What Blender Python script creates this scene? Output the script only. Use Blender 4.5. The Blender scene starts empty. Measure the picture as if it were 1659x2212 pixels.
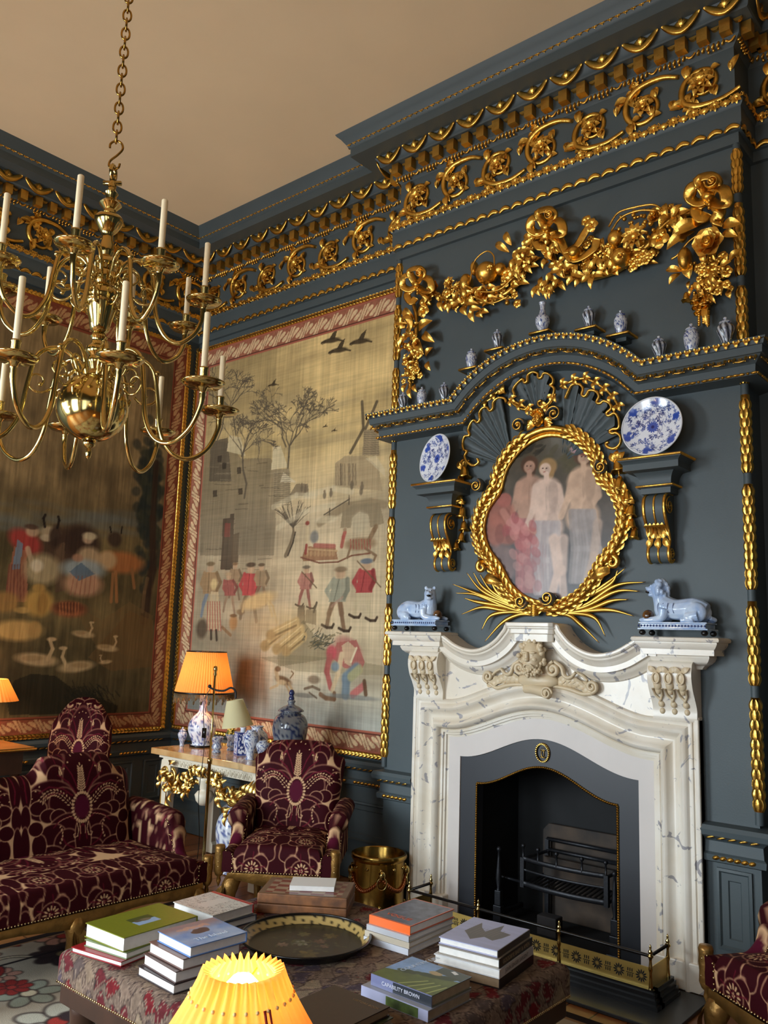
import bpy, math, random
import numpy as np
from mathutils import Vector, Matrix
sc = bpy.context.scene
COL = sc.collection
PI = math.pi
rnd = random.Random(7)
# ------------------------------------------------------------------ camera, light, exposure
CAMZ = 1.58
W_, H_, F_ = 1659.0, 2212.0, 1811.657
CR = np.array([0.76364898, 0.64481111, 0.03254019])
CU = np.array([0.07478664, -0.13840602, 0.98754784])
CF = np.array([-0.64128557, 0.75170633, 0.15391688])
cam = bpy.data.objects.new('camera', bpy.data.cameras.new('camera'))
COL.objects.link(cam)
cam.data.sensor_fit = 'HORIZONTAL'
cam.data.sensor_width = 36.0
cam.data.lens = 36.0 * F_ / W_
cam.data.clip_start = 0.05
m = Matrix.Identity(4)
for i in range(3):
    m[i][0] = CR[i]; m[i][1] = CU[i]; m[i][2] = -CF[i]
m[2][3] = CAMZ
cam.matrix_world = m
sc.camera = cam
sc.view_settings.view_transform = 'Standard'
sc.view_settings.look = 'None'
sc.view_settings.gamma = 1.0
sc.view_settings.use_curve_mapping = False
sc.view_settings.exposure = 0.75
w = bpy.data.worlds.new('sky'); sc.world = w; w.use_nodes = True
w.node_tree.nodes['Background'].inputs[0].default_value = (0.75, 0.86, 1.0, 1)
w.node_tree.nodes['Background'].inputs[1].default_value = 2.0
WINX = (-5.05, -2.45, 0.15)          # three tall windows in the wall behind the camera
WIN_W, WIN_Z0, WIN_Z1, YF = 1.3, 0.45, 3.1, -2.6
WIN_POWER = (175.0, 62.0, 9.0)
for xw, pw in zip(WINX, WIN_POWER):
    l = bpy.data.lights.new('daylight', 'AREA'); l.shape = 'RECTANGLE'
    l.size = WIN_W; l.size_y = WIN_Z1 - WIN_Z0; l.energy = pw; l.color = (0.82, 0.93, 1.0)
    o = bpy.data.objects.new('daylight', l); COL.objects.link(o)
    o.location = (xw, YF + 0.62, (WIN_Z0 + WIN_Z1) / 2); o.rotation_euler = (PI / 2 - 0.66, 0, 0)   # faces into the room and down, as skylight does

# ------------------------------------------------------------------ pixel <-> place helpers (each point lies on a real plane of the room)
def ray(px, py):
    return CR * ((px - W_ / 2) / F_) - CU * ((py - H_ / 2) / F_) + CF
def Yp(px, py, Y):
    v = ray(px, py); p = v * (Y / v[1]); p[2] += CAMZ; return p
def Xp(px, py, X):
    v = ray(px, py); p = v * (X / v[0]); p[2] += CAMZ; return p
def Zp(px, py, z):
    v = ray(px, py); p = v * ((z - CAMZ) / v[2]); p[2] += CAMZ; return p
def hz(px, py, XY):
    v = ray(px, py); return v[2] * (XY[0] * v[0] + XY[1] * v[1]) / (v[0] ** 2 + v[1] ** 2) + CAMZ
def nrm(v):
    v = np.asarray(v, float); return v / (np.linalg.norm(v) + 1e-12)
def lin(c):
    c = np.asarray(c, float) / 255.0
    return np.where(c <= 0.04045, c / 12.92, ((c + 0.055) / 1.055) ** 2.4)

# ------------------------------------------------------------------ mesh collector
class MB:
    def __init__(s):
        s.V = []; s.F = []; s.C = []; s.n = 0
    def add(s, V, F, M=None, smooth=True, col=None):
        V = np.asarray(V, float).reshape(-1, 3)
        if M is not None:
            V = V @ M[:3, :3].T + M[:3, 3]
        if isinstance(F, np.ndarray):
            F = [F]
        for f in F:
            f = np.asarray(f, int)
            if f.ndim == 1: f = f[None]
            s.F.append((f + s.n, smooth))
        s.V.append(V); s.n += len(V)
        if col is None: col = np.ones((len(V), 3))
        col = np.asarray(col, float)
        if col.ndim == 1: col = np.tile(col, (len(V), 1))
        s.C.append(col)
        return s
    def build(s, name, mat, parent=None, sharp=None, world=True, colors=False):
        V = np.concatenate(s.V)
        if parent is not None and world:
            Mi = np.array(wm(parent).inverted())
            V = V @ Mi[:3, :3].T + Mi[:3, 3]
        me = bpy.data.meshes.new(name)
        me.vertices.add(len(V)); me.vertices.foreach_set('co', V.astype(np.float32).ravel())
        idx = np.concatenate([f.ravel() for f, _ in s.F])
        tot = np.concatenate([np.full(len(f), f.shape[1]) for f, _ in s.F])
        st = np.concatenate([[0], np.cumsum(tot)[:-1]])
        sm = np.concatenate([np.full(len(f), b) for f, b in s.F])
        me.loops.add(len(idx)); me.loops.foreach_set('vertex_index', idx.astype(np.int32))
        me.polygons.add(len(tot))
        me.polygons.foreach_set('loop_start', st.astype(np.int32))
        me.polygons.foreach_set('loop_total', tot.astype(np.int32))
        me.polygons.foreach_set('use_smooth', sm.astype(bool))
        me.update(calc_edges=True); me.validate()
        if sharp: me.set_sharp_from_angle(angle=math.radians(sharp))
        if colors:
            C = np.concatenate(s.C)
            a = me.attributes.new('Col', 'FLOAT_COLOR', 'POINT')
            if len(a.data) == len(C):
                a.data.foreach_set('color', np.concatenate([C, np.ones((len(C), 1))], 1).astype(np.float32).ravel())
        me.materials.append(mat)
        o = bpy.data.objects.new(name, me); COL.objects.link(o)
        if parent is not None: o.parent = parent
        return o
def wm(o):
    M = o.matrix_basis.copy()
    while o.parent is not None:
        o = o.parent; M = o.matrix_basis @ M
    return M
def tag(o, label=None, cat=None, group=None, kind=None):
    if label: o['label'] = label
    if cat: o['category'] = cat
    if group: o['group'] = group
    if kind: o['kind'] = kind
    return o
def thing(name, label, cat, loc=(0, 0, 0), rz=0.0, group=None):
    o = bpy.data.objects.new(name, None); COL.objects.link(o); o.empty_display_size = 0.05
    o.location = tuple(float(c) for c in loc); o.rotation_euler = (0, 0, rz)
    return tag(o, label, cat, group)
def struct(name, mb, mat, parent=None, sharp=35, **k):
    o = mb.build(name, mat, parent, sharp=sharp, **k)
    if parent is None: o['kind'] = 'structure'
    return o
def copy_tree(o, parent=None):
    c = o.copy(); COL.objects.link(c)
    if parent is not None: c.parent = parent
    for ch in list(o.children): copy_tree(ch, c)
    return c
def bevel(o, wd=0.004, seg=2):
    b = o.modifiers.new('bevel', 'BEVEL'); b.width = wd; b.segments = seg; b.limit_method = 'ANGLE'; b.angle_limit = math.radians(40)
    return o
# ------------------------------------------------------------------ shapes
def frame(pos, x, n):
    x = nrm(x); n = np.asarray(n, float); n = nrm(n - x * (n @ x)); y = np.cross(n, x)
    M = np.eye(4); M[:3, 0] = x; M[:3, 1] = y; M[:3, 2] = n; M[:3, 3] = pos; return M
def T(x=0, y=0, z=0, rx=0, ry=0, rz=0, s=1.0):
    M = Matrix.Translation((x, y, z)) @ Matrix.Rotation(rz, 4, 'Z') @ Matrix.Rotation(ry, 4, 'Y') @ Matrix.Rotation(rx, 4, 'X')
    M = np.array(M)
    if np.isscalar(s): s = (s, s, s)
    M[:3, :3] = M[:3, :3] @ np.diag(s); return M
BOXF = np.array([[0, 2, 3, 1], [4, 5, 7, 6], [0, 1, 5, 4], [2, 6, 7, 3], [0, 4, 6, 2], [1, 3, 7, 5]])
def box(x0, x1, y0, y1, z0, z1):
    V = np.array([[x, y, z] for x in (x0, x1) for y in (y0, y1) for z in (z0, z1)], float)
    return V, BOXF[:, ::-1] if (x1 - x0) * (y1 - y0) * (z1 - z0) < 0 else BOXF
def addbox(mb, x0, x1, y0, y1, z0, z1, M=None, col=None):
    V, F = box(x0, x1, y0, y1, z0, z1); mb.add(V, F, M, smooth=False, col=col)
def gridF(nu, nv, cu=False, cv=False):
    i = np.arange(nu if cu else nu - 1); j = np.arange(nv if cv else nv - 1)
    I, J = np.meshgrid(i, j, indexing='ij'); I2 = (I + 1) % nu; J2 = (J + 1) % nv
    return np.stack([I * nv + J, I2 * nv + J, I2 * nv + J2, I * nv + J2], -1).reshape(-1, 4)
def lathe(prof, n=32, a0=0.0, sq=None):
    prof = np.asarray(prof, float); a = np.linspace(0, 2 * PI, n, endpoint=False) + a0
    r, z = prof[:, 0], prof[:, 1]
    V = np.stack([r[:, None] * np.cos(a), r[:, None] * np.sin(a), np.repeat(z[:, None], n, 1)], -1).reshape(-1, 3)
    return V, gridF(len(prof), n, cv=True)[:, ::-1]
def tube(path, rad, n=8, closed=False, sq=(1, 1), up=None, caps=True):
    P = np.asarray(path, float); N = len(P)
    rad = np.broadcast_to(np.asarray(rad, float), (N,))
    if closed: t = np.roll(P, -1, 0) - np.roll(P, 1, 0)
    else: t = np.gradient(P, axis=0)
    t = t / (np.linalg.norm(t, axis=1)[:, None] + 1e-12)
    if up is None:
        u = np.array([0, 0, 1.0]) if abs(t[0][2]) < 0.9 else np.array([1.0, 0, 0])
        U = np.zeros_like(P); u = nrm(u - t[0] * (u @ t[0])); U[0] = u
        for i in range(1, N):
            u = u - t[i] * (u @ t[i]); u = nrm(u); U[i] = u
    else:
        up = np.asarray(up, float)
        U = np.broadcast_to(up, P.shape) - t * (np.broadcast_to(up, P.shape) * t).sum(1)[:, None]
        U = U / (np.linalg.norm(U, axis=1)[:, None] + 1e-12)
    Bn = np.cross(t, U)
    a = np.linspace(0, 2 * PI, n, endpoint=False)
    V = P[:, None] + rad[:, None, None] * (Bn[:, None] * np.cos(a)[None, :, None] * sq[0] + U[:, None] * np.sin(a)[None, :, None] * sq[1])
    F = [gridF(N, n, cu=closed, cv=True)]
    if not closed and caps:
        F.append(np.arange(n)[::-1][None]); F.append((np.arange(n) + (N - 1) * n)[None])
    return V.reshape(-1, 3), F
def cr(pts, n=8, closed=False):
    P = np.asarray(pts, float)
    if closed: Q = np.concatenate([P[-1:], P, P[:2]])
    else: Q = np.concatenate([2 * P[:1] - P[1:2], P, 2 * P[-1:] - P[-2:-1]])
    out = []
    for i in range(1, len(Q) - 2):
        for t in np.linspace(0, 1, n, endpoint=False):
            a, b, c, d = Q[i - 1], Q[i], Q[i + 1], Q[i + 2]
            out.append(0.5 * (2 * b + (c - a) * t + (2 * a - 5 * b + 4 * c - d) * t * t + (3 * b - a - 3 * c + d) * t ** 3))
    if not closed: out.append(P[-1])
    return np.array(out)
def sphere(c, r, nu=12, nv=10):
    th = np.linspace(0, PI, nv); pr = np.stack([np.sin(th), -np.cos(th)], 1)
    V, F = lathe(pr, nu); V = V * np.asarray(r) + np.asarray(c)
    return V, F
def leaf(L, Wd, curl=0.25, fold=0.3, nu=7, nv=5, lift=0.0, pw=0.8):
    t = np.linspace(0, 1, nu); v = np.linspace(-1, 1, nv)
    w = Wd * np.sin(PI * np.clip(t * 0.97 + 0.02, 0, 1)) ** pw
    X = np.repeat((t * L)[:, None], nv, 1); Y = w[:, None] * v[None]
    Z = lift + curl * L * np.sin(PI * t * 0.9)[:, None] + fold * w[:, None] * (np.abs(v)[None] - 0.3)
    return np.stack([X, Y, Z], -1).reshape(-1, 3), gridF(nu, nv)[:, ::-1]
def spiral(c, r0, r1, a0, turns, n=40):
    t = np.linspace(0, 1, n); a = a0 + turns * 2 * PI * t; r = r0 + (r1 - r0) * t ** 0.8
    return np.stack([c[0] + r * np.cos(a), c[1] + r * np.sin(a)], 1)
def prism(mb, poly, f0, f1, col=None, smooth=False):
    """poly: 2D outline; f0/f1 map (N,2)->(N,3) for back and front"""
    P = np.asarray(poly, float); n = len(P)
    V = np.concatenate([f0(P), f1(P)])
    i = np.arange(n); j = (i + 1) % n
    mb.add(V, [np.stack([i, j, j + n, i + n], 1), (i + n)[None], i[::-1][None]], smooth=smooth, col=col)
def sweep(path, prof, out, closed=False, lat=None):
    """profile (a,b): a along the in-plane normal of the path, b along 'out'. path 3D polyline with mitred corners"""
    P = np.asarray(path, float); out = nrm(out); N = len(P)
    d = np.diff(P, axis=0); d = d / np.linalg.norm(d, axis=1)[:, None]
    L = np.cross(out, d)
    A = np.zeros_like(P)
    for i in range(N):
        if i == 0: A[i] = L[0]
        elif i == N - 1: A[i] = L[-1]
        else:
            b = L[i - 1] + L[i]; b = b / (np.linalg.norm(b) + 1e-9); A[i] = b / max(0.3, b @ L[i])
    prof = np.asarray(prof, float)
    V = P[:, None] + A[:, None] * prof[None, :, 0, None] + out * prof[None, :, 1, None]
    return V.reshape(-1, 3), gridF(N, len(prof))
def arclen(P):
    P = np.asarray(P, float); return np.concatenate([[0], np.cumsum(np.linalg.norm(np.diff(P, axis=0), axis=1))])
def along(P, s):
    """points & tangents at arc lengths s"""
    P = np.asarray(P, float); L = arclen(P); s = np.clip(s, 0, L[-1] - 1e-6)
    k = np.clip(np.searchsorted(L, s, 'right') - 1, 0, len(P) - 2)
    t = (s - L[k]) / (L[k + 1] - L[k] + 1e-12)
    d = P[k + 1] - P[k]
    return P[k] + d * t[:, None], d / (np.linalg.norm(d, axis=1)[:, None] + 1e-12)
# ------------------------------------------------------------------ noise, painting canvases (tapestry weave, velvet, glaze)
def _h(i, j, s):
    n = np.sin(i * 127.1 + j * 311.7 + s * 74.7) * 43758.5453
    return n - np.floor(n)
def vn(x, y, s=0):
    i = np.floor(x); j = np.floor(y); fx = x - i; fy = y - j
    fx = fx * fx * (3 - 2 * fx); fy = fy * fy * (3 - 2 * fy)
    return (_h(i, j, s) * (1 - fx) + _h(i + 1, j, s) * fx) * (1 - fy) + (_h(i, j + 1, s) * (1 - fx) + _h(i + 1, j + 1, s) * fx) * fy
def fbm(x, y, o=4, s=0):
    r = 0; a = 0.5; t = 0
    for k in range(o):
        r = r + a * vn(x * 2 ** k, y * 2 ** k, s + k); t += a; a *= 0.5
    return r / t
class Canvas:
    def __init__(s, x0, x1, y0, y1, nx, ny, base):
        s.x = np.linspace(x0, x1, nx); s.y = np.linspace(y0, y1, ny)
        s.X, s.Y = np.meshgrid(s.x, s.y); s.nx, s.ny = nx, ny
        s.C = np.zeros((ny, nx, 3)); s.C[:] = base
    def sl(s, x0, x1, y0, y1):
        a = np.searchsorted(s.x, x0); b = np.searchsorted(s.x, x1); c = np.searchsorted(s.y, y0); d = np.searchsorted(s.y, y1)
        return (slice(c, max(c, d)), slice(a, max(a, b)))
    def mix(s, k, m, col):
        m = m[..., None]; s.C[k] = s.C[k] * (1 - m) + np.asarray(col, float) * m
    def ell(s, cx, cy, rx, ry, col, a=1.0, rot=0.0, soft=0.12):
        R = max(rx, ry) * 1.3; k = s.sl(cx - R, cx + R, cy - R, cy + R)
        if s.X[k].size == 0: return
        dx = s.X[k] - cx; dy = s.Y[k] - cy; c, n = math.cos(rot), math.sin(rot)
        q = np.sqrt(((dx * c + dy * n) / rx) ** 2 + ((-dx * n + dy * c) / ry) ** 2)
        s.mix(k, a * np.clip((1 + soft - q) / (2 * soft), 0, 1), col)
    def poly(s, P, col, a=1.0):
        P = np.asarray(P, float); k = s.sl(P[:, 0].min(), P[:, 0].max(), P[:, 1].min(), P[:, 1].max())
        if s.X[k].size == 0: return
        X, Y = s.X[k], s.Y[k]; ins = np.zeros(X.shape, bool); j = len(P) - 1
        for i in range(len(P)):
            xi, yi = P[i]; xj, yj = P[j]
            c = ((yi > Y) != (yj > Y)) & (X < (xj - xi) * (Y - yi) / (yj - yi + 1e-12) + xi); ins ^= c; j = i
        s.mix(k, a * ins, col)
    def line(s, pts, w, col, a=1.0, w1=None):
        P = np.asarray(pts, float)
        n = len(P) - 1
        for i in range(n):
            wa = w if w1 is None else w + (w1 - w) * (i + 0.5) / n
            (ax, ay), (bx, by) = P[i], P[i + 1]; m_ = wa * 1.5
            k = s.sl(min(ax, bx) - m_, max(ax, bx) + m_, min(ay, by) - m_, max(ay, by) + m_)
            if s.X[k].size == 0: continue
            dx, dy = bx - ax, by - ay; L2 = dx * dx + dy * dy + 1e-12
            t = np.clip(((s.X[k] - ax) * dx + (s.Y[k] - ay) * dy) / L2, 0, 1)
            d = np.hypot(s.X[k] - ax - t * dx, s.Y[k] - ay - t * dy)
            s.mix(k, a * np.clip((wa - d) / (wa * 0.5) + 0.5, 0, 1), col)
    def sample(s, x, y):
        """wrap-around lookup"""
        u = (x - s.x[0]) / (s.x[-1] - s.x[0]); v = (y - s.y[0]) / (s.y[-1] - s.y[0])
        i = ((u - np.floor(u)) * (s.nx - 1)).astype(int); j = ((v - np.floor(v)) * (s.ny - 1)).astype(int)
        return s.C[j, i]
# ------------------------------------------------------------------ materials
MATS = {}
def mat(name, col=(200, 200, 200), rough=0.5, metal=0.0, var=0.0, vscale=8.0, bump=0.0, bscale=60.0, spec=0.5, sheen=0.0, vcol=False, coat=0.0, trans=0.0, emit=None, estr=0.0, col2=None, sub=0.0):
    if name in MATS: return MATS[name]
    mt = bpy.data.materials.new(name); mt.use_nodes = True; nt = mt.node_tree; b = nt.nodes['Principled BSDF']; N = nt.nodes.new; Lk = nt.links.new
    b.inputs['Roughness'].default_value = rough; b.inputs['Metallic'].default_value = metal
    b.inputs['Specular IOR Level'].default_value = spec
    b.inputs['Coat Weight'].default_value = coat
    b.inputs['Coat Roughness'].default_value = 0.08
    if sheen: b.inputs['Sheen Weight'].default_value = sheen; b.inputs['Sheen Roughness'].default_value = 0.35
    if trans: b.inputs['Transmission Weight'].default_value = trans
    c = tuple(lin(col)) + (1,)
    b.inputs['Base Color'].default_value = c
    tc = N('ShaderNodeTexCoord')
    if vcol:
        at = N('ShaderNodeAttribute'); at.attribute_name = 'Col'; Lk(at.outputs['Color'], b.inputs['Base Color'])
        if sheen: Lk(at.outputs['Color'], b.inputs['Sheen Tint'])
    elif var > 0 or col2 is not None:
        nz = N('ShaderNodeTexNoise'); nz.inputs['Scale'].default_value = vscale; nz.inputs['Detail'].default_value = 5; Lk(tc.outputs['Object'], nz.inputs['Vector'])
        rp = N('ShaderNodeValToRGB'); e = rp.color_ramp.elements
        ca = lin(col); cb = lin(col2) if col2 is not None else ca * (1 + var)
        ca_ = ca if col2 is not None else ca * (1 - var)
        e[0].position = 0.32; e[0].color = tuple(ca_) + (1,); e[1].position = 0.68; e[1].color = tuple(np.clip(cb, 0, 1)) + (1,)
        Lk(nz.outputs['Fac'], rp.inputs['Fac']); Lk(rp.outputs['Color'], b.inputs['Base Color'])
    if bump > 0:
        n2 = N('ShaderNodeTexNoise'); n2.inputs['Scale'].default_value = bscale; n2.inputs['Detail'].default_value = 3; Lk(tc.outputs['Object'], n2.inputs['Vector'])
        bp = N('ShaderNodeBump'); bp.inputs['Strength'].default_value = bump; bp.inputs['Distance'].default_value = 0.01
        Lk(n2.outputs['Fac'], bp.inputs['Height']); Lk(bp.outputs['Normal'], b.inputs['Normal'])
    if emit is not None:
        b.inputs['Emission Color'].default_value = tuple(lin(emit)) + (1,); b.inputs['Emission Strength'].default_value = estr
    MATS[name] = mt; return mt
GOLD = mat('gilding', (230, 180, 84), 0.33, 1.0, var=0.22, vscale=14, bump=0.25, bscale=45)
GOLD2 = mat('matt_gilding', (206, 162, 80), 0.45, 1.0, var=0.15, vscale=10, bump=0.2, bscale=40)
BRASS = mat('polished_brass', (205, 180, 115), 0.13, 1.0, var=0.08, vscale=9)
BRASSD = mat('aged_brass', (176, 140, 70), 0.22, 1.0, var=0.2, vscale=7, bump=0.1, bscale=30)
BLUE = mat('dark_blue_paint', (68, 78, 81), 0.55, var=0.05, vscale=3, bump=0.04, bscale=120)
CEILM = mat('beige_plaster', (230, 208, 172), 0.9, var=0.03, vscale=1.5)
WHITEP = mat('off_white_paint', (225, 215, 195), 0.5)
IVORY = mat('ivory_wax', (252, 236, 198), 0.4, sub=0.1)
IRON = mat('black_iron', (40, 41, 45), 0.42, 0.6, var=0.15, vscale=20, bump=0.1, bscale=70)
PLATEI = mat('painted_iron_plate', (36, 38, 44), 0.42, 0.0, var=0.05, vscale=5)
SOOT = mat('sooty_iron', (14, 14, 15), 0.8, var=0.5, vscale=6)
BLACK = mat('black_lacquer', (16, 14, 14), 0.25)
VELVET = mat('cut_velvet', rough=0.7, sheen=0.05, vcol=True, spec=0.10)
WEAVE = mat('woven_wool', rough=0.9, vcol=True, spec=0.1, bump=0.25, bscale=260)
PAINTED = mat('oil_paint', rough=0.3, vcol=True, spec=0.22)
GLAZE = mat('painted_glaze', rough=0.12, vcol=True, spec=0.5, coat=0.4)
PRINT = mat('printed_jacket', rough=0.3, vcol=True, spec=0.45)
PAGES = mat('page_edges', (232, 228, 222), 0.8, var=0.05, vscale=40)
WOOD = mat('dark_walnut', (58, 34, 22), 0.4, var=0.25, vscale=12)
GILTW = mat('gilt_wood', (150, 112, 58), 0.38, 0.75, var=0.3, vscale=16, bump=0.3, bscale=50)
# ================================================================== room shell
XL, YM, YB = -6.13, 4.49, 4.25          # left wall, main chimney wall, chimney breast face
BX0, BX1, XR, ZC = -3.553, -1.272, 2.6, 5.145
CX = (BX0 + BX1) / 2
def wallbox(name, *b):
    mb = MB(); addbox(mb, *b); return struct(name, mb, BLUE)
FLOORM = mat('oak_boards', (150, 98, 52), 0.35, col2=(112, 68, 34), vscale=5)
nt = FLOORM.node_tree; bk = nt.nodes.new('ShaderNodeTexBrick'); bk.inputs['Scale'].default_value = 1.0
bk.inputs['Brick Width'].default_value = 1.6; bk.inputs['Row Height'].default_value = 0.14; bk.inputs['Mortar Size'].default_value = 0.004
bk.inputs['Color1'].default_value = tuple(lin((160, 106, 58))) + (1,); bk.inputs['Color2'].default_value = tuple(lin((128, 80, 42))) + (1,); bk.inputs['Mortar'].default_value = tuple(lin((50, 28, 15))) + (1,)
tcn = nt.nodes.new('ShaderNodeTexCoord'); mp = nt.nodes.new('ShaderNodeMapping'); mp.inputs['Rotation'].default_value = (0, 0, PI / 2)
nt.links.new(tcn.outputs['Object'], mp.inputs['Vector']); nt.links.new(mp.outputs['Vector'], bk.inputs['Vector']); nt.links.new(bk.outputs['Color'], nt.nodes['Principled BSDF'].inputs['Base Color'])
mb = MB(); addbox(mb, XL - .2, XR + .2, YF - .3, YM + .3, -0.12, -0.005); struct('floor', mb, FLOORM)
mb = MB(); addbox(mb, XL - .2, XR + .2, YF - .3, YM + .3, ZC, ZC + .1); struct('ceiling', mb, CEILM)
wallbox('wall_left', XL - .15, XL, YF - .2, YM + .15, -.1, ZC + .05)
mb = MB()
addbox(mb, XL - .1, -2.41 - .47, YM, YM + .15, -.1, ZC + .05); addbox(mb, -2.41 + .47, XR + .1, YM, YM + .15, -.1, ZC + .05); addbox(mb, -2.41 - .47, -2.41 + .47, YM, YM + .15, .97, ZC + .05)
struct('wall_back', mb, BLUE)
wallbox('wall_right', XR, XR + .15, YF - .2, YM + .15, -.1, ZC + .05)
# wall behind the camera with three tall windows
mb = MB(); xs = [XL - .1]
for xw in WINX: xs += [xw - WIN_W / 2, xw + WIN_W / 2]
xs.append(XR + .1)
for i in range(0, len(xs), 2): addbox(mb, xs[i], xs[i + 1], YF - .2, YF, -.1, ZC + .05)
for xw in WINX:
    addbox(mb, xw - WIN_W / 2, xw + WIN_W / 2, YF - .2, YF, -.1, WIN_Z0); addbox(mb, xw - WIN_W / 2, xw + WIN_W / 2, YF - .2, YF, WIN_Z1, ZC + .05)
struct('wall_front', mb, BLUE)
for i, xw in enumerate(WINX):
    mb = MB()
    for k in range(4):
        x = xw - WIN_W / 2 + k * WIN_W / 3; addbox(mb, x - .025, x + .025, YF - .12, YF - .06, WIN_Z0, WIN_Z1)
    for k in range(6):
        z = WIN_Z0 + k * (WIN_Z1 - WIN_Z0) / 5; addbox(mb, xw - WIN_W / 2, xw + WIN_W / 2, YF - .12, YF - .06, z - .025, z + .025)
    wd = struct('window_%d' % (i + 1), mb, WHITEP)
# chimney breast: four blocks round the fire opening
OPX, OPZ = 0.47, 0.97
mb = MB(); FBX = CX
addbox(mb, BX0, FBX - OPX, YB, YM, 0, ZC); addbox(mb, FBX + OPX, BX1, YB, YM, 0, ZC); addbox(mb, FBX - OPX, FBX + OPX, YB, YM, OPZ, ZC)
struct('wall_chimney_breast', mb, BLUE)
# ------------------------------------------------------------------ cornice
CPATH = np.array([(XL, YF), (XL, YM), (BX0, YM), (BX0, YB), (BX1, YB), (BX1, YM), (XR, YM)])
def cpath(o):
    P = CPATH; d = np.diff(P, axis=0); d = d / np.linalg.norm(d, axis=1)[:, None]; Nn = np.stack([d[:, 1], -d[:, 0]], 1)
    Q = []
    for i in range(len(P)):
        if i == 0: a = Nn[0]
        elif i == len(P) - 1: a = Nn[-1]
        else:
            b = Nn[i - 1] + Nn[i]; a = b / (1 + Nn[i - 1] @ Nn[i])
        Q.append(P[i] + a * o)
    return np.array(Q), Nn
prof = [(.0, 4.225), (.02, 4.23), (.02, 4.29), (.036, 4.295), (.036, 4.325), (.042, 4.33), (.042, 4.42), (.052, 4.43), (.058, 4.445), (.05, 4.475), (.006, 4.485), (.006, 4.80), (.02, 4.815), (.045, 4.835),
        (.05, 4.84), (.05, 4.915), (.11, 4.918), (.118, 4.925), (.122, 4.95), (.145, 4.985), (.268, 4.985), (.268, 5.045), (.282, 5.055), (.288, 5.07), (.30, 5.085), (.318, 5.11), (.34, 5.13), (.35, 5.145)]
mb = MB(); nP = len(prof); VV = []
for o_, z_ in prof:
    Q, _ = cpath(o_); VV.append(np.concatenate([Q, np.full((len(Q), 1), z_)], 1))
VV = np.stack(VV, 1); mb.add(VV, gridF(len(CPATH), nP)[:, ::-1], smooth=False)
cornice = struct('trim_1', mb, BLUE)
def runs(o, vis=True):
    Q, Nn = cpath(o); out = []
    for i in range(len(Q) - 1):
        a, b = Q[i].copy(), Q[i + 1].copy()
        if i == 0: a[1] = 1.7
        if i == 5: b[0] = 0.3
        out.append((np.array([a[0], a[1], 0]), np.array([b[0], b[1], 0]), np.array([Nn[i][0], Nn[i][1], 0])))
    return out
def items(o, z, pitch, fn, mb, end=0.0, minL=0.12, only=None):
    for q, (a, b, n) in enumerate(runs(o)):
        if only is not None and q not in only: continue
        L = np.linalg.norm(b - a)
        if L < minL: continue
        d = (b - a) / L; k = max(1, int(round((L - 2 * end) / pitch))); pt = (L - 2 * end) / k
        for i in range(k):
            p = a + d * (end + pt * (i + .5)); p[2] = z
            fn(mb, frame(p, d, n), pt, i)
# dentils
mb = MB()
def f(mb, M, p, i):
    V, F = box(-.028, .028, -.04, .034, 0, .052); mb.add(V, F, M, smooth=False)
    a = np.linspace(PI, 2 * PI, 7); P = np.stack([p / 2 + .022 * np.cos(a), .034 + .02 * np.sin(a)], 1)
    prism(mb, P, lambda q: np.c_[q, np.zeros(len(q))] @ M[:3, :3].T + M[:3, 3], lambda q: np.c_[q, np.full(len(q), .02)] @ M[:3, :3].T + M[:3, 3])
items(.05, 4.878, .117, f, mb); mb.build('dentils', GOLD2, cornice)
# ribbon swags with palmettes
mb = MB()
def f(mb, M, p, i):
    t = np.linspace(-1, 1, 17); x = t * p * .44; y = -.034 + .062 * np.abs(t) ** 1.8; w = .006 + .008 * (1 - np.abs(t) ** 2)
    V, F = tube(np.stack([x, y, np.full(17, .02) + .012 * np.abs(t)], 1), w * 1.5, 6, sq=(1.3, .4), up=(0, 0, 1)); mb.add(V, F, M)
    for k in range(5):
        a = PI / 2 + (k - 2) * .5; Lf = .054 if k == 2 else .046
        V, F = leaf(Lf, .0105, .35, .2, 6, 3); mb.add(V, F, M @ T(0, -.018, .018, rz=a))
    V, F = sphere((0, -.018, .022), (.009, .007, .009), 8, 6); mb.add(V, F, M)
items(.124, 4.958, .234, f, mb, minL=.2); mb.build('ribbon_swags', GOLD, cornice)
# gadrooned rope under the dentils
mb = MB()
def f(mb, M, p, i):
    g = i % 8
    if g < 6:
        V, F = sphere((0, 0, .008), (.0075, .02, .013), 8, 6); mb.add(V, F, M @ T(rz=-.45))
        if g in (2, 3, 4): V, F = sphere((0, -.024, .004), (.008, .01, .008), 7, 5); mb.add(V, F, M)
    elif g == 6:
        t = np.linspace(-1, 1, 9); V, F = tube(np.stack([t * p * .95 + p / 2, -.012 + .02 * t * t + .008 * t, np.full(9, .01)], 1), .006, 6, sq=(1.2, .7)); mb.add(V, F, M)
items(.03, 4.826, .0265, f, mb); mb.build('gadrooned_rope', GOLD, cornice)
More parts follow.
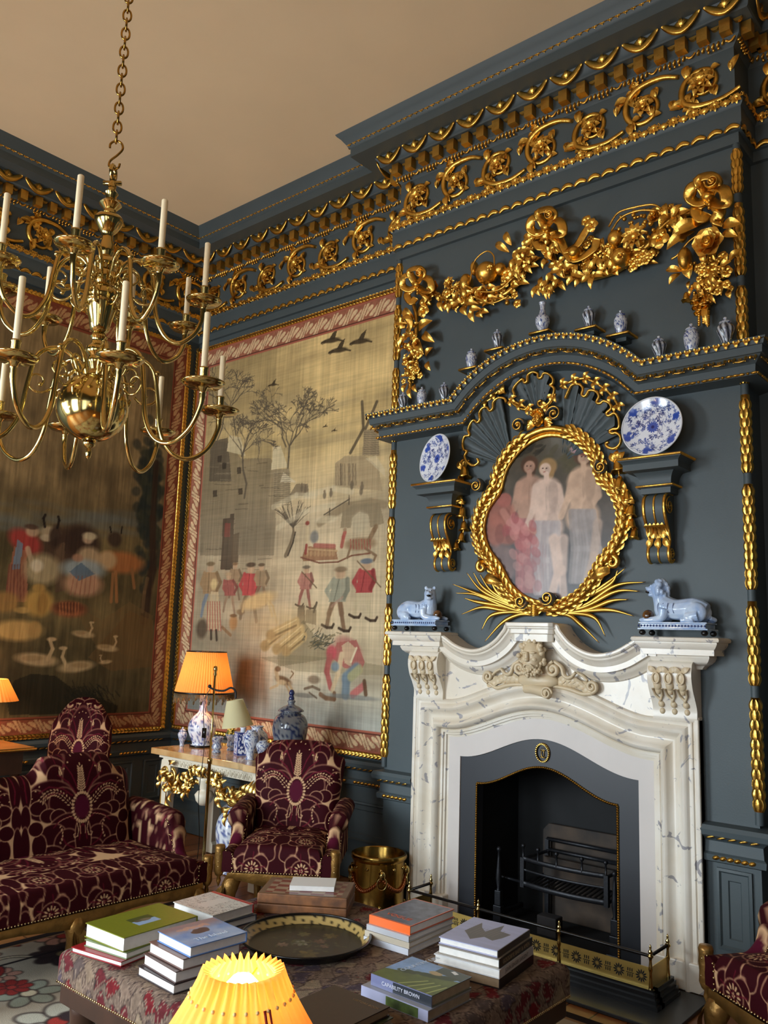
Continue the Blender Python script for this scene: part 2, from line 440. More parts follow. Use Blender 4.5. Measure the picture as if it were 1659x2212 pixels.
# rosettes band
mb = MB()
def f(mb, M, p, i):
    if i % 2 == 0:
        for k in range(7):
            V, F = leaf(.032, .010, .3, .2, 5, 3); mb.add(V, F, M @ T(0, 0, .006, rz=k * 2 * PI / 7 + .3))
        V, F = sphere((0, 0, .009), (.007, .007, .007), 7, 5); mb.add(V, F, M)
        for s in (-1, 1):
            c = spiral((s * .03, .016), .012, .003, PI / 2, s * 1.1, 12); V, F = tube(np.c_[c, np.full(12, .006)], .0035, 5); mb.add(V, F, M)
    else:
        for k in range(-2, 3):
            V, F = leaf(.04, .008, .3, .2, 5, 3); mb.add(V, F, M @ T(0, -.02, .004, rz=PI / 2 + k * .55))
        for k in range(-1, 2):
            V, F = leaf(.022, .006, .3, .2, 5, 3); mb.add(V, F, M @ T(0, -.004, .004, rz=-PI / 2 + k * .8))
items(.056, 4.452, .056, f, mb); mb.build('rosette_band', GOLD, cornice)
# twisted ribbon
mb = MB()
def f(mb, M, p, i):
    t = np.linspace(0, 1, 9)
    V, F = tube(np.stack([(t - .5) * p * .9, -.006 + .012 * np.sin(t * PI * 1.3 - .4) + (t - .5) * .01, .004 + .004 * np.sin(t * PI)], 1), .006 + .0065 * np.sin(PI * t), 6, sq=(1.4, .6), up=(0, 0, 1)); mb.add(V, F, M)
items(.036, 4.311, .088, f, mb); mb.build('twisted_ribbon', GOLD, cornice)
# fine leaf edging under the crown
mb = MB()
def f(mb, M, p, i):
    for a, l in ((-PI * .5, .017), (-PI * .82, .016), (-PI * .18, .016)):
        V, F = leaf(l, .006, .3, .2, 5, 3); mb.add(V, F, M @ T(0, .008, .003, rz=a))
    V, F = tube([(-p / 2, .008, .003), (p / 2, .008, .003)], .0035, 5); mb.add(V, F, M)
items(.284, 5.062, .046, f, mb); mb.build('leaf_edging', GOLD, cornice)
# rinceau frieze
mb = MB()
def flower(mb, M, r, n=8, cup=.35, cen=.28, w=None, layers=2):
    for q in range(layers):
        for k in range(n):
            V, F = leaf(r * (1 - .3 * q), (w or r * 2.4 / n) * (1 - .2 * q), cup, .3, 6, 5); mb.add(V, F, M @ T(0, 0, .004 + .006 * q, rz=(k + .5 * q) * 2 * PI / n, ry=-.15 - .25 * q))
    V, F = sphere((0, 0, r * .2), (r * cen, r * cen, r * cen * .8), 10, 7); mb.add(V, F, M)
def acanthus(mb, M, L, Wd, n=5, curl=.15):
    for k in range(n):
        t = k / max(1, n - 1)
        for s in (-1, 1):
            V, F = leaf(L * (.5 + .1 * (k % 2)), Wd * .3, curl, .35, 6, 5); mb.add(V, F, M @ T(L * t * .62, s * Wd * .08, .004 + .004 * k, rz=s * (.85 - .55 * t)))
    V, F = leaf(L, Wd * .28, curl, .3, 8, 5); mb.add(V, F, M @ T(0, 0, .01))
def rin(mb, M, cx, sgn, flip, R=.125, fl=0):
    cy = 0.0; S = np.diag([sgn, flip, 1, 1]).astype(float)
    a = spiral((cx, cy), R, .03, PI * 1.25, -1.35, 42)
    lead = cr(np.array([(cx + .20, -.10), (cx + .10, -.135), (cx - .02, -.128), a[0]]), 6)[:-1]
    P = np.concatenate([lead, a]); P = np.c_[P, .016 + .008 * np.sin(np.linspace(0, 9, len(P)))]
    r = np.interp(np.linspace(0, 1, len(P)), [0, .25, .6, 1], [.013, .022, .014, .008])
    V, F = tube(P, r, 7); mb.add(V, F, M @ S)
    flower(mb, M @ S @ T(cx, cy, .018), .078 if fl else .066, 9 if fl else 7, .3, .3)
    for q, (k, ang, L) in enumerate(((6, .8, .07), (12, 1.0, .08), (19, .9, .075), (26, -.9, .06), (33, .8, .06), (9, -.9, .06), (40, -.8, .045))):
        k = min(k + 6, len(P) - 2); d = P[k + 1] - P[k]; b = math.atan2(d[1], d[0])
        V, F = leaf(L * 1.15, .024, .22, .35, 7, 5); mb.add(V, F, M @ S @ T(P[k][0], P[k][1], .014, rz=b + ang)); V, F = leaf(L * .9, .018, .25, .35, 6, 3); mb.add(V, F, M @ S @ T(P[k][0], P[k][1], .012, rz=b - ang * .9))
        V, F = leaf(L * .9, .017, .22, .35, 6, 3); mb.add(V, F, M @ S @ T(P[k][0], P[k][1], .018, rz=b + ang * .5))
    V, F = leaf(.09, .018, .2, .3, 7, 5); mb.add(V, F, M @ S @ T(cx + .15, .02, .006, rz=1.0)); V, F = leaf(.06, .012, .2, .3, 6, 3); mb.add(V, F, M @ S @ T(cx + .15, .02, .01, rz=1.5))
ZF = 4.643
for q, (a, b, n) in enumerate(runs(0.0)):
    L = np.linalg.norm(b - a); d = (b - a) / L
    if L < .4: continue
    c0 = (a + b) / 2 if q == 4 else None
    if q == 4:
        M = frame(c0 + np.array([0, 0, ZF]), d, n)
        for k in range(-4, 5): V, F = leaf(.20 - .012 * abs(k), .024, .18, .35, 9, 5); mb.add(V, F, M @ T(0, -.125, .012 + .004 * (4 - abs(k)), rz=PI / 2 - k * .33))
        for k in range(-2, 3): V, F = leaf(.12, .02, .3, .3, 8, 5); mb.add(V, F, M @ T(0, -.11, .04, rz=PI / 2 - k * .5))
        for s in (-1, 1):
            for i in range(3): rin(mb, M, .30 + i * .325, s, 1 if i % 2 == 0 else -1, .125, i == 2)
    else:
        k = int(L / .325); st = L / k
        M = frame(a + np.array([0, 0, ZF]), d, n)
        for i in range(k): rin(mb, M @ T(st * (i + .5) , 0, 0), .0, 1, 1 if i % 2 == 0 else -1, .125, i % 3 == 0)
mb.build('scroll_frieze', GOLD, cornice)
# ------------------------------------------------------------------ corner beads of the breast, gilded in lengths
for nm, x, s in (('trim_2', BX0, -1), ('trim_3', BX1, 1)):
    mb = MB(); V, F = tube([(x, YB, .80), (x, YB, 4.23)], .02, 16); mb.add(V, F); bead = struct(nm, mb, BLUE)
    z = .86; k = 0
    while z < 4.2:
        z1 = min(z + (.40 if k % 2 else .52), 4.2); mb = MB()
        V, F = tube([(x, YB, z), (x, YB, z1)], .0215, 14); mb.add(V, F)
        zz = z
        while zz < z1 - .05:
            for j in range(5):
                a = PI + PI * (j + .5) / 5 * 1.0 + (.3 if int((zz - z) / .045) % 2 else 0)
                nn = np.array([math.cos(a), math.sin(a), 0]); V, F = leaf(.062, .010, .1, .4, 6, 3)
                mb.add(V, F, frame(np.array([x, YB, zz]) + nn * .0205, (0, 0, 1), nn))
            zz += .045
        mb.build('gilded_leaf_length', GOLD, bead); z = z1 + .055; k += 1
# ------------------------------------------------------------------ dado rail, dado panels, plinths
prof = [(0, .60), (.012, .605), (.03, .61), (.034, .64), (.02, .65), (.016, .70), (.03, .715), (.055, .73), (.06, .755), (.05, .775), (.0, .785)]
GAP0, GAP1 = CX - .88, CX + .88     # chimneypiece interrupts the dado
for nm, seg in (('trim_4', [(XL, YF), (XL, YM), (BX0, YM), (BX0, YB), (GAP0, YB)]), ('trim_5', [(GAP1, YB), (BX1, YB), (BX1, YM), (XR, YM)])):
    P = np.array(seg); d = np.diff(P, axis=0); d = d / np.linalg.norm(d, axis=1)[:, None]; Nn = np.stack([d[:, 1], -d[:, 0]], 1)
    def off(o):
        Q = []
        for i in range(len(P)):
            if i == 0: a = Nn[0]
            elif i == len(P) - 1: a = Nn[-1]
            else: a = (Nn[i - 1] + Nn[i]) / (1 + Nn[i - 1] @ Nn[i])
            Q.append(P[i] + a * o)
        return np.array(Q)
    def sw(prof):
        V = np.stack([np.c_[off(o_), np.full(len(P), z_)] for o_, z_ in prof], 1); return V, gridF(len(P), len(prof))[:, ::-1]
    mb = MB(); V, F = sw(prof); mb.add(V, F, smooth=False)
    V, F = sw([(0, 0), (.025, 0), (.025, .14), (.015, .16), (0, .17)]); mb.add(V, F, smooth=False)
    tr = struct(nm, mb, BLUE)
    mb = MB()
    for (o_, z_, pt, r_) in ((.045, .722, .05, .006), (.034, .628, .033, .011)):
        Q = off(o_)
        for i in range(len(Q) - 1):
            a, b = Q[i], Q[i + 1]; L = np.linalg.norm(b - a); dd = (b - a) / L
            if i == 0 and nm == 'trim_4': a = np.array([a[0], 2.2]); L = np.linalg.norm(b - a)
            if nm == 'trim_5' and i == 2: L = min(L, 1.2)
            s_ = pt
            while s_ < L - pt:
                if r_ < .01 or (s_ % .34) > .05:
                    p = a + dd * s_; V, F = sphere((0, 0, 0), (pt * .55, r_, r_ * .8), 7, 5); mb.add(V, F, frame((p[0], p[1], z_), (dd[0], dd[1], 0), (Nn[i][0], Nn[i][1], 0)) @ T(rz=.3))
                s_ += pt
    mb.build('gilded_leaf_moulding', GOLD2 if r_ > .5 else GOLD, tr)
def panel(name, a, b, z0, z1, n):
    a = np.array(a, float); b = np.array(b, float); P = np.array([[*a, z0], [*b, z0], [*b, z1], [*a, z1], [*a, z0]]); n = np.array([*n, 0.])
    mb = MB(); prof = [(0, 0), (0, .012), (.012, .016), (.02, .006), (.05, .006), (.055, .0)]
    c = P[:4].mean(0); V = []
    for o_, h in prof:
        d0 = P[:4] - c; L = np.linalg.norm(b - a) / 2; H = (z1 - z0) / 2
        hd = (b - a) / (2 * L); hx = d0[:, :2] @ hd; hx = np.sign(hx) * (np.abs(hx) - o_); hzz = np.sign(d0[:, 2]) * (np.abs(d0[:, 2]) - o_)
        V.append(np.stack([c[0] + hx * hd[0], c[1] + hx * hd[1], c[2] + hzz], 1) + n * (h + .001))
    V = np.stack(V, 1); mb.add(V, gridF(4, len(prof), cu=True), smooth=False); struct(name, mb, BLUE)
for i, (y0, y1) in enumerate(((4.22, 4.40), (3.45, 4.12), (2.6, 3.35))): panel('trim_%d' % (6 + i), (XL, y0), (XL, y1), .24, .56, (1, 0))
for i, (x0, x1) in enumerate(((-6.0, -4.95), (-4.85, -3.68))):
    panel('trim_%d' % (9 + i), (x0, YM), (x1, YM), .24, .50, (0, -1))
panel('trim_11', (BX1 - .20, YB), (BX1 - .04, YB), .22, .58, (0, -1))
# ================================================================== chimneypiece
FX = -2.405
MARBLE = mat('veined_marble', (232, 224, 210), 0.28, spec=0.5)
def veins(mt, ca, cb, cv, sc_=3.0, thr=(.60, .66)):
    nt = mt.node_tree; N = nt.nodes.new; Lk = nt.links.new; b = nt.nodes['Principled BSDF']; tc = N('ShaderNodeTexCoord')
    n1 = N('ShaderNodeTexNoise'); n1.inputs['Scale'].default_value = sc_; n1.inputs['Detail'].default_value = 6; n1.inputs['Distortion'].default_value = 1.2
    n2 = N('ShaderNodeTexNoise'); n2.inputs['Scale'].default_value = sc_ * 3; n2.inputs['Detail'].default_value = 8; n2.inputs['Distortion'].default_value = 2.5
    r1 = N('ShaderNodeValToRGB'); r1.color_ramp.elements[0].position = .35; r1.color_ramp.elements[1].position = .65
    r1.color_ramp.elements[0].color = tuple(lin(ca)) + (1,); r1.color_ramp.elements[1].color = tuple(lin(cb)) + (1,)
    r2 = N('ShaderNodeValToRGB'); r2.color_ramp.elements[0].position = thr[0]; r2.color_ramp.elements[1].position = thr[1]
    mx = N('ShaderNodeMix'); mx.data_type = 'RGBA'; mx.inputs['B'].default_value = tuple(lin(cv)) + (1,)
    for n in (n1, n2): Lk(tc.outputs['Object'], n.inputs['Vector'])
    Lk(n1.outputs['Fac'], r1.inputs['Fac']); Lk(n2.outputs['Fac'], r2.inputs['Fac']); Lk(r2.outputs['Color'], mx.inputs['Factor']); Lk(r1.outputs['Color'], mx.inputs['A'])
    Lk(mx.outputs['Result'], b.inputs['Base Color'])
veins(MARBLE, (234, 227, 214), (220, 208, 188), (160, 156, 158), 2.6, (.615, .65))
CARVED = mat('carved_marble', (208, 188, 154), 0.4, var=0.06, vscale=6, bump=.1, bscale=40)
SLIP = mat('pale_stone_slip', (206, 197, 190), 0.45, var=0.03, vscale=4)
OUT = np.array([0, -1.0, 0])
def fp(x, z, y=0): return np.stack([np.asarray(x) + FX, np.full(np.shape(x), YB - y), np.asarray(z)], -1)
def arch(w_, z0, A, n=33, zb=0.0):
    x = np.linspace(-w_, w_, n); z = z0 + A * (.5 + .5 * np.cos(PI * x / w_))
    return np.concatenate([[[-w_, zb]], np.stack([x, z], 1), [[w_, zb]]])
cp = thing('chimneypiece', 'veined white marble chimneypiece with carved bearded mask and serpentine shelf', 'fireplace', (FX, YB - .02, 0))
# moulded surround
mb = MB(); P = arch(.634, 1.035, .155, 41, zb=.0125); P3 = fp(P[:, 0], P[:, 1])
tor = lambda a0, a1, b, h, n=7: [(a0 + (a1 - a0) * t, b + h * math.sin(PI * t)) for t in np.linspace(0, 1, n)]
prof = [(0, 0), (0, .012), (.012, .014), (.014, .026), (.026, .028), (.028, .038), (.04, .04), (.044, .034), (.05, .046)] + tor(.05, .095, .05, .026) + tor(.095, .145, .05, -.016)[1:] + tor(.145, .195, .05, .024)[1:] + [(.205, .052), (.215, .06), (.222, .05), (.222, 0)]
V, F = sweep(P3, prof, OUT); mb.add(V, F)
mb.build('moulded_surround', MARBLE, cp, sharp=40)
for s in (-1, 1):
    mb = MB()
    a, b = sorted((s * .82, s * .882)); addbox(mb, FX + a, FX + b, YB - .052, YB, .013, 1.27)
    a, b = sorted((s * .858, s * .882)); addbox(mb, FX + a, FX + b, YB - .06, YB, .013, 1.26)
    a, b = sorted((s * .62, s * .89)); addbox(mb, FX + a, FX + b, YB - .07, YB, 0.013, .14)
    o = mb.build('jamb', MARBLE, cp); bevel(o, .006)
# slip
mb = MB(); A1 = arch(.645, 1.045, .155, 41, zb=.0125); A0 = arch(.5525, .93, .149, 41, zb=.0125)
V = np.concatenate([fp(A1[:, 0], A1[:, 1], .012), fp(A0[:, 0], A0[:, 1], .012), fp(A0[:, 0], A0[:, 1], -.01)]); n = len(A1); i = np.arange(n - 1)
mb.add(V, [np.stack([i, i + 1, i + 1 + n, i + n], 1), np.stack([i + n, i + n + 1, i + 1 + 2 * n, i + 2 * n], 1)], smooth=False)
mb.build('stone_slip', SLIP, cp)
# frieze slab following the shelf
top = [(-.87, 1.56), (-.62, 1.56), (-.53, 1.50), (-.46, 1.475), (-.39, 1.465), (-.31, 1.475), (-.22, 1.53), (-.15, 1.60), (.15, 1.60), (.22, 1.53), (.31, 1.475), (.39, 1.465), (.46, 1.475), (.53, 1.5), (.62, 1.56), (.87, 1.56)]
bot = [(x, 1.22 + .155 * (.5 + .5 * math.cos(PI * x / .86))) for x in np.linspace(.87, -.87, 25)]
mb = MB(); prism(mb, top + bot, lambda q: fp(q[:, 0], q[:, 1], 0), lambda q: fp(q[:, 0], q[:, 1], .036)); mb.build('frieze', MARBLE, cp)
# shelf: serpentine lengths + three breakfront blocks
def halfcurve():
    return cr([(-.70, 1.655), (-.63, 1.655), (-.575, 1.625), (-.51, 1.588), (-.44, 1.566), (-.37, 1.562), (-.30, 1.582), (-.235, 1.622), (-.185, 1.675), (-.15, 1.713), (0, 1.715)], 6)
hc = halfcurve(); hc2 = np.concatenate([hc, (hc * [-1, 1])[::-1][1:]])
sp = [(0, 0), (0, .148), (-.006, .156), (-.016, .157), (-.023, .152), (-.026, .142), (-.036, .14)] + [(-.036 - .03 * t, .14 - .024 * math.sin(t * PI / 2)) for t in (.3, .6, 1)] + [(-.07, .112), (-.098, .112), (-.098, .085), (-.105, .087)] + [(-.105 - .03 * t, .087 - .03 * t * t) for t in (.4, .7, 1)] + [(-.145, .05), (-.15, .036), (-.16, 0)]
mb = MB(); V, F = sweep(fp(hc2[:, 0], hc2[:, 1]), sp, OUT); mb.add(V, F)
mb.build('serpentine_shelf', MARBLE, cp, sharp=35)
bp_ = [(0, 1.655), (.165, 1.655), (.175, 1.65), (.178, 1.641), (.175, 1.633), (.163, 1.63), (.163, 1.622), (.152, 1.605), (.146, 1.598), (.142, 1.595), (.142, 1.568), (.105, 1.568), (.107, 1.558), (.098, 1.54), (.082, 1.525), (.075, 1.522), (.06, 1.51), (.052, 1.50), (0, 1.50)]
for s in (-1, 1):
    mb = MB(); xs_ = [(-.852, .03), (-.852, 0), (-.77, 0), (-.77, .03)]
    if s > 0: xs_ = [(-x, y) for x, y in xs_][::-1]
    P = np.array([(FX + x, YB + y) for x, y in xs_]); d = np.diff(P, axis=0); d /= np.linalg.norm(d, axis=1)[:, None]; Nn = np.stack([d[:, 1], -d[:, 0]], 1)
    VV = []
    for o_, z_ in bp_:
        Q = [P[0] + Nn[0] * o_] + [P[i] + (Nn[i - 1] + Nn[i]) / (1 + Nn[i - 1] @ Nn[i]) * o_ for i in (1, 2)] + [P[3] + Nn[2] * o_]
        VV.append(np.c_[np.array(Q), np.full(4, z_)])
    mb.add(np.stack(VV, 1), gridF(4, len(bp_))[:, ::-1], smooth=False)
    mb.build('shelf_end_block', MARBLE, cp, sharp=35)
mb = MB()
for z0, z1, h, y in ((1.693, 1.716, .152, .192), (1.682, 1.694, .147, .18), (1.655, 1.683, .138, .168), (1.612, 1.656, .125, .15)):
    P = [(-h, 0), (-h, y - .02), (-h + .02, y), (h - .02, y), (h, y - .02), (h, 0)]
    prism(mb, P, lambda q, z0=z0: np.stack([FX + q[:, 0], YB - q[:, 1], np.full(len(q), z0)], 1), lambda q, z1=z1: np.stack([FX + q[:, 0], YB - q[:, 1], np.full(len(q), z1)], 1))
bevel(mb.build('shelf_centre_block', MARBLE, cp), .004)
# side consoles with hung husks
for s in (-1, 1):
    mb = MB(); cy = cr([(.0, 1.54), (.10, 1.535), (.122, 1.50), (.128, 1.46), (.112, 1.40), (.08, 1.345), (.06, 1.30), (.056, 1.245), (.0, 1.245)], 5)
    x0, x1 = sorted((FX + s * .655, FX + s * .877))
    prism(mb, cy, lambda q: np.stack([np.full(len(q), x0), YB - q[:, 0], q[:, 1]], 1), lambda q: np.stack([np.full(len(q), x1), YB - q[:, 0], q[:, 1]], 1), smooth=True)
    con = mb.build('console', MARBLE, cp, sharp=40)
    mb = MB()
    for k in (-1, 0, 1):
        xx = FX + s * .766 + k * .062
        for (z, y, r) in ((1.455, .125, (.021, .016, .036)), (1.425, .118, (.022, .016, .035)), (1.40, .112, (.016, .012, .03)), (1.345, .085, (.008, .008, .01)), (1.325, .072, (.016, .012, .018)), (1.29, .06, (.014, .011, .016)), (1.265, .055, (.005, .005, .012))):
            V, F = sphere((xx, YB - y, z), r, 12, 8); mb.add(V, F)
        a = np.linspace(0, 2 * PI, 15)[:-1]; V, F = tube(np.stack([xx + .017 * np.cos(a), np.full(14, YB - .140), 1.452 + .026 * np.sin(a)], 1), .005, 6, closed=True); mb.add(V, F)
        for q in (-1, 1):
            V, F = tube([(xx + q * .022, YB - .125, 1.40), (xx + q * .018, YB - .105, 1.37), (xx + q * .005, YB - .088, 1.35)], .006, 6); mb.add(V, F)
            V, F = leaf(.05, .014, .3, .3, 6, 3); mb.add(V, F, frame((xx, YB - .125, 1.48), (q * .6, 0, .4), OUT))
    mb.build('carved_husks', CARVED, con)
# mask and cartouche
mb = MB()
H = lambda x, z, y: (FX + x, YB - y, z)
for c, r in (((0, 1.535, .115), (.062, .06, .085)), ((0, 1.50, .135), (.05, .045, .05)), ((-.004, 1.53, .178), (.011, .016, .028)), ((-.004, 1.512, .186), (.014, .014, .011)), ((-.024, 1.552, .166), (.022, .012, .008)), ((.02, 1.552, .166), (.022, .012, .008)),
             ((-.03, 1.515, .155), (.018, .016, .018)), ((.026, 1.515, .155), (.018, .016, .018)), ((-.002, 1.487, .172), (.018, .01, .006)), ((-.023, 1.538, .163), (.012, .008, .006)), ((.019, 1.538, .163), (.012, .008, .006))):
    V, F = sphere(H(*c), r, 14, 10); mb.add(V, F)
rr = random.Random(3)
for k in range(46):
    a = rr.uniform(-.25 * PI, 1.25 * PI); R_ = rr.uniform(.062, .082)
    x, z = R_ * math.cos(a) * .95, 1.545 + R_ * math.sin(a) * 1.05
    V, F = sphere(H(x, z, rr.uniform(.10, .15)), rr.uniform(.011, .018), 8, 6); mb.add(V, F)
for k in range(44):
    x = rr.uniform(-.052, .056); z = 1.475 - rr.uniform(0, .055) + .018 * (abs(x) / .05) ** 2
    V, F = sphere(H(x, z, .165 - abs(x) * .5 + rr.uniform(-.015, .008)), rr.uniform(.008, .013), 8, 6); mb.add(V, F)
for s in (-1, 1):
    for q in range(3):
        V, F = tube(cr([H(0, 1.488, .172), H(s * .018, 1.486, .178), H(s * .03, 1.472, .17)], 4), (.006 - q * .001), 6); mb.add(V, F)
def band(pts, r, y=.062, sq=(1.0, 1.4)):
    P = cr([(FX + x, YB - y, z) for x, z in pts], 6); V, F = tube(P, np.interp(np.linspace(0, 1, len(P)), [0, .5, 1], [r * .8, r, r * .7]), 8, sq=sq, up=(0, -1, 0)); mb.add(V, F)
for s in (-1, 1):
    c = spiral((s * .105, 1.465), .045, .008, PI / 2 if s > 0 else PI / 2, s * 1.6, 30); band([tuple(p) for p in c[::3]], .012, .085)
    V, F = sphere((FX + s * .105, YB - .09, 1.465), .012, 8, 6); mb.add(V, F)
    band([(s * .105, 1.51), (s * .15, 1.48), (s * .165, 1.44), (s * .185, 1.425), (s * .21, 1.43), (s * .235, 1.455)], .012, .075)
    c = spiral((s * .325, 1.385 + (.02 if s < 0 else 0)), .036, .007, -PI / 2, s * 1.5, 28); band([tuple(p) for p in c[::3]], .011, .07)
    band([(s * .325, 1.35 + (.02 if s < 0 else 0)), (s * .27, 1.345), (s * .21, 1.36), (s * .15, 1.37), (s * .09, 1.372)], .014, .06)
    band([(s * .30, 1.415), (s * .27, 1.44), (s * .235, 1.455)], .009, .065)
    for t in np.linspace(0, 1, 7):
        V, F = leaf(.07, .02, .3, .3, 7, 5); mb.add(V, F, frame((FX + s * (.12 + .16 * t), YB - .05, 1.395 + .012 * math.sin(5 * t)), (s * .9, 0, .5 - t), OUT))
        V, F = sphere((FX + s * (.11 + .17 * t), YB - .052, 1.40 - .01 * t), (.03, .018, .024), 10, 7); mb.add(V, F)
V, F = sphere((FX, YB - .06, 1.40), (.13, .05, .05), 20, 12); mb.add(V, F)
V, F = sphere((FX, YB - .055, 1.44), (.10, .045, .05), 20, 12); mb.add(V, F)
P = cr([(FX - .075, YB - .07, 1.352), (FX - .02, YB - .085, 1.355), (FX + .05, YB - .095, 1.345), (FX + .09, YB - .1, 1.338)], 6); V, F = tube(P, np.linspace(.026, .034, len(P)), 14); mb.add(V, F)
c = spiral((FX + .085, 1.338), .036, .012, 0, 1.5, 26); V, F = tube(np.stack([c[:, 0], np.full(26, YB - .128), c[:, 1]], 1), .006, 6); mb.add(V, F)
mb.build('mask_carving', CARVED, cp)
# ------------------------------------------------------------------ black iron insert
ins = thing('fireplace_insert', 'matt black iron insert with gilt rope edge and round monogram medallion', 'fireplace insert', (FX, YB, 0))
IX = -2.39 - FX
mb = MB(); A1 = arch(.550, .928, .149, 41); A0 = arch(.435, .79, .137, 41)
V = np.concatenate([fp(A1[:, 0], A1[:, 1], .004), fp(A0[:, 0], A0[:, 1], .004), fp(A0[:, 0], A0[:, 1], -.06)]); n = len(A1); i = np.arange(n - 1)
mb.add(V, [np.stack([i, i + 1, i + 1 + n, i + n], 1), np.stack([i + n, i + n + 1, i + 1 + 2 * n, i + 2 * n], 1)], smooth=False); mb.build('iron_plate', PLATEI, ins)
mb = MB(); P3 = fp(A0[:, 0], A0[:, 1], .008); L = arclen(P3)[-1]; pp, tt = along(P3, np.arange(.006, L, .0125))
for p, t in zip(pp, tt):
    V, F = sphere((0, 0, 0), (.0095, .0075, .007), 7, 5); mb.add(V, F, frame(p, t, OUT) @ T(rz=.6))
mb.build('rope_border', BRASSD, ins)
md = MB(); mc = Yp(1172, 1626, 4.24); a = np.linspace(0, 2 * PI, 33)[:-1]
V, F = tube(np.stack([mc[0] + .042 * np.cos(a), np.full(32, YB - .008), mc[2] + .05 * np.sin(a)], 1), .004, 6, closed=True); md.add(V, F)
for k in range(28):
    b = 2 * PI * k / 28; V, F = leaf(.016, .005, .3, .2, 5, 3); md.add(V, F, frame((mc[0] + .042 * math.cos(b), YB - .010, mc[2] + .05 * math.sin(b)), (-math.sin(b), 0, math.cos(b) + .0), OUT) @ T(rz=.4))
for s in (-1, 1):                        # two interlaced letters C, back to back, coronet above
    b = np.linspace(.32 * PI, 1.68 * PI, 22); V, F = tube(np.stack([mc[0] + s * (.0065 + .0145 * np.cos(b)), np.full(22, YB - .009 - .001 * s), mc[2] - .006 + .021 * np.sin(b)], 1), .0022, 6); md.add(V, F)
    for z_ in (.011, -.023):
        V, F = sphere((mc[0] + s * .014, YB - .01, mc[2] + z_), .0034, 6, 5); md.add(V, F)
for k in (-1, 0, 1):
    V, F = sphere((mc[0] + k * .007, YB - .009, mc[2] + .026 - abs(k) * .002), .0026, 6, 5); md.add(V, F)
md.build('monogram_medallion', BRASSD, ins)
# fire chamber (part of the breast)
y0, y1 = YB + .062, 4.74; a, b = FX - .455, FX + .46
brw = bpy.data.objects['wall_chimney_breast']
mb = MB(); addbox(mb, a - .005, a, y0, y1, 0.006, .96); addbox(mb, b, b + .004, y0, y1, 0.006, .96); addbox(mb, a - .005, b + .004, y1, y1 + .02, 0.006, .96); addbox(mb, a, b, y0, y1, .955, .965); addbox(mb, a - .005, b + .004, y0, y1, -.002, .006)
mb.build('fire_chamber', SOOT, brw)
# ------------------------------------------------------------------ fireback, grate, andirons, brick
STAIN = mat('scorched_iron', (26, 24, 23), 0.75, col2=(74, 58, 44), vscale=7)
mb = MB(); pts = [(-2.66, .0075), (-2.66, .50), (-2.62, .54), (-2.17, .54), (-2.13, .50), (-2.13, .0075)]
prism(mb, pts, lambda q: np.stack([q[:, 0], np.full(len(q), 4.72), q[:, 1]], 1), lambda q: np.stack([q[:, 0], np.full(len(q), 4.69), q[:, 1]], 1))
fb = mb.build('fireback', STAIN); tag(fb, 'scorched brown-stained iron fireback standing behind the grate', 'fireback'); bevel(fb, .006)
gr = thing('fire_grate', 'black iron basket grate with ball-topped bars inside the fireplace', 'grate', (-2.35, 4.45, 0))
def gy(x): return 4.37 - .035 * (1 - ((x + 2.35) / .255) ** 2)
xs_ = np.linspace(-2.605, -2.095, 15)
mb = MB()
for z, r in ((.395, .011), (.335, .006), (.262, .013)):
    V, F = tube([(x, gy(x), z) for x in xs_], r, 8, sq=(.6, 1.2), up=(0, 0, 1)); mb.add(V, F)
for x in (-2.605, -2.095):
    addbox(mb, x - .012, x + .012, 4.36, 4.384, .24, .40)
    for z in (.39, .26): V, F = tube([(x, 4.37, z), (x, 4.66, z)], .009, 6); mb.add(V, F)
    addbox(mb, x - .012, x + .012, 4.64, 4.66, .0075, .46)
V, F = tube([(-2.80, 4.40, .262), (-2.605, 4.38, .262)], .008, 6); mb.add(V, F)
for z in (.46, .40): V, F = tube([(-2.605, 4.65, z), (-2.095, 4.65, z)], .012, 6); mb.add(V, F)
mb.build('basket_frame', IRON, gr)
for x in (-2.601, -2.493, -2.372, -2.224, -2.098):
    mb = MB(); V, F = tube([(x, gy(x), .39), (x, gy(x), .458)], [.007, .005], 8); mb.add(V, F); V, F = sphere((x, gy(x), .464), .0125, 10, 8); mb.add(V, F); mb.build('ball_finial', IRON, gr)
mb = MB()
for k in range(17):
    x = -2.58 + k * .029; V, F = tube([(x, gy(x) + .01, .262), (x - .04, 4.63, .262)], .007, 5, sq=(1, .8)); mb.add(V, F)
mb.build('grate_bars', IRON, gr)
mb = MB(); addbox(mb, -2.60, -2.10, 4.60, 4.63, .262, .37); mb.build('back_plate', STAIN, gr)
for i, (x, lb) in enumerate(((-2.745, 'iron andiron with ball top standing left of the grate'), (-2.035, 'iron andiron with ball top half hidden behind the gilt rope edge'))):
    an = thing('andiron', lb, 'andiron', (x, 4.34, 0), 0, 'andirons beside the grate')
    mb = MB(); V, F = lathe([(0, .44), (.010, .436), (.0145, .425), (.010, .414), (.006, .41), (.008, .38), (.015, .30), (.017, .26), (.009, .215), (.012, .205), (.012, .19)], 14); mb.add(V, F, T(x, 4.34, 0)); mb.build('baluster', IRON, an)
    mb = MB(); addbox(mb, x - .02, x + .02, 4.325, 4.355, .12, .2); addbox(mb, x - .026, x + .026, 4.32, 4.36, .0075, .12); addbox(mb, x - .04, x + .04, 4.31, 4.37, .0075, .03); addbox(mb, x - .012, x + .012, 4.36, 4.6, .06, .085); bevel(mb.build('pedestal', IRON, an), .004)
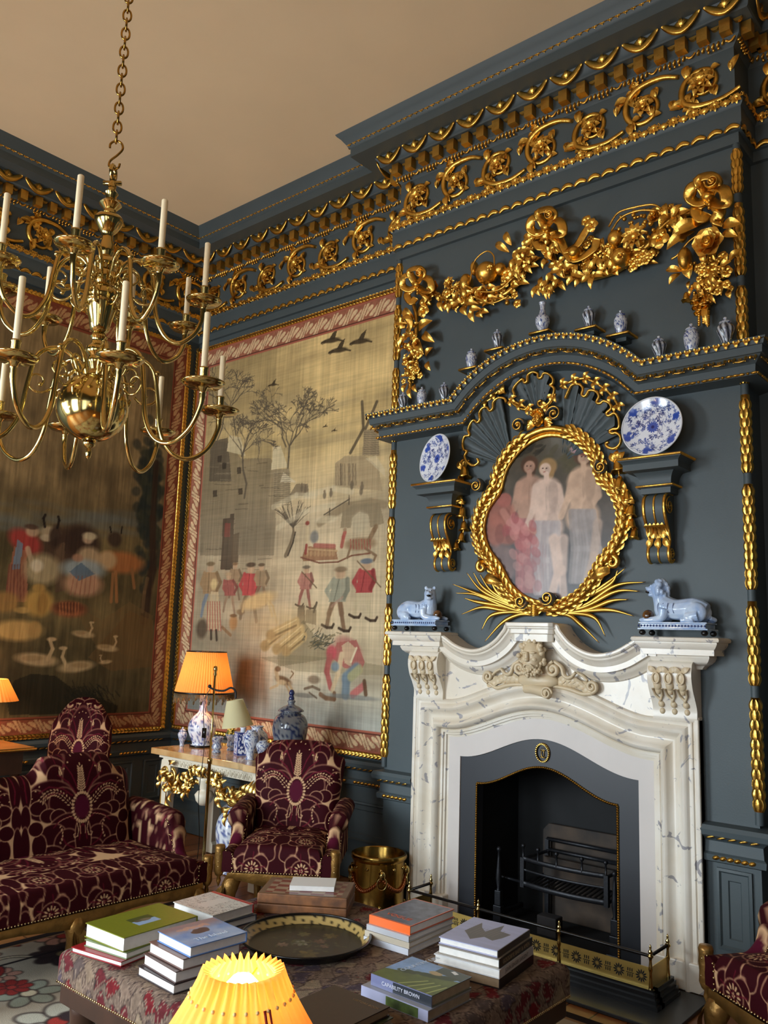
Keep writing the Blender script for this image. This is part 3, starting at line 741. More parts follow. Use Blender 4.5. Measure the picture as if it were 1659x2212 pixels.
mb = MB(); addbox(mb, -2.52, -2.40, 4.38, 4.46, .007, .11); o = mb.build('firebrick', mat('burnt_brick', (38, 34, 34), .9, var=.3)); tag(o, 'soot-black firebrick lying on the chamber floor under the grate', 'brick'); bevel(o, .006)
# ------------------------------------------------------------------ hearth slab and fender
mb = MB(); addbox(mb, FX - .83, FX + .915, 3.70, YB - .072, -.004, .012); o = mb.build('hearth_slab', mat('black_slate', (40, 42, 44), .35, var=.2, vscale=5)); tag(o, 'dark slate hearth slab in front of the marble chimneypiece', 'hearth', kind='thing'); bevel(o, .003)
FXC, FH, FYF, FYB = -2.355, .695, 3.90, 4.15
fe = thing('fender', 'pierced brass fender with black top rail on dark moulded base', 'fender', (FXC, FYF, .012))
mb = MB()
for (e, z0, z1) in ((.05, .012, .03), (.04, .03, .05), (.03, .05, .072), (.02, .072, .085)):
    addbox(mb, FXC - FH - e, FXC + FH + e, FYF - e, FYF + .03, z0, z1)
    for s in (-1, 1):
        a, b = sorted((FXC + s * (FH - .03), FXC + s * (FH + e))); addbox(mb, a, b, FYF, FYB - .03, z0, z1)
mb.build('base_moulding', BLACK, fe)
mb = MB(); addbox(mb, FXC - FH, FXC + FH, FYF, FYF + .004, .085, .172)
for s in (-1, 1):
    a, b = sorted((FXC + s * FH, FXC + s * (FH - .004))); addbox(mb, a, b, FYF, FYB - .04, .085, .172)
pl = mb.build('pierced_plate', mat('satin_brass', (214, 182, 104), .38, 1.0, var=.1, vscale=9), fe)
mb = MB(); HOLE = mat('pierced_shadow', (12, 11, 9), .9); k = 0
for x in np.arange(FXC - FH + .05, FXC + FH - .03, .054):
    c = np.array([x, FYF - .0008, .128])
    if k % 2 == 0:
        for q in range(12):
            V, F = leaf(.022, .0036, 0, 0, 5, 3); mb.add(V, F, frame(c, (1, 0, 0), OUT) @ T(rz=q * PI / 6) @ T(.007))
    else:
        for zz in (-.018, .006):
            for q in range(3): V, F = box(-.0022, .0022, 0, .014, 0, .0004); mb.add(V, F, frame(c, (1, 0, 0), OUT) @ T(-.01 + q * .01, zz), smooth=False)
        V, F = box(-.018, .018, -.0015, .0015, 0, .0004); mb.add(V, F, frame(c, (1, 0, 0), OUT), smooth=False)
    k += 1
mb.build('piercings', HOLE, pl)
mb = MB(); V, F = tube([(FXC - FH, FYB - .05, .222), (FXC - FH, FYF, .222), (FXC - FH + .001, FYF, .222), (FXC + FH - .001, FYF, .222), (FXC + FH, FYF, .222), (FXC + FH, FYB - .05, .222)], .0075, 10); mb.add(V, F); mb.build('top_rail', BLACK, fe)
fin = [(0, .272), (.003, .268), (.006, .258), (.004, .25), (.009, .243), (.010, .235), (.006, .23), (.013, .226), (.014, .218), (.008, .212), (.006, .20), (.008, .18), (.010, .165), (.006, .15), (.007, .12), (.010, .09), (.010, .082)]
for (x, y) in [(FXC - FH, FYF), (FXC - FH, FYB - .05), (FXC - .235, FYF), (FXC + .235, FYF), (FXC + FH, FYF), (FXC + FH, FYB - .05)]:
    mb = MB(); V, F = lathe(fin, 14); mb.add(V, F, T(x, y, 0)); mb.build('finial_post', BRASS, fe)
# ================================================================== overmantel mouldings
OX = -2.375
def B(px, py, o=0.0): return Yp(px, py, YB - o)
hs, ap, zt = .625, .268, 3.108; Rc = (hs * hs + ap * ap) / (2 * ap)
xx = np.linspace(-hs, hs, 41); top = [(BX0, zt)] + [(OX + x, zt + ap - (Rc - math.sqrt(Rc * Rc - x * x))) for x in xx] + [(BX1, zt)]
top = np.array(top)
def offs(a):
    d = np.diff(top, axis=0); d /= np.linalg.norm(d, axis=1)[:, None]; n = np.stack([d[:, 1], -d[:, 0]], 1); Q = [top[0] + n[0] * a]
    for i in range(1, len(top) - 1): Q.append(top[i] + (n[i - 1] + n[i]) / (1 + n[i - 1] @ n[i]) * a)
    Q.append(top[-1] + n[-1] * a); return np.array(Q)
def opath(a, o, ret=True):
    Q = offs(a); Q[0, 0] = BX0 - o; Q[-1, 0] = BX1 + o
    P = np.stack([Q[:, 0], np.full(len(Q), YB - o), Q[:, 1]], 1)
    return np.concatenate([[[BX0 - o, YM, Q[0, 1]]], P, [[BX1 + o, YM, Q[-1, 1]]]]) if ret else P
pp_ = [(0, 0), (0, .146), (.01, .146), (.012, .14), (.034, .132), (.036, .126), (.074, .123), (.076, .116), (.112, .082), (.114, .078), (.153, .075), (.155, .086), (.163, .09), (.171, .086), (.173, .05), (.185, .0)]
mb = MB(); mb.add(np.stack([opath(a, o) for a, o in pp_], 1), gridF(len(top) + 2, len(pp_))[:, ::-1]); ped = struct('trim_12', mb, BLUE, sharp=30)
def onpath(a, o, pitch, fn, mb):
    P = opath(a, o); L = arclen(P)[-1]; k = int(L / pitch); s = (np.arange(k) + .5) * L / k; p, t = along(P, s)
    for i in range(k):
        n = OUT if abs(t[i][1]) < .5 else np.array([1.0 if t[i][1] > 0 else -1.0, 0, 0]); fn(mb, frame(p[i], t[i], n), L / k, i)
mb = MB()
def f(mb, M, p, i):
    V, F = tube([(-p / 2, .012, .004), (p / 2, .012, .004)], .0045, 5); mb.add(V, F, M)
    for a, l in ((-PI / 2, .024), (-.35, .015), (-PI + .35, .015)): V, F = leaf(l * 1.25, .010, .35, .3, 5, 3); mb.add(V, F, M @ T(0, .012, .005, rz=a))
onpath(.022, .138, .048, f, mb); mb.build('leaf_edging', GOLD, ped)
mb = MB()
def f(mb, M, p, i):
    M = M @ T(0, 0, .003, rx=-.75, s=1.25)
    if i % 2 == 0:
        for s in (-1, 1):
            V, F = tube([(s * .018, -.018, .006), (s * .02, .002, .008), (s * .012, .016, .01), (0, .02, .012)], [.004, .005, .005, .004], 6); mb.add(V, F, M)
            V, F = leaf(.016, .006, .3, .3, 5, 3); mb.add(V, F, M @ T(0, 0, .006, rz=PI / 2 + s * 2.2))
        V, F = sphere((0, -.002, .008), (.007, .010, .007), 8, 6); mb.add(V, F, M)
    else:
        for z in (-.014, 0, .012):
            for s in (-1, 1): V, F = leaf(.014, .005, .3, .2, 5, 3); mb.add(V, F, M @ T(0, z, .004, rz=PI / 2 - s * 1.0))
        V, F = tube([(-p * .5, -.012, .004), (0, -.02, .004), (p * .5, -.012, .004)], .0035, 5); mb.add(V, F, M)
onpath(.095, .102, .05, f, mb); mb.build('leaf_and_dart_band', GOLD, ped)
mb = MB()
def f(mb, M, p, i):
    V, F = sphere((0, 0, 0), (p * (.62 if i % 4 else .28), .008, .008), 7, 5); mb.add(V, F, M)
onpath(.163, .09, .03, f, mb); mb.build('bead_line', GOLD, ped)
# ------------------------------------------------------------------ glazed pottery pattern (cobalt on white)
DELFT = Canvas(0, 1, 0, 1, 420, 420, (226, 231, 238)); rd = random.Random(11)
for k in range(150):
    x, y = rd.random(), rd.random(); r = rd.uniform(.012, .05)
    for ox in (-1, 0, 1):
        for oy in (-1, 0, 1):
            if not (-.1 < x + ox < 1.1 and -.1 < y + oy < 1.1): continue
            n = rd.choice((5, 6, 7)); rd2 = random.Random(k)
            for q in range(n):
                a = q * 2 * PI / n + k; DELFT.ell(x + ox + r * .6 * math.cos(a), y + oy + r * .6 * math.sin(a), r * .45, r * .2, (48, 66, 138) if k % 3 else (92, 112, 176), .9, a)
            DELFT.ell(x + ox, y + oy, r * .22, r * .22, (30, 42, 104))
            DELFT.line([(x + ox, y + oy), (x + ox + r * 1.6 * math.cos(k), y + oy + r * 1.6 * math.sin(k)), (x + ox + r * 2 * math.cos(k + .7), y + oy + r * 2 * math.sin(k + .7))], .004, (70, 88, 150), .8)
def glaze_cols(V, su, sv, off, tint=1.0, stripes=None, R=None):
    th = np.arctan2(V[:, 1], V[:, 0]) / (2 * PI); c = DELFT.sample(th * su + off, V[:, 2] * sv + off * .7)
    if stripes: 
        n_, tw = stripes; q = .5 + .5 * np.cos(2 * PI * (th * n_ + V[:, 2] * tw)); c = c * (.35 + .65 * q[:, None]) * .5 + np.array([232, 234, 238]) * (q[:, None] ** .6) * .5
    return lin(np.clip(c * tint, 0, 255))
def vase(name, label, group, pos, h, r, kind, seed, lid=True, twist=0, su=3, sv=6.0, tint=1.0, cat='vase', neck=.5):
    root = thing(name, label, cat, pos, 0, group)
    hb = h * (.80 if lid else 1.0)
    pts = {'bal': [(0, 0), (.52, 0), (.5, .03), (.46, .10), (.56, .28), (.82, .52), (1, .72), (.95, .84), (.72, .93), (.55, .97), (.56, 1.0), (.48, 1.0), (.4, .94)],
           'oct': [(0, 0), (.62, 0), (.6, .02), (.66, .1), (.86, .32), (1, .58), (1, .74), (.86, .88), (.6, .96), (.56, 1.0), (.5, 1.0), (.4, .95)],
           'bot': [(0, 0), (.55, 0), (.52, .05), (.6, .12), (.9, .3), (1, .45), (.85, .6), (.5, .68), (.36, .74), (.34, .84), (.5, .9), (.52, .95), (.48, 1), (.38, 1), (.3, .95)],
           'dbl': [(0, 0), (.6, 0), (.55, .04), (.5, .08), (.75, .18), (.95, .3), (1, .4), (.9, .5), (.62, .58), (.5, .62), (.4, .7), (.34, .8), (.38, .9), (.5, .98), (.48, 1.0), (.38, .97)]}[kind]
    P = cr(np.array(pts) * [r, hb], 4); P[:, 0] = np.maximum(P[:, 0], 0)
    V, F = lathe(P, 48)
    if twist: 
        th = np.arctan2(V[:, 1], V[:, 0]); k = 1 + .05 * np.cos(8 * th + twist * V[:, 2] / hb) * np.clip(V[:, 2] / hb * 6, 0, 1) * np.clip((.9 - V[:, 2] / hb) * 6, 0, 1); V[:, :2] *= k[:, None]
    mb = MB(); mb.add(V, F, T(*pos), col=glaze_cols(V, su, sv, seed * .37, tint, (8, twist / (2 * PI * hb)) if twist else None)); mb.build('body', GLAZE, root, colors=True)
    if lid:
        rl = r * pts[-3][0] * 1.18; P = cr([(rl * .8, hb * .985), (rl * 1.12, hb * 1.0), (rl * 1.05, hb + h * .03), (rl * .7, hb + h * .075), (rl * .32, hb + h * .11), (rl * .28, hb + h * .135), (rl * .36, hb + h * .165), (rl * .2, hb + h * .195), (0, hb + h * .2)], 3)
        V, F = lathe(P, 32); mb = MB(); mb.add(V, F, T(*pos), col=glaze_cols(V, su, sv, seed * .9, tint)); mb.build('lid', GLAZE, root, colors=True)
    return root
ZL = 3.1085
for i, (nm, lb, x, z, h, r, kd, tw) in enumerate((
    ('lidded_vase', 'small spiral-ribbed lidded vase at the far left end of the pediment ledge', -3.432, ZL, .125, .034, 'bal', 7),
    ('lidded_vase', 'small flowered lidded vase standing second from the left end of the pediment ledge', -3.273, ZL, .135, .033, 'oct', 0),
    ('lidded_vase', 'small spiral-ribbed lidded vase where the left pediment ledge meets the arch', -3.093, ZL, .135, .034, 'bal', 7),
    ('lidded_vase', 'dark flowered lidded vase on the lowest left gilt bracket shelf above the arch', -2.886, 3.290, .135, .036, 'oct', 0),
    ('lidded_vase', 'spiral-ribbed lidded vase on the upper left gilt bracket shelf above the arch', -2.696, 3.375, .135, .033, 'bal', 7),
    ('bottle_vase', 'tall white bottle vase with round medallions at the top of the arch', -2.382, 3.416, .19, .043, 'dbl', 0),
    ('lidded_vase', 'white spiral-ribbed lidded vase on the gilt shelf just right of the arch top', -2.085, 3.372, .14, .036, 'bal', 7),
    ('lidded_vase', 'dark flowered lidded vase on the lowest right gilt bracket shelf above the arch', -1.894, 3.294, .145, .036, 'oct', 0),
    ('lidded_vase', 'spiral-ribbed lidded vase where the right pediment ledge meets the arch', -1.68, ZL, .135, .038, 'bal', 7),
    ('lidded_vase', 'blue flowered lidded vase second from the right end of the pediment ledge', -1.507, ZL, .165, .039, 'oct', 0),
    ('lidded_vase', 'tall spiral-ribbed lidded vase at the far right end of the pediment ledge', -1.334, ZL, .160, .041, 'bal', 7))):
    y = YB - .07
    vase(nm, lb, 'blue and white vases along the pediment', (x, y, z + .0005), h, r, kd, i, lid=nm != 'bottle_vase', twist=tw, tint=.92)
    if z > ZL + .01:
        lbs = {3: 'lowest left gilt-edged bracket shelf above the arched pediment', 4: 'upper left gilt-edged bracket shelf above the arched pediment', 5: 'topmost gilt-edged bracket shelf at the crown of the arch', 6: 'upper right gilt-edged bracket shelf above the arched pediment', 7: 'lowest right gilt-edged bracket shelf above the arched pediment'}[i]
        sh = thing('bracket_shelf', lbs, 'shelf', (x, YB, z), 0, 'gilt bracket shelves above the arch')
        mb = MB(); w2 = .062; addbox(mb, x - w2, x + w2, YB - .115, YB, z - .012, z); addbox(mb, x - w2 * .5, x + w2 * .5, YB - .07, YB, z - .035, z - .012); bevel(mb.build('shelf_board', BLUE, sh), .002)
        mb = MB(); V, F = tube([(x - w2, YB - .0, z - .006), (x - w2, YB - .115, z - .006), (x - w2 + .001, YB - .1155, z - .006), (x + w2 - .001, YB - .1155, z - .006), (x + w2, YB - .115, z - .006), (x + w2, YB, z - .006)], .008, 6); mb.add(V, F); mb.build('gilt_edge', GOLD, sh)
# ------------------------------------------------------------------ chargers on wall consoles
def charger(label, c, R, yaw, seed):
    root = thing('charger', label, 'plate', (c[0], c[1], c[2] - R), 0, 'blue and white chargers')
    nr, na = 70, 160; q = np.linspace(0, 1, nr); a = np.linspace(0, 2 * PI, na, endpoint=False)
    Q, A = np.meshgrid(q, a, indexing='ij'); X = Q * R * np.cos(A); Y = Q * R * np.sin(A); Zz = .022 * np.clip((Q - .55) / .45, 0, 1) ** 1.3
    cv = Canvas(-1.02, 1.02, -1.02, 1.02, 420, 420, (228, 232, 240)); r_ = random.Random(seed)
    def fl(x, y, s, col, n=7):
        for k in range(n):
            b = k * 2 * PI / n + r_.random(); cv.ell(x + s * .62 * math.cos(b), y + s * .62 * math.sin(b), s * .42, s * .2, col, .95, b)
    for k in range(120):
        b = r_.random() * 6.28; d = math.sqrt(r_.uniform(.06, .85)); s = r_.uniform(.05, .085); cv.line([(d * math.cos(b), d * math.sin(b)), (d * math.cos(b) + s * 1.6 * math.cos(k), d * math.sin(b) + s * 1.6 * math.sin(k)), (d * math.cos(b) + s * 2.4 * math.cos(k + .8), d * math.sin(b) + s * 2.4 * math.sin(k + .8))], .008, (92, 108, 156), .7)
        fl(d * math.cos(b), d * math.sin(b), s, (34, 48, 112) if k % 2 else (66, 88, 160), r_.choice((4, 5, 6)))
    for k in range(6):
        b = k * PI / 3 + .35; x, y = .86 * math.cos(b), .86 * math.sin(b)
        for z in range(14): cv.ell(x + r_.gauss(0, .06), y + r_.gauss(0, .06), .07, .05, (52, 80, 168), .8, r_.random() * 3)
    for k in range(14):
        b = k * 2 * PI / 14; cv.ell(.13 * math.cos(b), .13 * math.sin(b), .075, .035, (58, 84, 168), .95, b)
    cv.ell(0, 0, .06, .06, (26, 40, 110))
    cols = lin(cv.sample(Q.ravel() * np.cos(A.ravel()), Q.ravel() * np.sin(A.ravel()))); cols[Q.ravel() > .975] = lin((222, 226, 232))
    n = np.array([math.sin(yaw), -math.cos(yaw), .12]); M = frame(c, np.cross((0, 0, 1), n) * 1.0, n)
    V = np.stack([X, Y, Zz], -1).reshape(-1, 3); mb = MB(); mb.add(V, gridF(nr, na, cv=True), M, col=cols)
    V2 = V.copy(); V2[:, 2] -= .006; mb.add(V2, gridF(nr, na, cv=True)[:, ::-1], M, col=np.tile(lin((205, 212, 222)), (len(V2), 1)))
    mb.build('dish', GLAZE, root, colors=True)
    mb = MB(); a = np.linspace(0, 2 * PI, 97)[:-1]; V, F = tube(np.stack([R * np.cos(a), R * np.sin(a), np.full(96, .0195)], 1), .0045, 8, closed=True); mb.add(V, F, M, col=np.tile(lin((220, 224, 230)), (len(V), 1))); mb.build('rim', GLAZE, root, colors=True)
charger('blue and white floral charger on the right console, seen nearly face on', (-1.70, YB - .125, 2.735), .157, .05, 5)
charger('blue and white floral charger on the left console, turned and seen narrow', (-3.10, YB - .12, 2.733), .153, -.30, 9)
def console(label, cx_, sgn):
    root = thing('wall_console', label, 'wall bracket', (cx_, YB, 2.03), 0, 'scrolled wall consoles')
    pr = [(0, 2.574), (.105, 2.574), (.108, 2.566), (.105, 2.556), (.098, 2.552), (.09, 2.545), (.085, 2.538), (.085, 2.505), (.045, 2.498)] + [(.022 + .022 * (1 - t) ** 2, 2.498 - .05 * t) for t in (.2, .4, .6, .8, 1)] + [(.022, 2.435), (.032, 2.433), (.036, 2.427), (.032, 2.42), (.018, 2.417), (.016, 2.388), (0, 2.385)]
    hw, dp = .062, .085
    P = np.array([(cx_ - hw, YB), (cx_ - hw, YB - dp), (cx_ + hw, YB - dp), (cx_ + hw, YB)]); Nn = np.array([(-1, 0), (0, -1), (1, 0.)]); VV = []
    for o_, z_ in pr:
        VV.append([[*(P[0] + Nn[0] * o_), z_], [*(P[1] + (Nn[0] + Nn[1]) * o_), z_], [*(P[2] + (Nn[1] + Nn[2]) * o_), z_], [*(P[3] + Nn[2] * o_), z_]])
    mb = MB(); VV = np.array(VV).transpose(1, 0, 2); mb.add(VV, gridF(4, len(pr))[:, ::-1], smooth=False); o_ = .105
    mb.add(np.array([[cx_ - hw - o_, YB, 2.574], [cx_ - hw - o_, YB - dp - o_, 2.574], [cx_ + hw + o_, YB - dp - o_, 2.574], [cx_ + hw + o_, YB, 2.574]]), np.array([[0, 1, 2, 3]]), smooth=False)
    mb.build('moulded_shelf', BLUE, root, sharp=35)
    mb = MB()
    for o_, z_, r_ in ((.106, 2.566, .0075), (.034, 2.427, .006)):
        Q = [(cx_ - hw - o_, YB, z_), (cx_ - hw - o_, YB - dp - o_, z_), (cx_ - hw - o_ + .001, YB - dp - o_, z_), (cx_ + hw + o_ - .001, YB - dp - o_, z_), (cx_ + hw + o_, YB - dp - o_, z_), (cx_ + hw + o_, YB, z_)]; V, F = tube(Q, r_, 7); mb.add(V, F)
    mb.build('gilt_edges', GOLD, root)
    s = cr([(.02, 2.387), (.075, 2.387), (.118, 2.365), (.132, 2.32), (.122, 2.27), (.095, 2.22), (.07, 2.175), (.062, 2.14), (.075, 2.11), (.082, 2.075), (.068, 2.042), (.04, 2.032), (.015, 2.05)], 5)
    poly = np.concatenate([s, [(0, 2.06), (0, 2.387)]]); fx = lambda x: (lambda q: np.stack([np.full(len(q), x), YB - q[:, 0], q[:, 1]], 1))
    mb = MB(); prism(mb, poly, fx(cx_ - .056), fx(cx_ + .056), smooth=True); mb.build('scroll', BLUE, root, sharp=50)
    mb = MB()
    for x, r_ in ((cx_ - .054, .0075), (cx_, .005), (cx_ + .054, .0075)):
        q = np.stack([np.full(len(s), x), YB - s[:, 0] - .001, s[:, 1]], 1); V, F = tube(q, r_, 7, sq=(1.2, .7)); mb.add(V, F)
    for e in (-1, 1):
        x = cx_ + e * .058
        for c_, r0, a0, tn in (((.068, 2.322), .05, PI / 2, -1.6), ((.045, 2.077), .035, -PI / 2, 1.5)):
            sp_ = spiral(c_, r0, .012, a0, tn, 34); V, F = tube(np.stack([np.full(34, x), YB - sp_[:, 0], sp_[:, 1]], 1), .0045, 6); mb.add(V, F)
            flower(mb, frame((x, YB - c_[0], c_[1]), (0, 1, 0), (e, 0, 0)), .015, 6, .3, .3, layers=1)
    mb.build('gilt_ridges', GOLD, root)
    mb = MB()
    for k in range(-2, 3): V, F = leaf(.095 - .012 * abs(k), .02, -.12, .35, 8, 5); mb.add(V, F, frame((cx_ + k * .014, YB - .105, 2.225), (k * .22, .38, -1), OUT) @ T(rz=0))
    for k in range(-2, 3): V, F = leaf(.03, .014, .5, .3, 6, 3); mb.add(V, F, frame((cx_ + k * .021, YB - .105, 2.212), (0, -.6, .6), OUT))
    for k in range(-1, 2): V, F = leaf(.06, .018, .2, .35, 7, 5); mb.add(V, F, frame((cx_ + k * .03, YB - .075, 2.16), (k * .5, .1, -1), OUT))
    mb.build('acanthus_leaf', GOLD, root)
console('dark blue scrolled wall console with gilt edges left of the oval painting', -3.075, -1)
console('dark blue scrolled wall console with gilt edges right of the oval painting', -1.70, 1)
# ------------------------------------------------------------------ painting in its shell cartouche
pt = thing('overmantel_painting', 'shaped oil painting of pale figures in gilded laurel frame with shell crest', 'painting', (OX, YB, 1.80))
half = [(0, 2.84), (.12, 2.815), (.22, 2.755), (.30, 2.665), (.335, 2.58), (.352, 2.52), (.40, 2.465), (.445, 2.40), (.47, 2.30), (.455, 2.20), (.415, 2.12), (.35, 2.045), (.315, 1.99), (.27, 1.92), (.19, 1.85), (.09, 1.808), (0, 1.80)]
loop = cr(half + [(-x, z) for x, z in half[-2:0:-1]], 6, closed=True)
def shrink(Pl, k):
    d = np.roll(Pl, -1, 0) - np.roll(Pl, 1, 0); d /= np.linalg.norm(d, axis=1)[:, None]; return Pl + np.stack([-d[:, 1], d[:, 0]], 1) * -k
ins_ = shrink(loop, .035)
def inside(P, X, Y):
    r = np.zeros(X.shape, bool); j = len(P) - 1
    for i in range(len(P)):
        xi, yi = P[i]; xj, yj = P[j]; r ^= ((yi > Y) != (yj > Y)) & (X < (xj - xi) * (Y - yi) / (yj - yi + 1e-12) + xi); j = i
    return r
pc = Canvas(-.47, .47, 1.80, 2.84, 300, 330, (74, 66, 52))
def q(px, py): p = Yp(px, py, YB - .02); return np.array([p[0] - OX, p[2]])
n1 = fbm(pc.X * 7, pc.Y * 7, 5, 3); n2 = fbm(pc.X * 22, pc.Y * 22, 4, 8); t = np.clip((pc.Y - 1.85) / .9, 0, 1)
pc.C = (np.array([84, 80, 84]) * (1 - t[..., None]) + np.array([80, 70, 54]) * t[..., None]) * (.7 + .6 * n1[..., None])  # greyer towards the bottom: faint window glare put into the colour
def E(px, py, rx, ry, col, a=.9, rot=0, soft=.14):
    c = q(px, py); pc.ell(c[0], c[1], rx * .0042, ry * .0031, col, a, rot, soft)
def Ln(pts, w, col, a=.9, w1=None): pc.line([q(*p) for p in pts], w * .0034, col, a, None if w1 is None else w1 * .0034)
E(1230, 960, 40, 35, (128, 130, 128), .7, 0, .6); E(1215, 990, 50, 30, (70, 62, 46), .5, 0, .5); E(1110, 960, 45, 40, (58, 50, 38), .5, 0, .6)
r_ = random.Random(4)
for k in range(60): E(1105 + r_.gauss(0, 26), 972 + r_.gauss(0, 8), 7, 3, (44, 40, 30), .6, r_.random())
for k in range(40): E(1250 + r_.gauss(0, 26), 985 + r_.gauss(0, 14), 9, 6, (82, 76, 54), .5, r_.random())
SK, SK2, RD = (206, 178, 160), (176, 138, 116), (176, 104, 100)
def fig(hx, hy, lean, hair, skin, L=1.0, drape=(150, 140, 142)):
    E(hx + 2, hy - 2, 14, 17, hair); E(hx + 6, hy + 12, 7, 12, hair); E(hx - 2 + lean * 2, hy + 3, 9, 12, skin); E(hx + 3 + lean * 2, hy + 6, 4, 8, tuple(c * .8 for c in skin), .6)
    for e_ in (-1, 1): E(hx - 3 + e_ * 4 + lean * 2, hy + 1, 1.5, 1.2, (70, 46, 40), .9)
    E(hx - 3 + lean * 2, hy + 9, 2.2, 1.2, (150, 80, 74), .8)
    Ln([(hx + lean, hy + 14), (hx + lean, hy + 28)], 5, skin)
    E(hx + lean, hy + 55, 24, 30, skin, .95); E(hx + lean * .5, hy + 92, 20, 26, skin, .95); E(hx, hy + 130, 25, 30, skin, .9)
    Ln([(hx - 22 + lean, hy + 42), (hx - 30, hy + 90), (hx - 45, hy + 130)], 8, skin, .9, 5); Ln([(hx + 24 + lean, hy + 42), (hx + 34, hy + 85), (hx + 12, hy + 118)], 8, skin, .9, 5)
    E(hx + 14 + lean, hy + 60, 8, 30, tuple(c * .78 for c in skin), .5); E(hx + lean, hy + 66, 2, 22, tuple(c * .84 for c in skin), .5); E(hx + 12, hy + 125, 9, 30, tuple(c * .78 for c in skin), .45)
    for k in range(9): Ln([(hx - 24 + k * 6, hy + 120), (hx - 28 + k * 7 + 3 * lean, hy + 200), (hx - 24 + k * 6, hy + 270)], 5, tuple(np.array(drape) * (.86 + .1 * (k % 3) / 2)), .75)
fig(1140, 1005, 2, (78, 52, 34), SK2, .9, (170, 108, 106)); fig(1180, 1010, -1, (150, 118, 76), SK, 1, (180, 168, 166)); fig(1256, 985, 3, (86, 60, 46), (196, 164, 138), 1, (160, 150, 146))
E(1252, 968, 16, 9, (170, 138, 144), .9); E(1262, 975, 10, 8, (110, 60, 52), .8)
for px, py, rx, ry in ((1080, 1110, 28, 36), (1095, 1150, 24, 30), (1070, 1145, 20, 40)): E(px, py, rx * .8, ry * .8, (160, 98, 82), .85); E(px + 8, py + 8, rx * .4, ry * .5, (120, 70, 60), .6)
E(1088, 1080, 12, 14, (164, 96, 84), .9); Ln([(1085, 1105), (1110, 1145), (1150, 1148)], 7, (178, 120, 104))
for k in range(30): E(1122 + r_.gauss(0, 13), 1165 + r_.gauss(0, 26), 6, 12, r_.choice((RD, (150, 70, 70), (196, 130, 124))), .55, r_.random())
for k in range(20): E(1142 + r_.gauss(0, 9), 1232 + r_.gauss(0, 18), 6, 11, r_.choice(((150, 96, 96), (176, 130, 124))), .5, r_.random())
Ln([(1195, 1165), (1205, 1230), (1190, 1285)], 11, SK, .85, 6); Ln([(1215, 1165), (1212, 1230), (1216, 1285)], 11, SK, .75, 6); Ln([(1290, 1130), (1282, 1200), (1262, 1270)], 9, (186, 160, 140), .6, 6)
E(1080, 1220, 26, 40, (150, 118, 112), .5); pc.C *= (.9 + .2 * n2[..., None])
m_ = inside(shrink(loop, .018), pc.X, pc.Y); idx = np.arange(pc.X.size).reshape(pc.X.shape); ok = m_[:-1, :-1] & m_[1:, :-1] & m_[:-1, 1:] & m_[1:, 1:]
Fq = np.stack([idx[:-1, :-1][ok], idx[:-1, 1:][ok], idx[1:, 1:][ok], idx[1:, :-1][ok]], 1); us = np.unique(Fq); mp_ = np.full(pc.X.size, -1); mp_[us] = np.arange(len(us))
mb = MB(); mb.add(np.stack([pc.X.ravel()[us] + OX, np.full(len(us), YB - .012), pc.Y.ravel()[us]], 1), mp_[Fq], col=lin(np.clip(pc.C.reshape(-1, 3)[us], 0, 255))); mb.build('canvas', PAINTED, pt, colors=True)
L3 = np.stack([loop[:, 0] + OX, np.full(len(loop), YB - .03), loop[:, 1]], 1)
mb = MB(); V, F = tube(L3, .025, 10, closed=True, sq=(1.0, .9)); mb.add(V, F)
Lc = np.concatenate([L3, L3[:1]]); Lt = arclen(Lc)[-1]; pp, tt = along(Lc, np.arange(0, Lt, .024))
for i, (p, t) in enumerate(zip(pp, tt)):
    if p[2] > 2.79 and abs(p[0] - OX) < .16: continue
    dr = t if p[0] < OX else -t
    if dr[2] < -.2: dr = -dr
    for s_ in (-1, 0, 1):
        V, F = leaf(.056, .0125, .16, .4, 7, 5); M = frame(p + np.array([0, -.015, 0]), dr, OUT); mb.add(V, F, M @ T(0, s_ * .016 + (.006 if i % 2 else -.006), .008 - abs(s_) * .01, rz=s_ * .25, rx=s_ * -.5))
    if i % 3 == 0: V, F = sphere(p + np.array([0, -.036, 0]), .007, 8, 6); mb.add(V, F)
mb.build('laurel_frame', GOLD, pt)
mb = MB(); l2 = shrink(loop, .032); V, F = tube(np.stack([l2[:, 0] + OX, np.full(len(l2), YB - .02), l2[:, 1]], 1), .011, 8, closed=True, sq=(1, 1.5)); mb.add(V, F); mb.build('inner_fillet', GOLD, pt)
# ribbed shell behind the frame, scalloped gilt edge
def C4(L_): return [(960 + a * .26522, 800 + b * .26522) for a, b in L_]
eR = C4([(985, 230), (1010, 170), (1040, 120), (1100, 115), (1130, 150), (1120, 200), (1150, 210), (1180, 165), (1230, 170), (1260, 210), (1240, 260), (1270, 270), (1300, 250), (1345, 270), (1360, 310), (1320, 350), (1340, 370), (1390, 350), (1420, 400), (1420, 470), (1370, 480), (1345, 500), (1370, 515), (1400, 510), (1435, 540), (1430, 600), (1390, 635), (1340, 630), (1315, 600), (1340, 585)])
eL = C4([(505, 265), (490, 230), (440, 225), (400, 260), (395, 310), (370, 330), (345, 300), (310, 310), (285, 350), (290, 400), (270, 425), (240, 405), (210, 440), (195, 490), (205, 530), (165, 540), (150, 600), (160, 650), (185, 660), (165, 700), (190, 750), (240, 775), (280, 750), (270, 720)])
eT = C4([(690, 290), (660, 320), (600, 300), (545, 250), (570, 200), (560, 160), (590, 110), (640, 70), (650, 100), (675, 90), (680, 40), (720, 15), (760, 25), (765, 60), (790, 60), (810, 25), (850, 30), (885, 70), (880, 110), (860, 120), (895, 150), (880, 220), (840, 280), (780, 295), (765, 260), (795, 245)])
mb = MB()
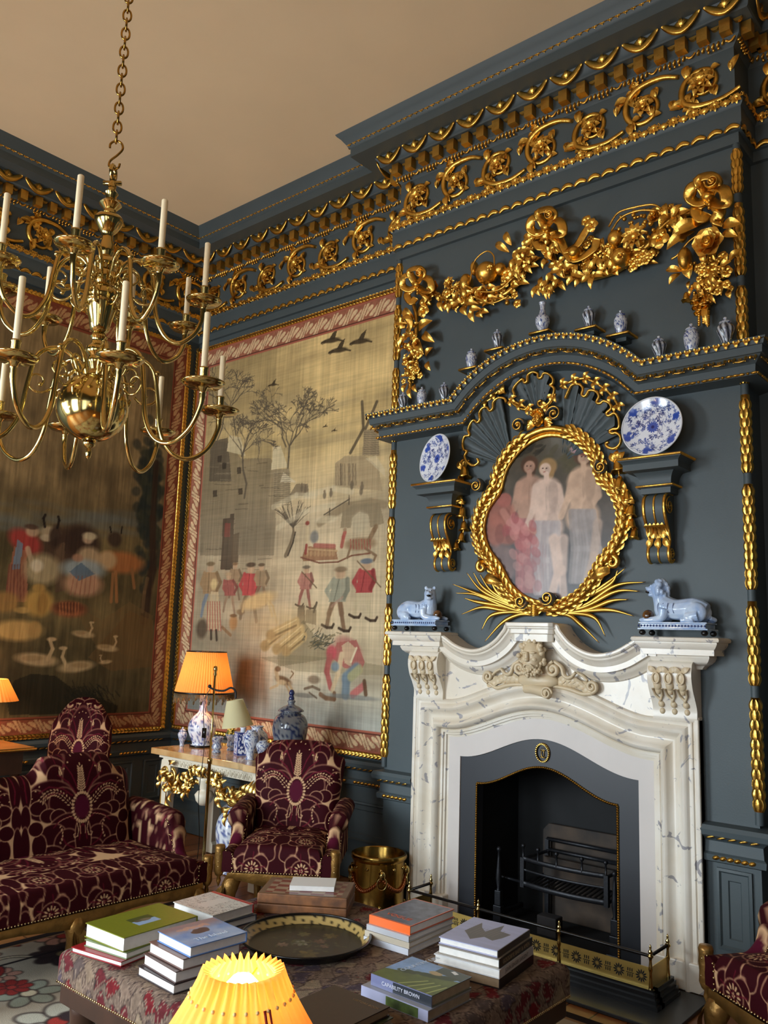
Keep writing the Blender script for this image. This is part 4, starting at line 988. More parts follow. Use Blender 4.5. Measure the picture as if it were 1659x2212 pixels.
for e_, w0 in ((eR, .0085), (eL, .0085), (eT, .0085)):
    P = cr([B(*p, .055) for p in e_], 5); V, F = tube(P, w0, 7, sq=(1.0, 1.4), up=(0, -1, 0)); mb.add(V, F)
mb.build('gilt_scalloped_edge', GOLD, pt)
def shell(edge, cen, nrib, d0, d1):
    P = cr([B(*p, 0) for p in edge], 4); c = B(*cen, 0); m_, k = len(P), 14; VV = []
    L = arclen(P); u = L / L[-1]
    for j, t in enumerate(np.linspace(0, 1, k)):
        row = c * (1 - t) + P * t; row[:, 1] = YB - (d0 + (d1 - d0) * t ** 1.5) - .016 * np.abs(np.sin(PI * nrib * u)) * (.25 + .75 * t) + .004 * np.sin(t * 34)
        VV.append(row)
    return np.stack(VV), gridF(k, m_)
for e_, cen, nr in ((eR[:-5], (1215, 1000), 8), (eL[:-4], (1110, 1010), 8), (eT[3:-5], (1162, 905), 6)):
    mb = MB(); V, F = shell(e_, cen, nr, .004, .045); mb.add(V, F)
    P = cr([B(*p, .045) for p in e_], 4); V2 = np.stack([P, P * [1, 0, 1] + [0, YB, 0]]); mb.add(V2, gridF(2, len(P))); mb.build('shell_lobe', BLUE, pt)
# gilded face mask, volutes, husk chains, bell drops
mb = MB(); h = B(1162, 905, .06)
for c, r in (((0, 0, 0), (.036, .035, .046)), ((0, -.037, -.004), (.007, .01, .014)), ((0, -.034, -.018), (.008, .006, .005)), ((-.013, -.03, .01), (.009, .006, .005)), ((.013, -.03, .01), (.009, .006, .005)), ((-.016, -.026, -.01), (.011, .01, .011)), ((.016, -.026, -.01), (.011, .01, .011)), ((0, -.028, -.032), (.014, .012, .01))):
    V, F = sphere(h + np.array(c), r, 12, 9); mb.add(V, F)
for k in range(26):
    a = rr.uniform(0, PI); V, F = sphere(h + np.array([.036 * math.cos(a) * 1.05, -.012 + rr.uniform(-.015, .01), .012 + .038 * math.sin(a)]), rr.uniform(.008, .013), 7, 6); mb.add(V, F)
for s in (-1, 1):
    for k in range(4): V, F = leaf(.06, .014, .25, .3, 6, 3); mb.add(V, F, frame(h + np.array([s * .03, .02, -.03]), (s * 1, 0, -.5 + k * .4), OUT))
mb.build('gilded_mask', GOLD, pt)
for (cx_, cy_, r0, tn, a0) in ((1200, 895, .05, -1.6, PI), (1122, 920, .045, 1.5, 0), (1300, 1010, .04, 1.5, PI * .6), (1032, 1050, .04, -1.5, PI * .4), (1185, 1292, .045, 1.6, PI), (1128, 1300, .04, -1.4, 0)):
    c = B(cx_, cy_, .05); sp_ = spiral((c[0], c[2]), r0, .012, a0, tn, 30); P = np.stack([sp_[:, 0], np.full(30, c[1]), sp_[:, 1]], 1)
    mb = MB(); V, F = tube(P, np.linspace(.018, .009, 30), 8, sq=(.55, 1.8), up=(0, -1, 0)); mb.add(V, F); vo = mb.build('volute', BLUE, pt)
    mb = MB(); V, F = tube(P + np.array([0, -.026, 0]), .0045, 6); mb.add(V, F); V, F = sphere(c + np.array([0, -.02, 0]), .013, 8, 6); mb.add(V, F); mb.build('gilt_line', GOLD, vo)
mb = MB()
for pts in ([(1210, 835), (1240, 822), (1265, 818), (1295, 832), (1322, 855), (1340, 885)], [(1092, 850), (1080, 843), (1062, 860), (1045, 872)], [(1200, 850), (1190, 870), (1178, 880)], [(1100, 862), (1120, 872), (1140, 882)]):
    P = cr([B(*p, .05) for p in pts], 6); V, F = tube(P, .009, 6); mb.add(V, F); L = arclen(P)[-1]; pp, tt = along(P, np.arange(.01, L, .07))
    for p, t in zip(pp, tt):
        for a in (-.8, 0, .8): V, F = leaf(.05, .012, .3, .35, 7, 5); mb.add(V, F, frame(p, t, OUT) @ T(0, 0, .004, rz=a))
mb.build('leaf_chain', GOLD, pt)
def bell(mb, p, d, s=1.0):
    V, F = lathe(np.array([(.0, .0), (.006, .002), (.014, .012), (.018, .03), (.02, .045), (.030, .056), (.024, .052), (.0, .03)]) * s, 12); th = np.arctan2(V[:, 1], V[:, 0]); V[:, 2] += .006 * s * np.cos(5 * th) * (V[:, 2] > .05 * s)
    M = frame(p, np.cross(OUT, d), d); mb.add(V, F, M)
for pts, sz in (([(1003, 1015), (997, 1040), (992, 1072), (1000, 1105), (1002, 1135), (998, 1160), (985, 1180)], 1), ([(1335, 1000), (1340, 1040), (1355, 1068), (1365, 1100), (1363, 1130), (1372, 1152)], 1)):
    mb = MB(); P = cr([B(*p, .03) for p in pts], 4); V, F = tube(P, .005, 6); mb.add(V, F)
    for k, p in enumerate(pts):
        c = B(*p, .035); bell(mb, c + np.array([0, 0, .03]), nrm((0.1 * (-1) ** k, -.1, -1)), 1.5 - .09 * k)
        if k < 3:
            for a in (-1, 0, 1): V, F = leaf(.07, .02, .35, .3, 7, 5); mb.add(V, F, frame(c, (a * .6, 0, .8 if k == 0 else -.8), OUT))
    mb.build('bellflower_drop', GOLD, pt)
# palm sprays below
GP = mat('smooth_gilding', (188, 146, 66), .35, 1.0, var=.12, vscale=9)
for root_, pts in (((1150, 1328), [[(1100, 1308), (1030, 1282), (978, 1262)], [(1095, 1312), (1030, 1285), (985, 1281)], [(1085, 1318), (1040, 1312), (997, 1327)], [(1100, 1305), (1040, 1275), (1008, 1237)], [(1100, 1300), (1060, 1275), (1036, 1240)], [(1092, 1295), (1068, 1270), (1060, 1245)], [(1085, 1310), (1030, 1300), (1003, 1292)], [(1105, 1322), (1060, 1330), (1040, 1361)], [(1120, 1328), (1085, 1345), (1047, 1386)], [(1098, 1302), (1045, 1270), (1022, 1236)]]),
                   ((1180, 1328), [[(1260, 1308), (1330, 1265), (1395, 1257)], [(1260, 1312), (1330, 1278), (1382, 1277)], [(1265, 1318), (1320, 1298), (1357, 1295)], [(1265, 1320), (1320, 1318), (1370, 1331)], [(1250, 1300), (1310, 1260), (1352, 1226)], [(1245, 1300), (1290, 1262), (1310, 1236)], [(1250, 1298), (1318, 1262), (1335, 1230)], [(1240, 1325), (1285, 1335), (1308, 1375)], [(1225, 1328), (1255, 1350), (1295, 1389)], [(1240, 1290), (1270, 1262), (1282, 1242)]])):
    mb = MB()
    for k, pl_ in enumerate(pts):
        P = cr([B(*root_, .03)] + [B(*p, .028 + .01 * i) for i, p in enumerate(pl_)], 8); V, F = tube(P, np.interp(np.linspace(0, 1, len(P)), [0, .3, .6, 1], [.008, .012, .013, .0015]), 7, sq=(1, .6), up=(0, -1, 0)); mb.add(V, F)
    mb.build('palm_spray', GP, pt)
mb = MB()
for (px, py, s_) in ((1042, 1225, -1), (1325, 1215, 1)):
    c = B(px, py, .05)
    for k in range(5): V, F = leaf(.12, .022, .3, .35, 9, 5); mb.add(V, F, frame(B(px - s_ * 45, py + 35, .045), (s_ * 1, 0, .55 - k * .08), OUT) @ T(0, 0, .005 * k))
    sp_ = spiral((c[0], c[2]), .035, .01, PI / 2, s_ * -1.0, 16); V, F = tube(np.stack([sp_[:, 0], np.full(16, c[1] - .01), sp_[:, 1]], 1), np.linspace(.018, .01, 16), 7); mb.add(V, F)
for k in range(6):
    a = np.linspace(0, 2 * PI, 13)[:-1]; c = B(1155, 1308 + k * 4, .05); V, F = tube(np.stack([c[0] + .018 * np.cos(a), c[1] + .018 * np.sin(a), np.full(12, c[2])], 1), .007, 6, closed=True); mb.add(V, F)
mb.build('curled_leaves', GOLD, pt)
# ================================================================== carved gilded garland
ga = thing('carved_garland', 'carved gilded garland of fruit, flowers and ribbon bows above the pediment', 'garland', (CX, YB, 3.4))
def rose(mb, p, r, n=OUT, seed=0):
    M = frame(p, (1, 0, 0), n) @ T(rz=seed)
    for ring, (k, rr_, tilt) in enumerate(((6, 1.0, -.25), (5, .75, -.6), (4, .5, -.95))):
        for j in range(k):
            V, F = leaf(r * rr_, r * rr_ * .55, .15, .25, 7, 5, pw=.55); mb.add(V, F, M @ T(0, 0, r * .12 * ring + .006, rz=2 * PI * j / k + ring * .5, ry=tilt))
    sp_ = spiral((0, 0), r * .3, r * .04, 0, 2.2, 26); V, F = tube(np.c_[sp_, r * .42 + r * .18 * np.linspace(0, 1, 26)], r * .07, 6); mb.add(V, F, M)
def daisy(mb, p, r, n=9, seed=0): flower(mb, frame(p, (1, 0, 0), OUT) @ T(rz=seed), r, n, .2, .3)
def blossom(mb, p, r, seed=0):
    M = frame(p, (1, 0, 0), OUT) @ T(rz=seed)
    for k in range(5): V, F = leaf(r, r * .5, .3, -.25, 6, 5, pw=.5); mb.add(V, F, M @ T(0, 0, .004, rz=k * 1.2566))
    V, F = sphere((0, 0, r * .3), r * .22, 8, 6); mb.add(V, F, M)
def fruit(mb, p, r, sq=(1, 1, 1)): V, F = sphere(p, np.array(sq) * r, 20, 14); mb.add(V, F)
def lf(mb, p, ang, L, Wd, o=.0, curl=.3):
    V, F = leaf(L, Wd, curl, .4, 8, 5); mb.add(V, F, frame(p, (math.cos(ang), -.05, math.sin(ang)), OUT))
def scatter(mb, px, py, sx, sy, n, seed, o=(.02, .06), sc=1.0, kinds='lbf'):
    r_ = random.Random(seed)
    for k in range(n):
        p = B(px + r_.gauss(0, sx), py + r_.gauss(0, sy), r_.uniform(*o)); q_ = r_.choice(kinds)
        if q_ == 'l': lf(mb, p, r_.uniform(0, 6.28), r_.uniform(.05, .09) * sc, r_.uniform(.012, .02) * sc)
        elif q_ == 'b': fruit(mb, p, r_.uniform(.010, .017) * sc)
        else: blossom(mb, p, r_.uniform(.022, .034) * sc, r_.random() * 6)
def bow(px, py, s, seed):
    mb = MB(); r_ = random.Random(seed)
    def rib(pts, w): 
        P = cr([B(px + x * s, py + y * s, o) for x, y, o in pts], 7); V, F = tube(P, w, 8, sq=(1.15, .22), up=(.45, -1, .35)); mb.add(V, F)
    w = .027 * s
    rib([(0, 0, .06), (-14, -22, .10), (-32, -20, .12), (-36, 2, .10), (-20, 12, .08), (0, 4, .07)], w); rib([(0, 0, .06), (18, -18, .10), (34, -10, .12), (36, 14, .11), (18, 16, .08), (0, 4, .07)], w)
    rib([(-4, -4, .08), (-18, -34, .12), (4, -42, .13), (16, -28, .11), (4, -6, .08)], w); rib([(0, 4, .06), (-24, 24, .08), (-14, 44, .09), (-2, 34, .07)], w); rib([(2, 6, .06), (22, 28, .09), (16, 46, .08), (30, 52, .06)], w)
    V, F = sphere(B(px, py, .085), (.03 * s, .03 * s, .026 * s), 12, 8); mb.add(V, F)
    for k in range(3): fruit(mb, B(px + 2, py + (8 + 7 * k) * s, .10), .009)
    sp_ = spiral((0, 0), .035 * s, .008, seed, 1.8, 26); c = B(px + 8 * s, py - 30 * s, .13); V, F = tube(np.stack([c[0] + sp_[:, 0], np.full(26, c[1]), c[2] + sp_[:, 1]], 1), .011 * s, 8, sq=(.4, 1.6), up=(0, -1, 0)); mb.add(V, F)
    mb.build('ribbon_bow', GOLD, ga)
bow(900, 615, .85, 1); bow(1180, 492, .95, 2); bow(1530, 425, 1.08, 3)
def rope(mb, pts, r, o=.035): P = cr([B(*p, o) for p in pts], 6); V, F = tube(P, r, 7); mb.add(V, F); return P
# left swag
mb = MB()
P = rope(mb, [(925, 625), (960, 645), (1010, 655), (1060, 650), (1105, 625), (1130, 590), (1145, 545), (1172, 510)], .02)
fruit(mb, B(1052, 590, .10), .072); fruit(mb, B(1008, 612, .08), .052, (.8, 1, 1.2)); fruit(mb, B(1006, 632, .07), .04, (.9, 1, 1.3)); fruit(mb, B(1080, 582, .07), .042, (1, 1, 1)); fruit(mb, B(1025, 580, .07), .035, (.7, 1, 1.4))
c = B(1058, 578, .175)
for k in range(6): lf(mb, c, k * 1.05, .022, .007)
daisy(mb, B(972, 612, .06), .046, 8); daisy(mb, B(990, 620, .05), .04, 9, 1); rose(mb, B(938, 623, .06), .05, seed=1); rose(mb, B(1043, 635, .09), .052, seed=2); blossom(mb, B(1066, 640, .06), .042); blossom(mb, B(1096, 592, .06), .04, 1); blossom(mb, B(1110, 570, .05), .038)
for pts in ([(1015, 610), (1025, 565), (1050, 543), (1066, 552), (1068, 575)], [(1004, 616), (1040, 630), (1080, 625), (1108, 600)], [(1022, 640), (1060, 655), (1100, 640)]): rope(mb, pts, .005, .13)
scatter(mb, 1010, 645, 40, 10, 26, 5); scatter(mb, 1100, 615, 16, 22, 22, 6); scatter(mb, 1135, 560, 10, 26, 22, 7); scatter(mb, 975, 635, 20, 10, 14, 8)
r_ = random.Random(5)
for k in range(46):
    p = P[int(r_.uniform(.25, .99) * (len(P) - 1))]; lf(mb, p + np.array([r_.gauss(0, .03), -.03, r_.gauss(0, .03)]), r_.uniform(0, 6.28), r_.uniform(.06, .10), .019)
for (px, py, a, L) in ((920, 640, -1.0, .09), (955, 645, -1.4, .10), (962, 650, -1.2, .08), (1000, 660, -1.1, .09), (1020, 668, -1.3, .10), (1032, 672, -.9, .07), (1160, 520, 2.6, .10), (1105, 530, 1.9, .10), (1100, 545, 2.4, .12), (1150, 530, -.3, .08)): lf(mb, B(px, py, .05), a, L, .024)
mb.build('left_swag', GOLD, ga)
# right swag
mb = MB()
P = rope(mb, [(1190, 510), (1196, 560), (1218, 592), (1250, 602), (1290, 596), (1340, 578), (1400, 530), (1440, 480), (1500, 455)], .022)
daisy(mb, B(1372, 512, .10), .078, 11); fruit(mb, B(1341, 557, .09), .055); daisy(mb, B(1341, 553, .14), .026, 7); blossom(mb, B(1425, 517, .07), .06, 1); fruit(mb, B(1330, 515, .08), .045, (1, 1, 1.1)); fruit(mb, B(1240, 545, .08), .036); rose(mb, B(1415, 470, .07), .04)
for k in range(8): p = B(1445 + 12 * math.cos(k), 468 + 8 * math.sin(k), .06); lf(mb, p, k * .8, .09, .022)
rope(mb, [(1315, 490), (1335, 460), (1370, 448), (1410, 442), (1430, 452)], .006, .12); rope(mb, [(1320, 500), (1342, 470), (1380, 455), (1420, 455)], .006, .11)
for (px, py) in ((1366, 565), (1378, 555), (1390, 548), (1384, 566), (1370, 575), (1396, 562), (1406, 550)): blossom(mb, B(px, py, .07), .03, px)
scatter(mb, 1390, 480, 26, 14, 40, 15, (.06, .11), .8, 'b'); scatter(mb, 1270, 560, 24, 14, 30, 16, (.02, .06)); scatter(mb, 1310, 560, 14, 14, 22, 17); scatter(mb, 1380, 545, 26, 18, 22, 18); scatter(mb, 1460, 465, 14, 10, 12, 19)
for pts in ([(1195, 500), (1215, 540), (1245, 530), (1265, 500), (1278, 480)], [(1205, 505), (1235, 560), (1280, 540), (1290, 515)]):
    P2 = cr([B(*p, .08) for p in pts], 7); V, F = tube(P2, .022, 8, sq=(1.15, .22), up=(.4, -1, .4)); mb.add(V, F)
blossom(mb, B(1278, 488, .07), .045); blossom(mb, B(1268, 478, .06), .035, 1)
for k in range(60):
    p = P[int(r_.uniform(.05, .62) * (len(P) - 1))]; lf(mb, p + np.array([r_.gauss(0, .022), -.03, r_.gauss(0, .022)]), r_.uniform(0, 6.28), r_.uniform(.05, .09), .018)
for k in range(16): p = B(1185 + r_.gauss(0, 16), 610 + r_.gauss(0, 9), .05); lf(mb, p, r_.uniform(-2.6, -.4), .09, .018)
mb.build('right_swag', GOLD, ga)
# drops
mb = MB(); rope(mb, [(893, 655), (900, 690), (895, 760), (890, 800), (885, 840)], .014)
for (px, py, a, L, w_) in ((895, 690, 2.3, .12, .03), (905, 715, .3, .13, .032), (915, 720, -.7, .14, .03), (880, 700, 2.8, .10, .028), (905, 735, -1.1, .13, .03), (890, 720, -2.3, .13, .022), (880, 720, -2.0, .12, .02), (920, 770, .6, .08, .02), (925, 780, -1.2, .08, .022), (888, 835, -1.4, .09, .02), (880, 828, -1.9, .07, .02), (895, 830, -1.1, .07, .018)): lf(mb, B(px, py, .05), a, L, w_)
blossom(mb, B(916, 672, .06), .05, 1); V, F = tube(cr([B(870, 710, .05), B(868, 690, .08), B(880, 685, .1), B(886, 700, .08), B(880, 720, .05)], 6), .022, 8, sq=(1.15, .25), up=(.4, -1, .3)); mb.add(V, F)
rose(mb, B(902, 742, .07), .035); blossom(mb, B(905, 765, .07), .04, 2); fruit(mb, B(882, 805, .07), .02, (1, 1, 1.3)); blossom(mb, B(901, 800, .06), .03)
scatter(mb, 890, 760, 12, 22, 46, 21, (.03, .08), .8); scatter(mb, 888, 805, 9, 14, 26, 22, (.03, .07), .8)
mb.build('left_drop', GOLD, ga)
mb = MB(); rope(mb, [(1540, 465), (1545, 500), (1540, 560), (1530, 620), (1525, 680)], .016)
rose(mb, B(1533, 527, .09), .085, seed=1); fruit(mb, B(1480, 560, .08), .05, (.72, 1, 1.3)); fruit(mb, B(1474, 515, .06), .024)
for (px, py, a, L, w_) in ((1500, 500, 3.6, .16, .03), (1520, 480, 3.4, .17, .04), (1508, 475, 3.8, .15, .03), (1560, 490, -.2, .10, .03), (1560, 505, -.5, .09, .024), (1475, 585, 2.9, .09, .02), (1470, 590, -2.4, .08, .018), (1575, 565, .6, .08, .018), (1488, 570, -1.5, .09, .03)): lf(mb, B(px, py, .06), a, L, w_)
rope(mb, [(1530, 495), (1490, 520), (1465, 550), (1450, 560)], .006, .08)
scatter(mb, 1540, 585, 20, 18, 70, 31, (.04, .10), .85); scatter(mb, 1530, 620, 18, 16, 50, 32, (.03, .08), .8); blossom(mb, B(1570, 588, .07), .034); blossom(mb, B(1562, 555, .06), .03)
for k in range(14): p = B(1515 + r_.gauss(0, 20), 640 + r_.gauss(0, 10), .06); bell(mb, p, nrm((r_.gauss(0, .25), -.1, -1)), .9)
for (px, py) in ((1500, 650), (1510, 690), (1520, 685), (1530, 690), (1505, 668)): 
    for k in range(7): fruit(mb, B(px, py - 18 + k * 5, .05), .0085)
lf(mb, B(1526, 655, .05), -1.5, .14, .016)
mb.build('right_drop', GOLD, ga)
# ================================================================== glazed lions on the shelf
LION = mat('pale_blue_glaze', (206, 220, 236), .15, coat=.5, col2=(150, 176, 214), vscale=14)
BROWNG = mat('brown_tortoise_glaze', (40, 24, 14), .15, col2=(120, 78, 40), vscale=30, coat=.5)
BLUEG = mat('dark_blue_glaze', (40, 58, 110), .2)
def lion(label, x, sgn, male):
    y0 = YB - .105; z0 = 1.660
    root = thing('glazed_lion', label, 'figurine', (x, y0, z0), 0)
    M = T(x, y0, z0, s=(sgn, 1, 1))       # local +x = the way the lion faces
    mb = MB()
    for (h0, h1, e) in ((.028, .036, .0), (.036, .058, -.012), (.058, .066, -.004)): addbox(mb, -.175 - e, .175 + e, -.075 - e * .6, .075 + e * .6, h0, h1, M)
    pl_ = mb.build('plinth', LION, root); bevel(pl_, .003)
    mb = MB()
    for k in range(22): V, F = sphere((-.165 + k * .0157, -.082, .047), (.005, .003, .006), 6, 5); mb.add(V, F, M)
    mb.build('blue_border', BLUEG, pl_)
    for fx_ in (-.155, .155):
        for fy in (-.06, .06): mb = MB(); V, F = sphere((fx_, fy, .0145), (.017, .017, .0145), 12, 8); mb.add(V, F, M); mb.build('bun_foot', BLACK, root)
    mb = MB()
    def S(c, r): V, F = sphere(c, r, 18, 12); mb.add(V, F, M)
    def Tb(pts, rr_): P = cr(pts, 5); V, F = tube(P, np.interp(np.linspace(0, 1, len(P)), np.linspace(0, 1, len(rr_)), rr_), 12); mb.add(V, F, M)
    Tb([(-.15, 0, .12), (-.09, 0, .135), (0, 0, .13), (.07, 0, .15)], [.04, .055, .052, .055]); S((-.105, -.035, .115), (.055, .03, .05)); S((-.105, .035, .115), (.055, .03, .05))
    S((.065, 0, .135), (.05, .048, .065))
    for s_ in (-1, 1):
        Tb([(.05, s_ * .04, .13), (.06, s_ * .045, .09), (.10, s_ * .042, .078), (.155, s_ * .04, .076)], [.03, .022, .017, .016]); S((.16, s_ * .04, .076), (.02, .014, .011))
        Tb([(-.12, s_ * .045, .10), (-.07, s_ * .055, .09), (-.10, s_ * .06, .078), (-.04, s_ * .058, .076)], [.03, .022, .016, .014])
    hx, hy_ = (.095, -.005) if male else (.085, -.02); hz_ = .232 if male else .225
    Tb([(.07, 0, .15), (.08, hy_ * .5, .19), (hx, hy_, hz_)], [.045, .04, .036]); S((hx, hy_, hz_), (.038, .036, .038))
    dx, dy = (1, -.25) if male else (.45, -.9); n_ = nrm((dx, dy, 0)); u_ = np.array([-n_[1], n_[0], 0])
    hp = np.array([hx, hy_, hz_]); S(hp + n_ * .035 + [0, 0, .0], (.022, .022, .016)); S(hp + n_ * .028 + [0, 0, -.028], (.02, .02, .011)); S(hp + n_ * .053 + [0, 0, .008], (.008, .009, .006))
    for s_ in (-1, 1): S(hp + u_ * s_ * .026 + [0, 0, .036], (.012, .009, .013)); S(hp + u_ * s_ * .014 + n_ * .03 + [0, 0, .018], (.007, .007, .006))
    Tb([(-.155, .02, .09), (-.17, .05, .08), (-.13, .07, .076)], [.012, .010, .012])
    if male:
        r_ = random.Random(2)
        for k in range(70):
            a = r_.uniform(-2.2, 2.2); b = r_.uniform(-.9, 1.2); p = hp - n_ * .012 + (u_ * math.sin(a) * .045 - n_ * math.cos(a) * .042 * (1 if abs(a) < 1.5 else .4)) * math.cos(b) + np.array([0, 0, .05 * math.sin(b) - .006]); V, F = sphere(p, (.012, .012, .016), 7, 6); mb.add(V, F, M)
    o = mb.build('body', LION, root); rm = o.modifiers.new('remesh', 'REMESH'); rm.mode = 'VOXEL'; rm.voxel_size = .0035; rm.use_smooth_shade = True; sm_ = o.modifiers.new('smooth', 'SMOOTH'); sm_.iterations = 2 if male else 5; sm_.factor = .5
    mb = MB(); S2 = lambda c, r: mb.add(*sphere(c, r, 10, 7), M)
    S2(hp + n_ * .047 + [0, 0, -.013], (.013, .013, .008))
    for s_ in (-1, 1): S2(hp + u_ * s_ * .014 + n_ * .0355 + [0, 0, .018], .0032)
    mb.build('open_mouth', BLACK, o)
    mb = MB(); S2((.135, -.03 if male else -.005, .098), .030); mb.build('ball', BROWNG, root)
    mb = MB()
    for k in range(4):
        a = np.linspace(-1.0, 1.0, 9); V, F = tube(np.stack([-.01 + k * .026 + .012 * np.cos(a), np.full(9, -.054 + .004 * abs(k - 1)), .135 + .03 * np.sin(a)], 1), .0018, 5); mb.add(V, F, M)
    mb.build('painted_lines', BLUEG, o)
lion('pale blue glazed lioness with a brown ball on the left end of the marble shelf', FX - .805, 1, False)
lion('pale blue glazed maned lion roaring on the right end of the marble shelf', FX + .805, -1, True)
# ================================================================== tapestries
def tap_border(cv, x0, x1, z0, z1, wl, wr, wb, wt, ca, cb, cl):
    X, Y = cv.X, cv.Y
    m = np.minimum.reduce([(X - x0) / wl, (x1 - X) / wr, (Y - z0) / wb, (z1 - Y) / wt]); k = m < 1
    side = np.argmin(np.stack([(X - x0) / wl, (x1 - X) / wr, (Y - z0) / wb, (z1 - Y) / wt]), 0)
    s = np.where(side < 2, Y, X); wv = np.sin(s * 2 * PI / .16); u = m - .5 - .13 * wv
    leafm = (np.abs(np.sin(s * 2 * PI / .08 + u * 9)) * (1 - np.abs(u) * 2.2) > .32) & (np.abs(m - .5) < .36)
    base = np.where(leafm[..., None], np.array(cb, float), np.array(ca, float)) * (.85 + .3 * fbm(X * 60, Y * 60, 3, 2)[..., None])
    edge = (m > .86) | (m < .10); base = np.where(edge[..., None], np.array(cl, float), base); base = np.where((np.abs(m - .86) < .03)[..., None], np.array(cl, float) * .55, base)
    cv.C = np.where(k[..., None], base, cv.C)
def tree(cv, q, x, y, L, a, w, col, r_, d=0, n=5):
    if d > n or L < 3: return
    x2, y2 = x + L * math.cos(a), y - L * math.sin(a)
    mx_, my_ = (x + x2) / 2 + r_.gauss(0, L * .06), (y + y2) / 2
    cv.line([q(x, y), q(mx_, my_), q(x2, y2)], w * .0036, col, .85)
    for k in range(r_.choice((2, 3)) if d < 3 else 2): tree(cv, q, x2, y2, L * r_.uniform(.6, .82), a + r_.gauss(0, .5), max(.7, w * .62), col, r_, d + 1, n)
class Painter:
    def __init__(s, cv, q, sx, sz): s.cv, s.q, s.sx, s.sz = cv, q, sx, sz
    def E(s, px, py, rx, ry, col, a=.9, rot=0, soft=.25): c = s.q(px, py); s.cv.ell(c[0], c[1], rx * s.sx, ry * s.sz, col, a, rot, soft)
    def P(s, pts, col, a=.9): s.cv.poly([s.q(*p) for p in pts], col, a)
    def L(s, pts, w, col, a=.9, w1=None): s.cv.line([s.q(*p) for p in pts], w * s.sz, col, a, None if w1 is None else w1 * s.sz)
def tap_mesh(name, cv, f3, frame_pts, label):
    root = thing(name, label, 'tapestry', f3(np.array([[cv.x[0]]]), np.array([[cv.y[0]]]))[0, 0], 0, 'wall tapestries')
    mb = MB(); V = f3(cv.X, cv.Y); mb.add(V.reshape(-1, 3), gridF(cv.ny, cv.nx), col=lin(np.clip(cv.C.reshape(-1, 3), 0, 255))); mb.build('woven_panel', WEAVE, root, colors=True)
    mb = MB(); P = np.array(frame_pts); n_ = -nrm(np.cross(P[1] - P[0], P[2] - P[1]))
    for a, b in zip(P[:-1], P[1:]):
        V, F = tube([a, b], .0125, 8); mb.add(V, F); L = np.linalg.norm(b - a); d = (b - a) / L; out = nrm(np.cross(d, np.cross(n_, d)))
        for sd, s in enumerate(np.arange(.02, L, .034)):
            for e in (-1, 1): V, F = leaf(.046, .009, .2, .4, 6, 3); mb.add(V, F, frame(a + d * s + n_ * .008, d, n_) @ T(0, e * .003, .003, rz=e * .28))
    mb.build('gilt_frame', GOLD, root)
# ---- winter scene on the chimney wall
YT = YM - .022
def q(px, py): p = Yp(px, py, YT); return np.array([p[0], p[2]])
cv = Canvas(-6.085, -3.565, .83, 4.13, 440, 680, (170, 148, 108)); X, Y = cv.X, cv.Y
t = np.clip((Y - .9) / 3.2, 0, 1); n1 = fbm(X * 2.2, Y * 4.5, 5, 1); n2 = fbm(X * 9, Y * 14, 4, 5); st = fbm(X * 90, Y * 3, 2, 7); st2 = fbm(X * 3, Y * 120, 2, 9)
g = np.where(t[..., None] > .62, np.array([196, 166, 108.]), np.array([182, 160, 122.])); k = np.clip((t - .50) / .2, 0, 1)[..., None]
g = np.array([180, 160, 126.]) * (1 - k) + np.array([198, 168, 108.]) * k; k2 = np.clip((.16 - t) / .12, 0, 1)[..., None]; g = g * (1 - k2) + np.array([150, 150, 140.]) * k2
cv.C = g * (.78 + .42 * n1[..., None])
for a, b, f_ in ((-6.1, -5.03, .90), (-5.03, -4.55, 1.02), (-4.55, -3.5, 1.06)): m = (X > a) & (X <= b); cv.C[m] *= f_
A = Painter(cv, q, .0056, .0034); r_ = random.Random(21)
GR, DK, DK2, SN, BR = (118, 104, 84), (70, 60, 48), (92, 80, 64), (204, 188, 152), (132, 100, 70)
for k in range(26): A.E(480 + r_.gauss(0, 90), 800 + r_.gauss(0, 70), 40, 10, (150, 126, 84), .25, r_.gauss(0, .3), .8)
for k in range(40): A.E(600 + r_.gauss(0, 130), 930 + r_.gauss(0, 60), 40, 8, (150, 132, 96), .3, .1, .8)
# houses on the left
A.P([(432, 1200), (436, 985), (462, 950), (500, 960), (520, 990), (585, 990), (600, 1010), (592, 1200)], (120, 104, 80), .6); A.P([(452, 1040), (455, 955), (492, 945), (500, 1040)], DK2, .8); A.P([(490, 975), (495, 940), (520, 945), (530, 985)], (196, 178, 136), .9); A.P([(586, 1015), (590, 965), (606, 962), (622, 1010)], (206, 188, 146)); A.P([(590, 1090), (588, 1015), (625, 1012), (628, 1085)], (150, 132, 100)); A.P([(625, 1070), (640, 1045), (665, 1045), (668, 1072)], (120, 104, 80), .8); A.P([(605, 1042), (612, 1020), (640, 1042)], SN)
for k in range(16): A.L([(592, 1024 + k * 4.5), (627, 1022 + k * 4.5)], .7, DK2, .6)
for k in range(46): x, y = r_.uniform(440, 585), r_.uniform(1000, 1230); A.L([(x, y), (x + r_.uniform(8, 40), y + r_.uniform(-3, 2))], .8, r_.choice((DK, (150, 132, 104))), .5)
for x, y in ((470, 985), (480, 1000), (515, 1055), (512, 1010), (460, 1060), (497, 1110)): A.P([(x, y + 14), (x, y), (x + 9, y - 1), (x + 9, y + 13)], (60, 50, 40), .7)
A.P([(476, 1230), (482, 1120), (505, 1118), (503, 1232)], (82, 66, 52), .9); A.P([(484, 1160), (486, 1130), (498, 1130), (497, 1160)], (140, 62, 54), .8); A.P([(497, 1215), (503, 1155), (517, 1150), (514, 1215)], (92, 72, 54), .9)
A.E(545, 1165, 60, 55, (120, 106, 84), .6, 0, .5)
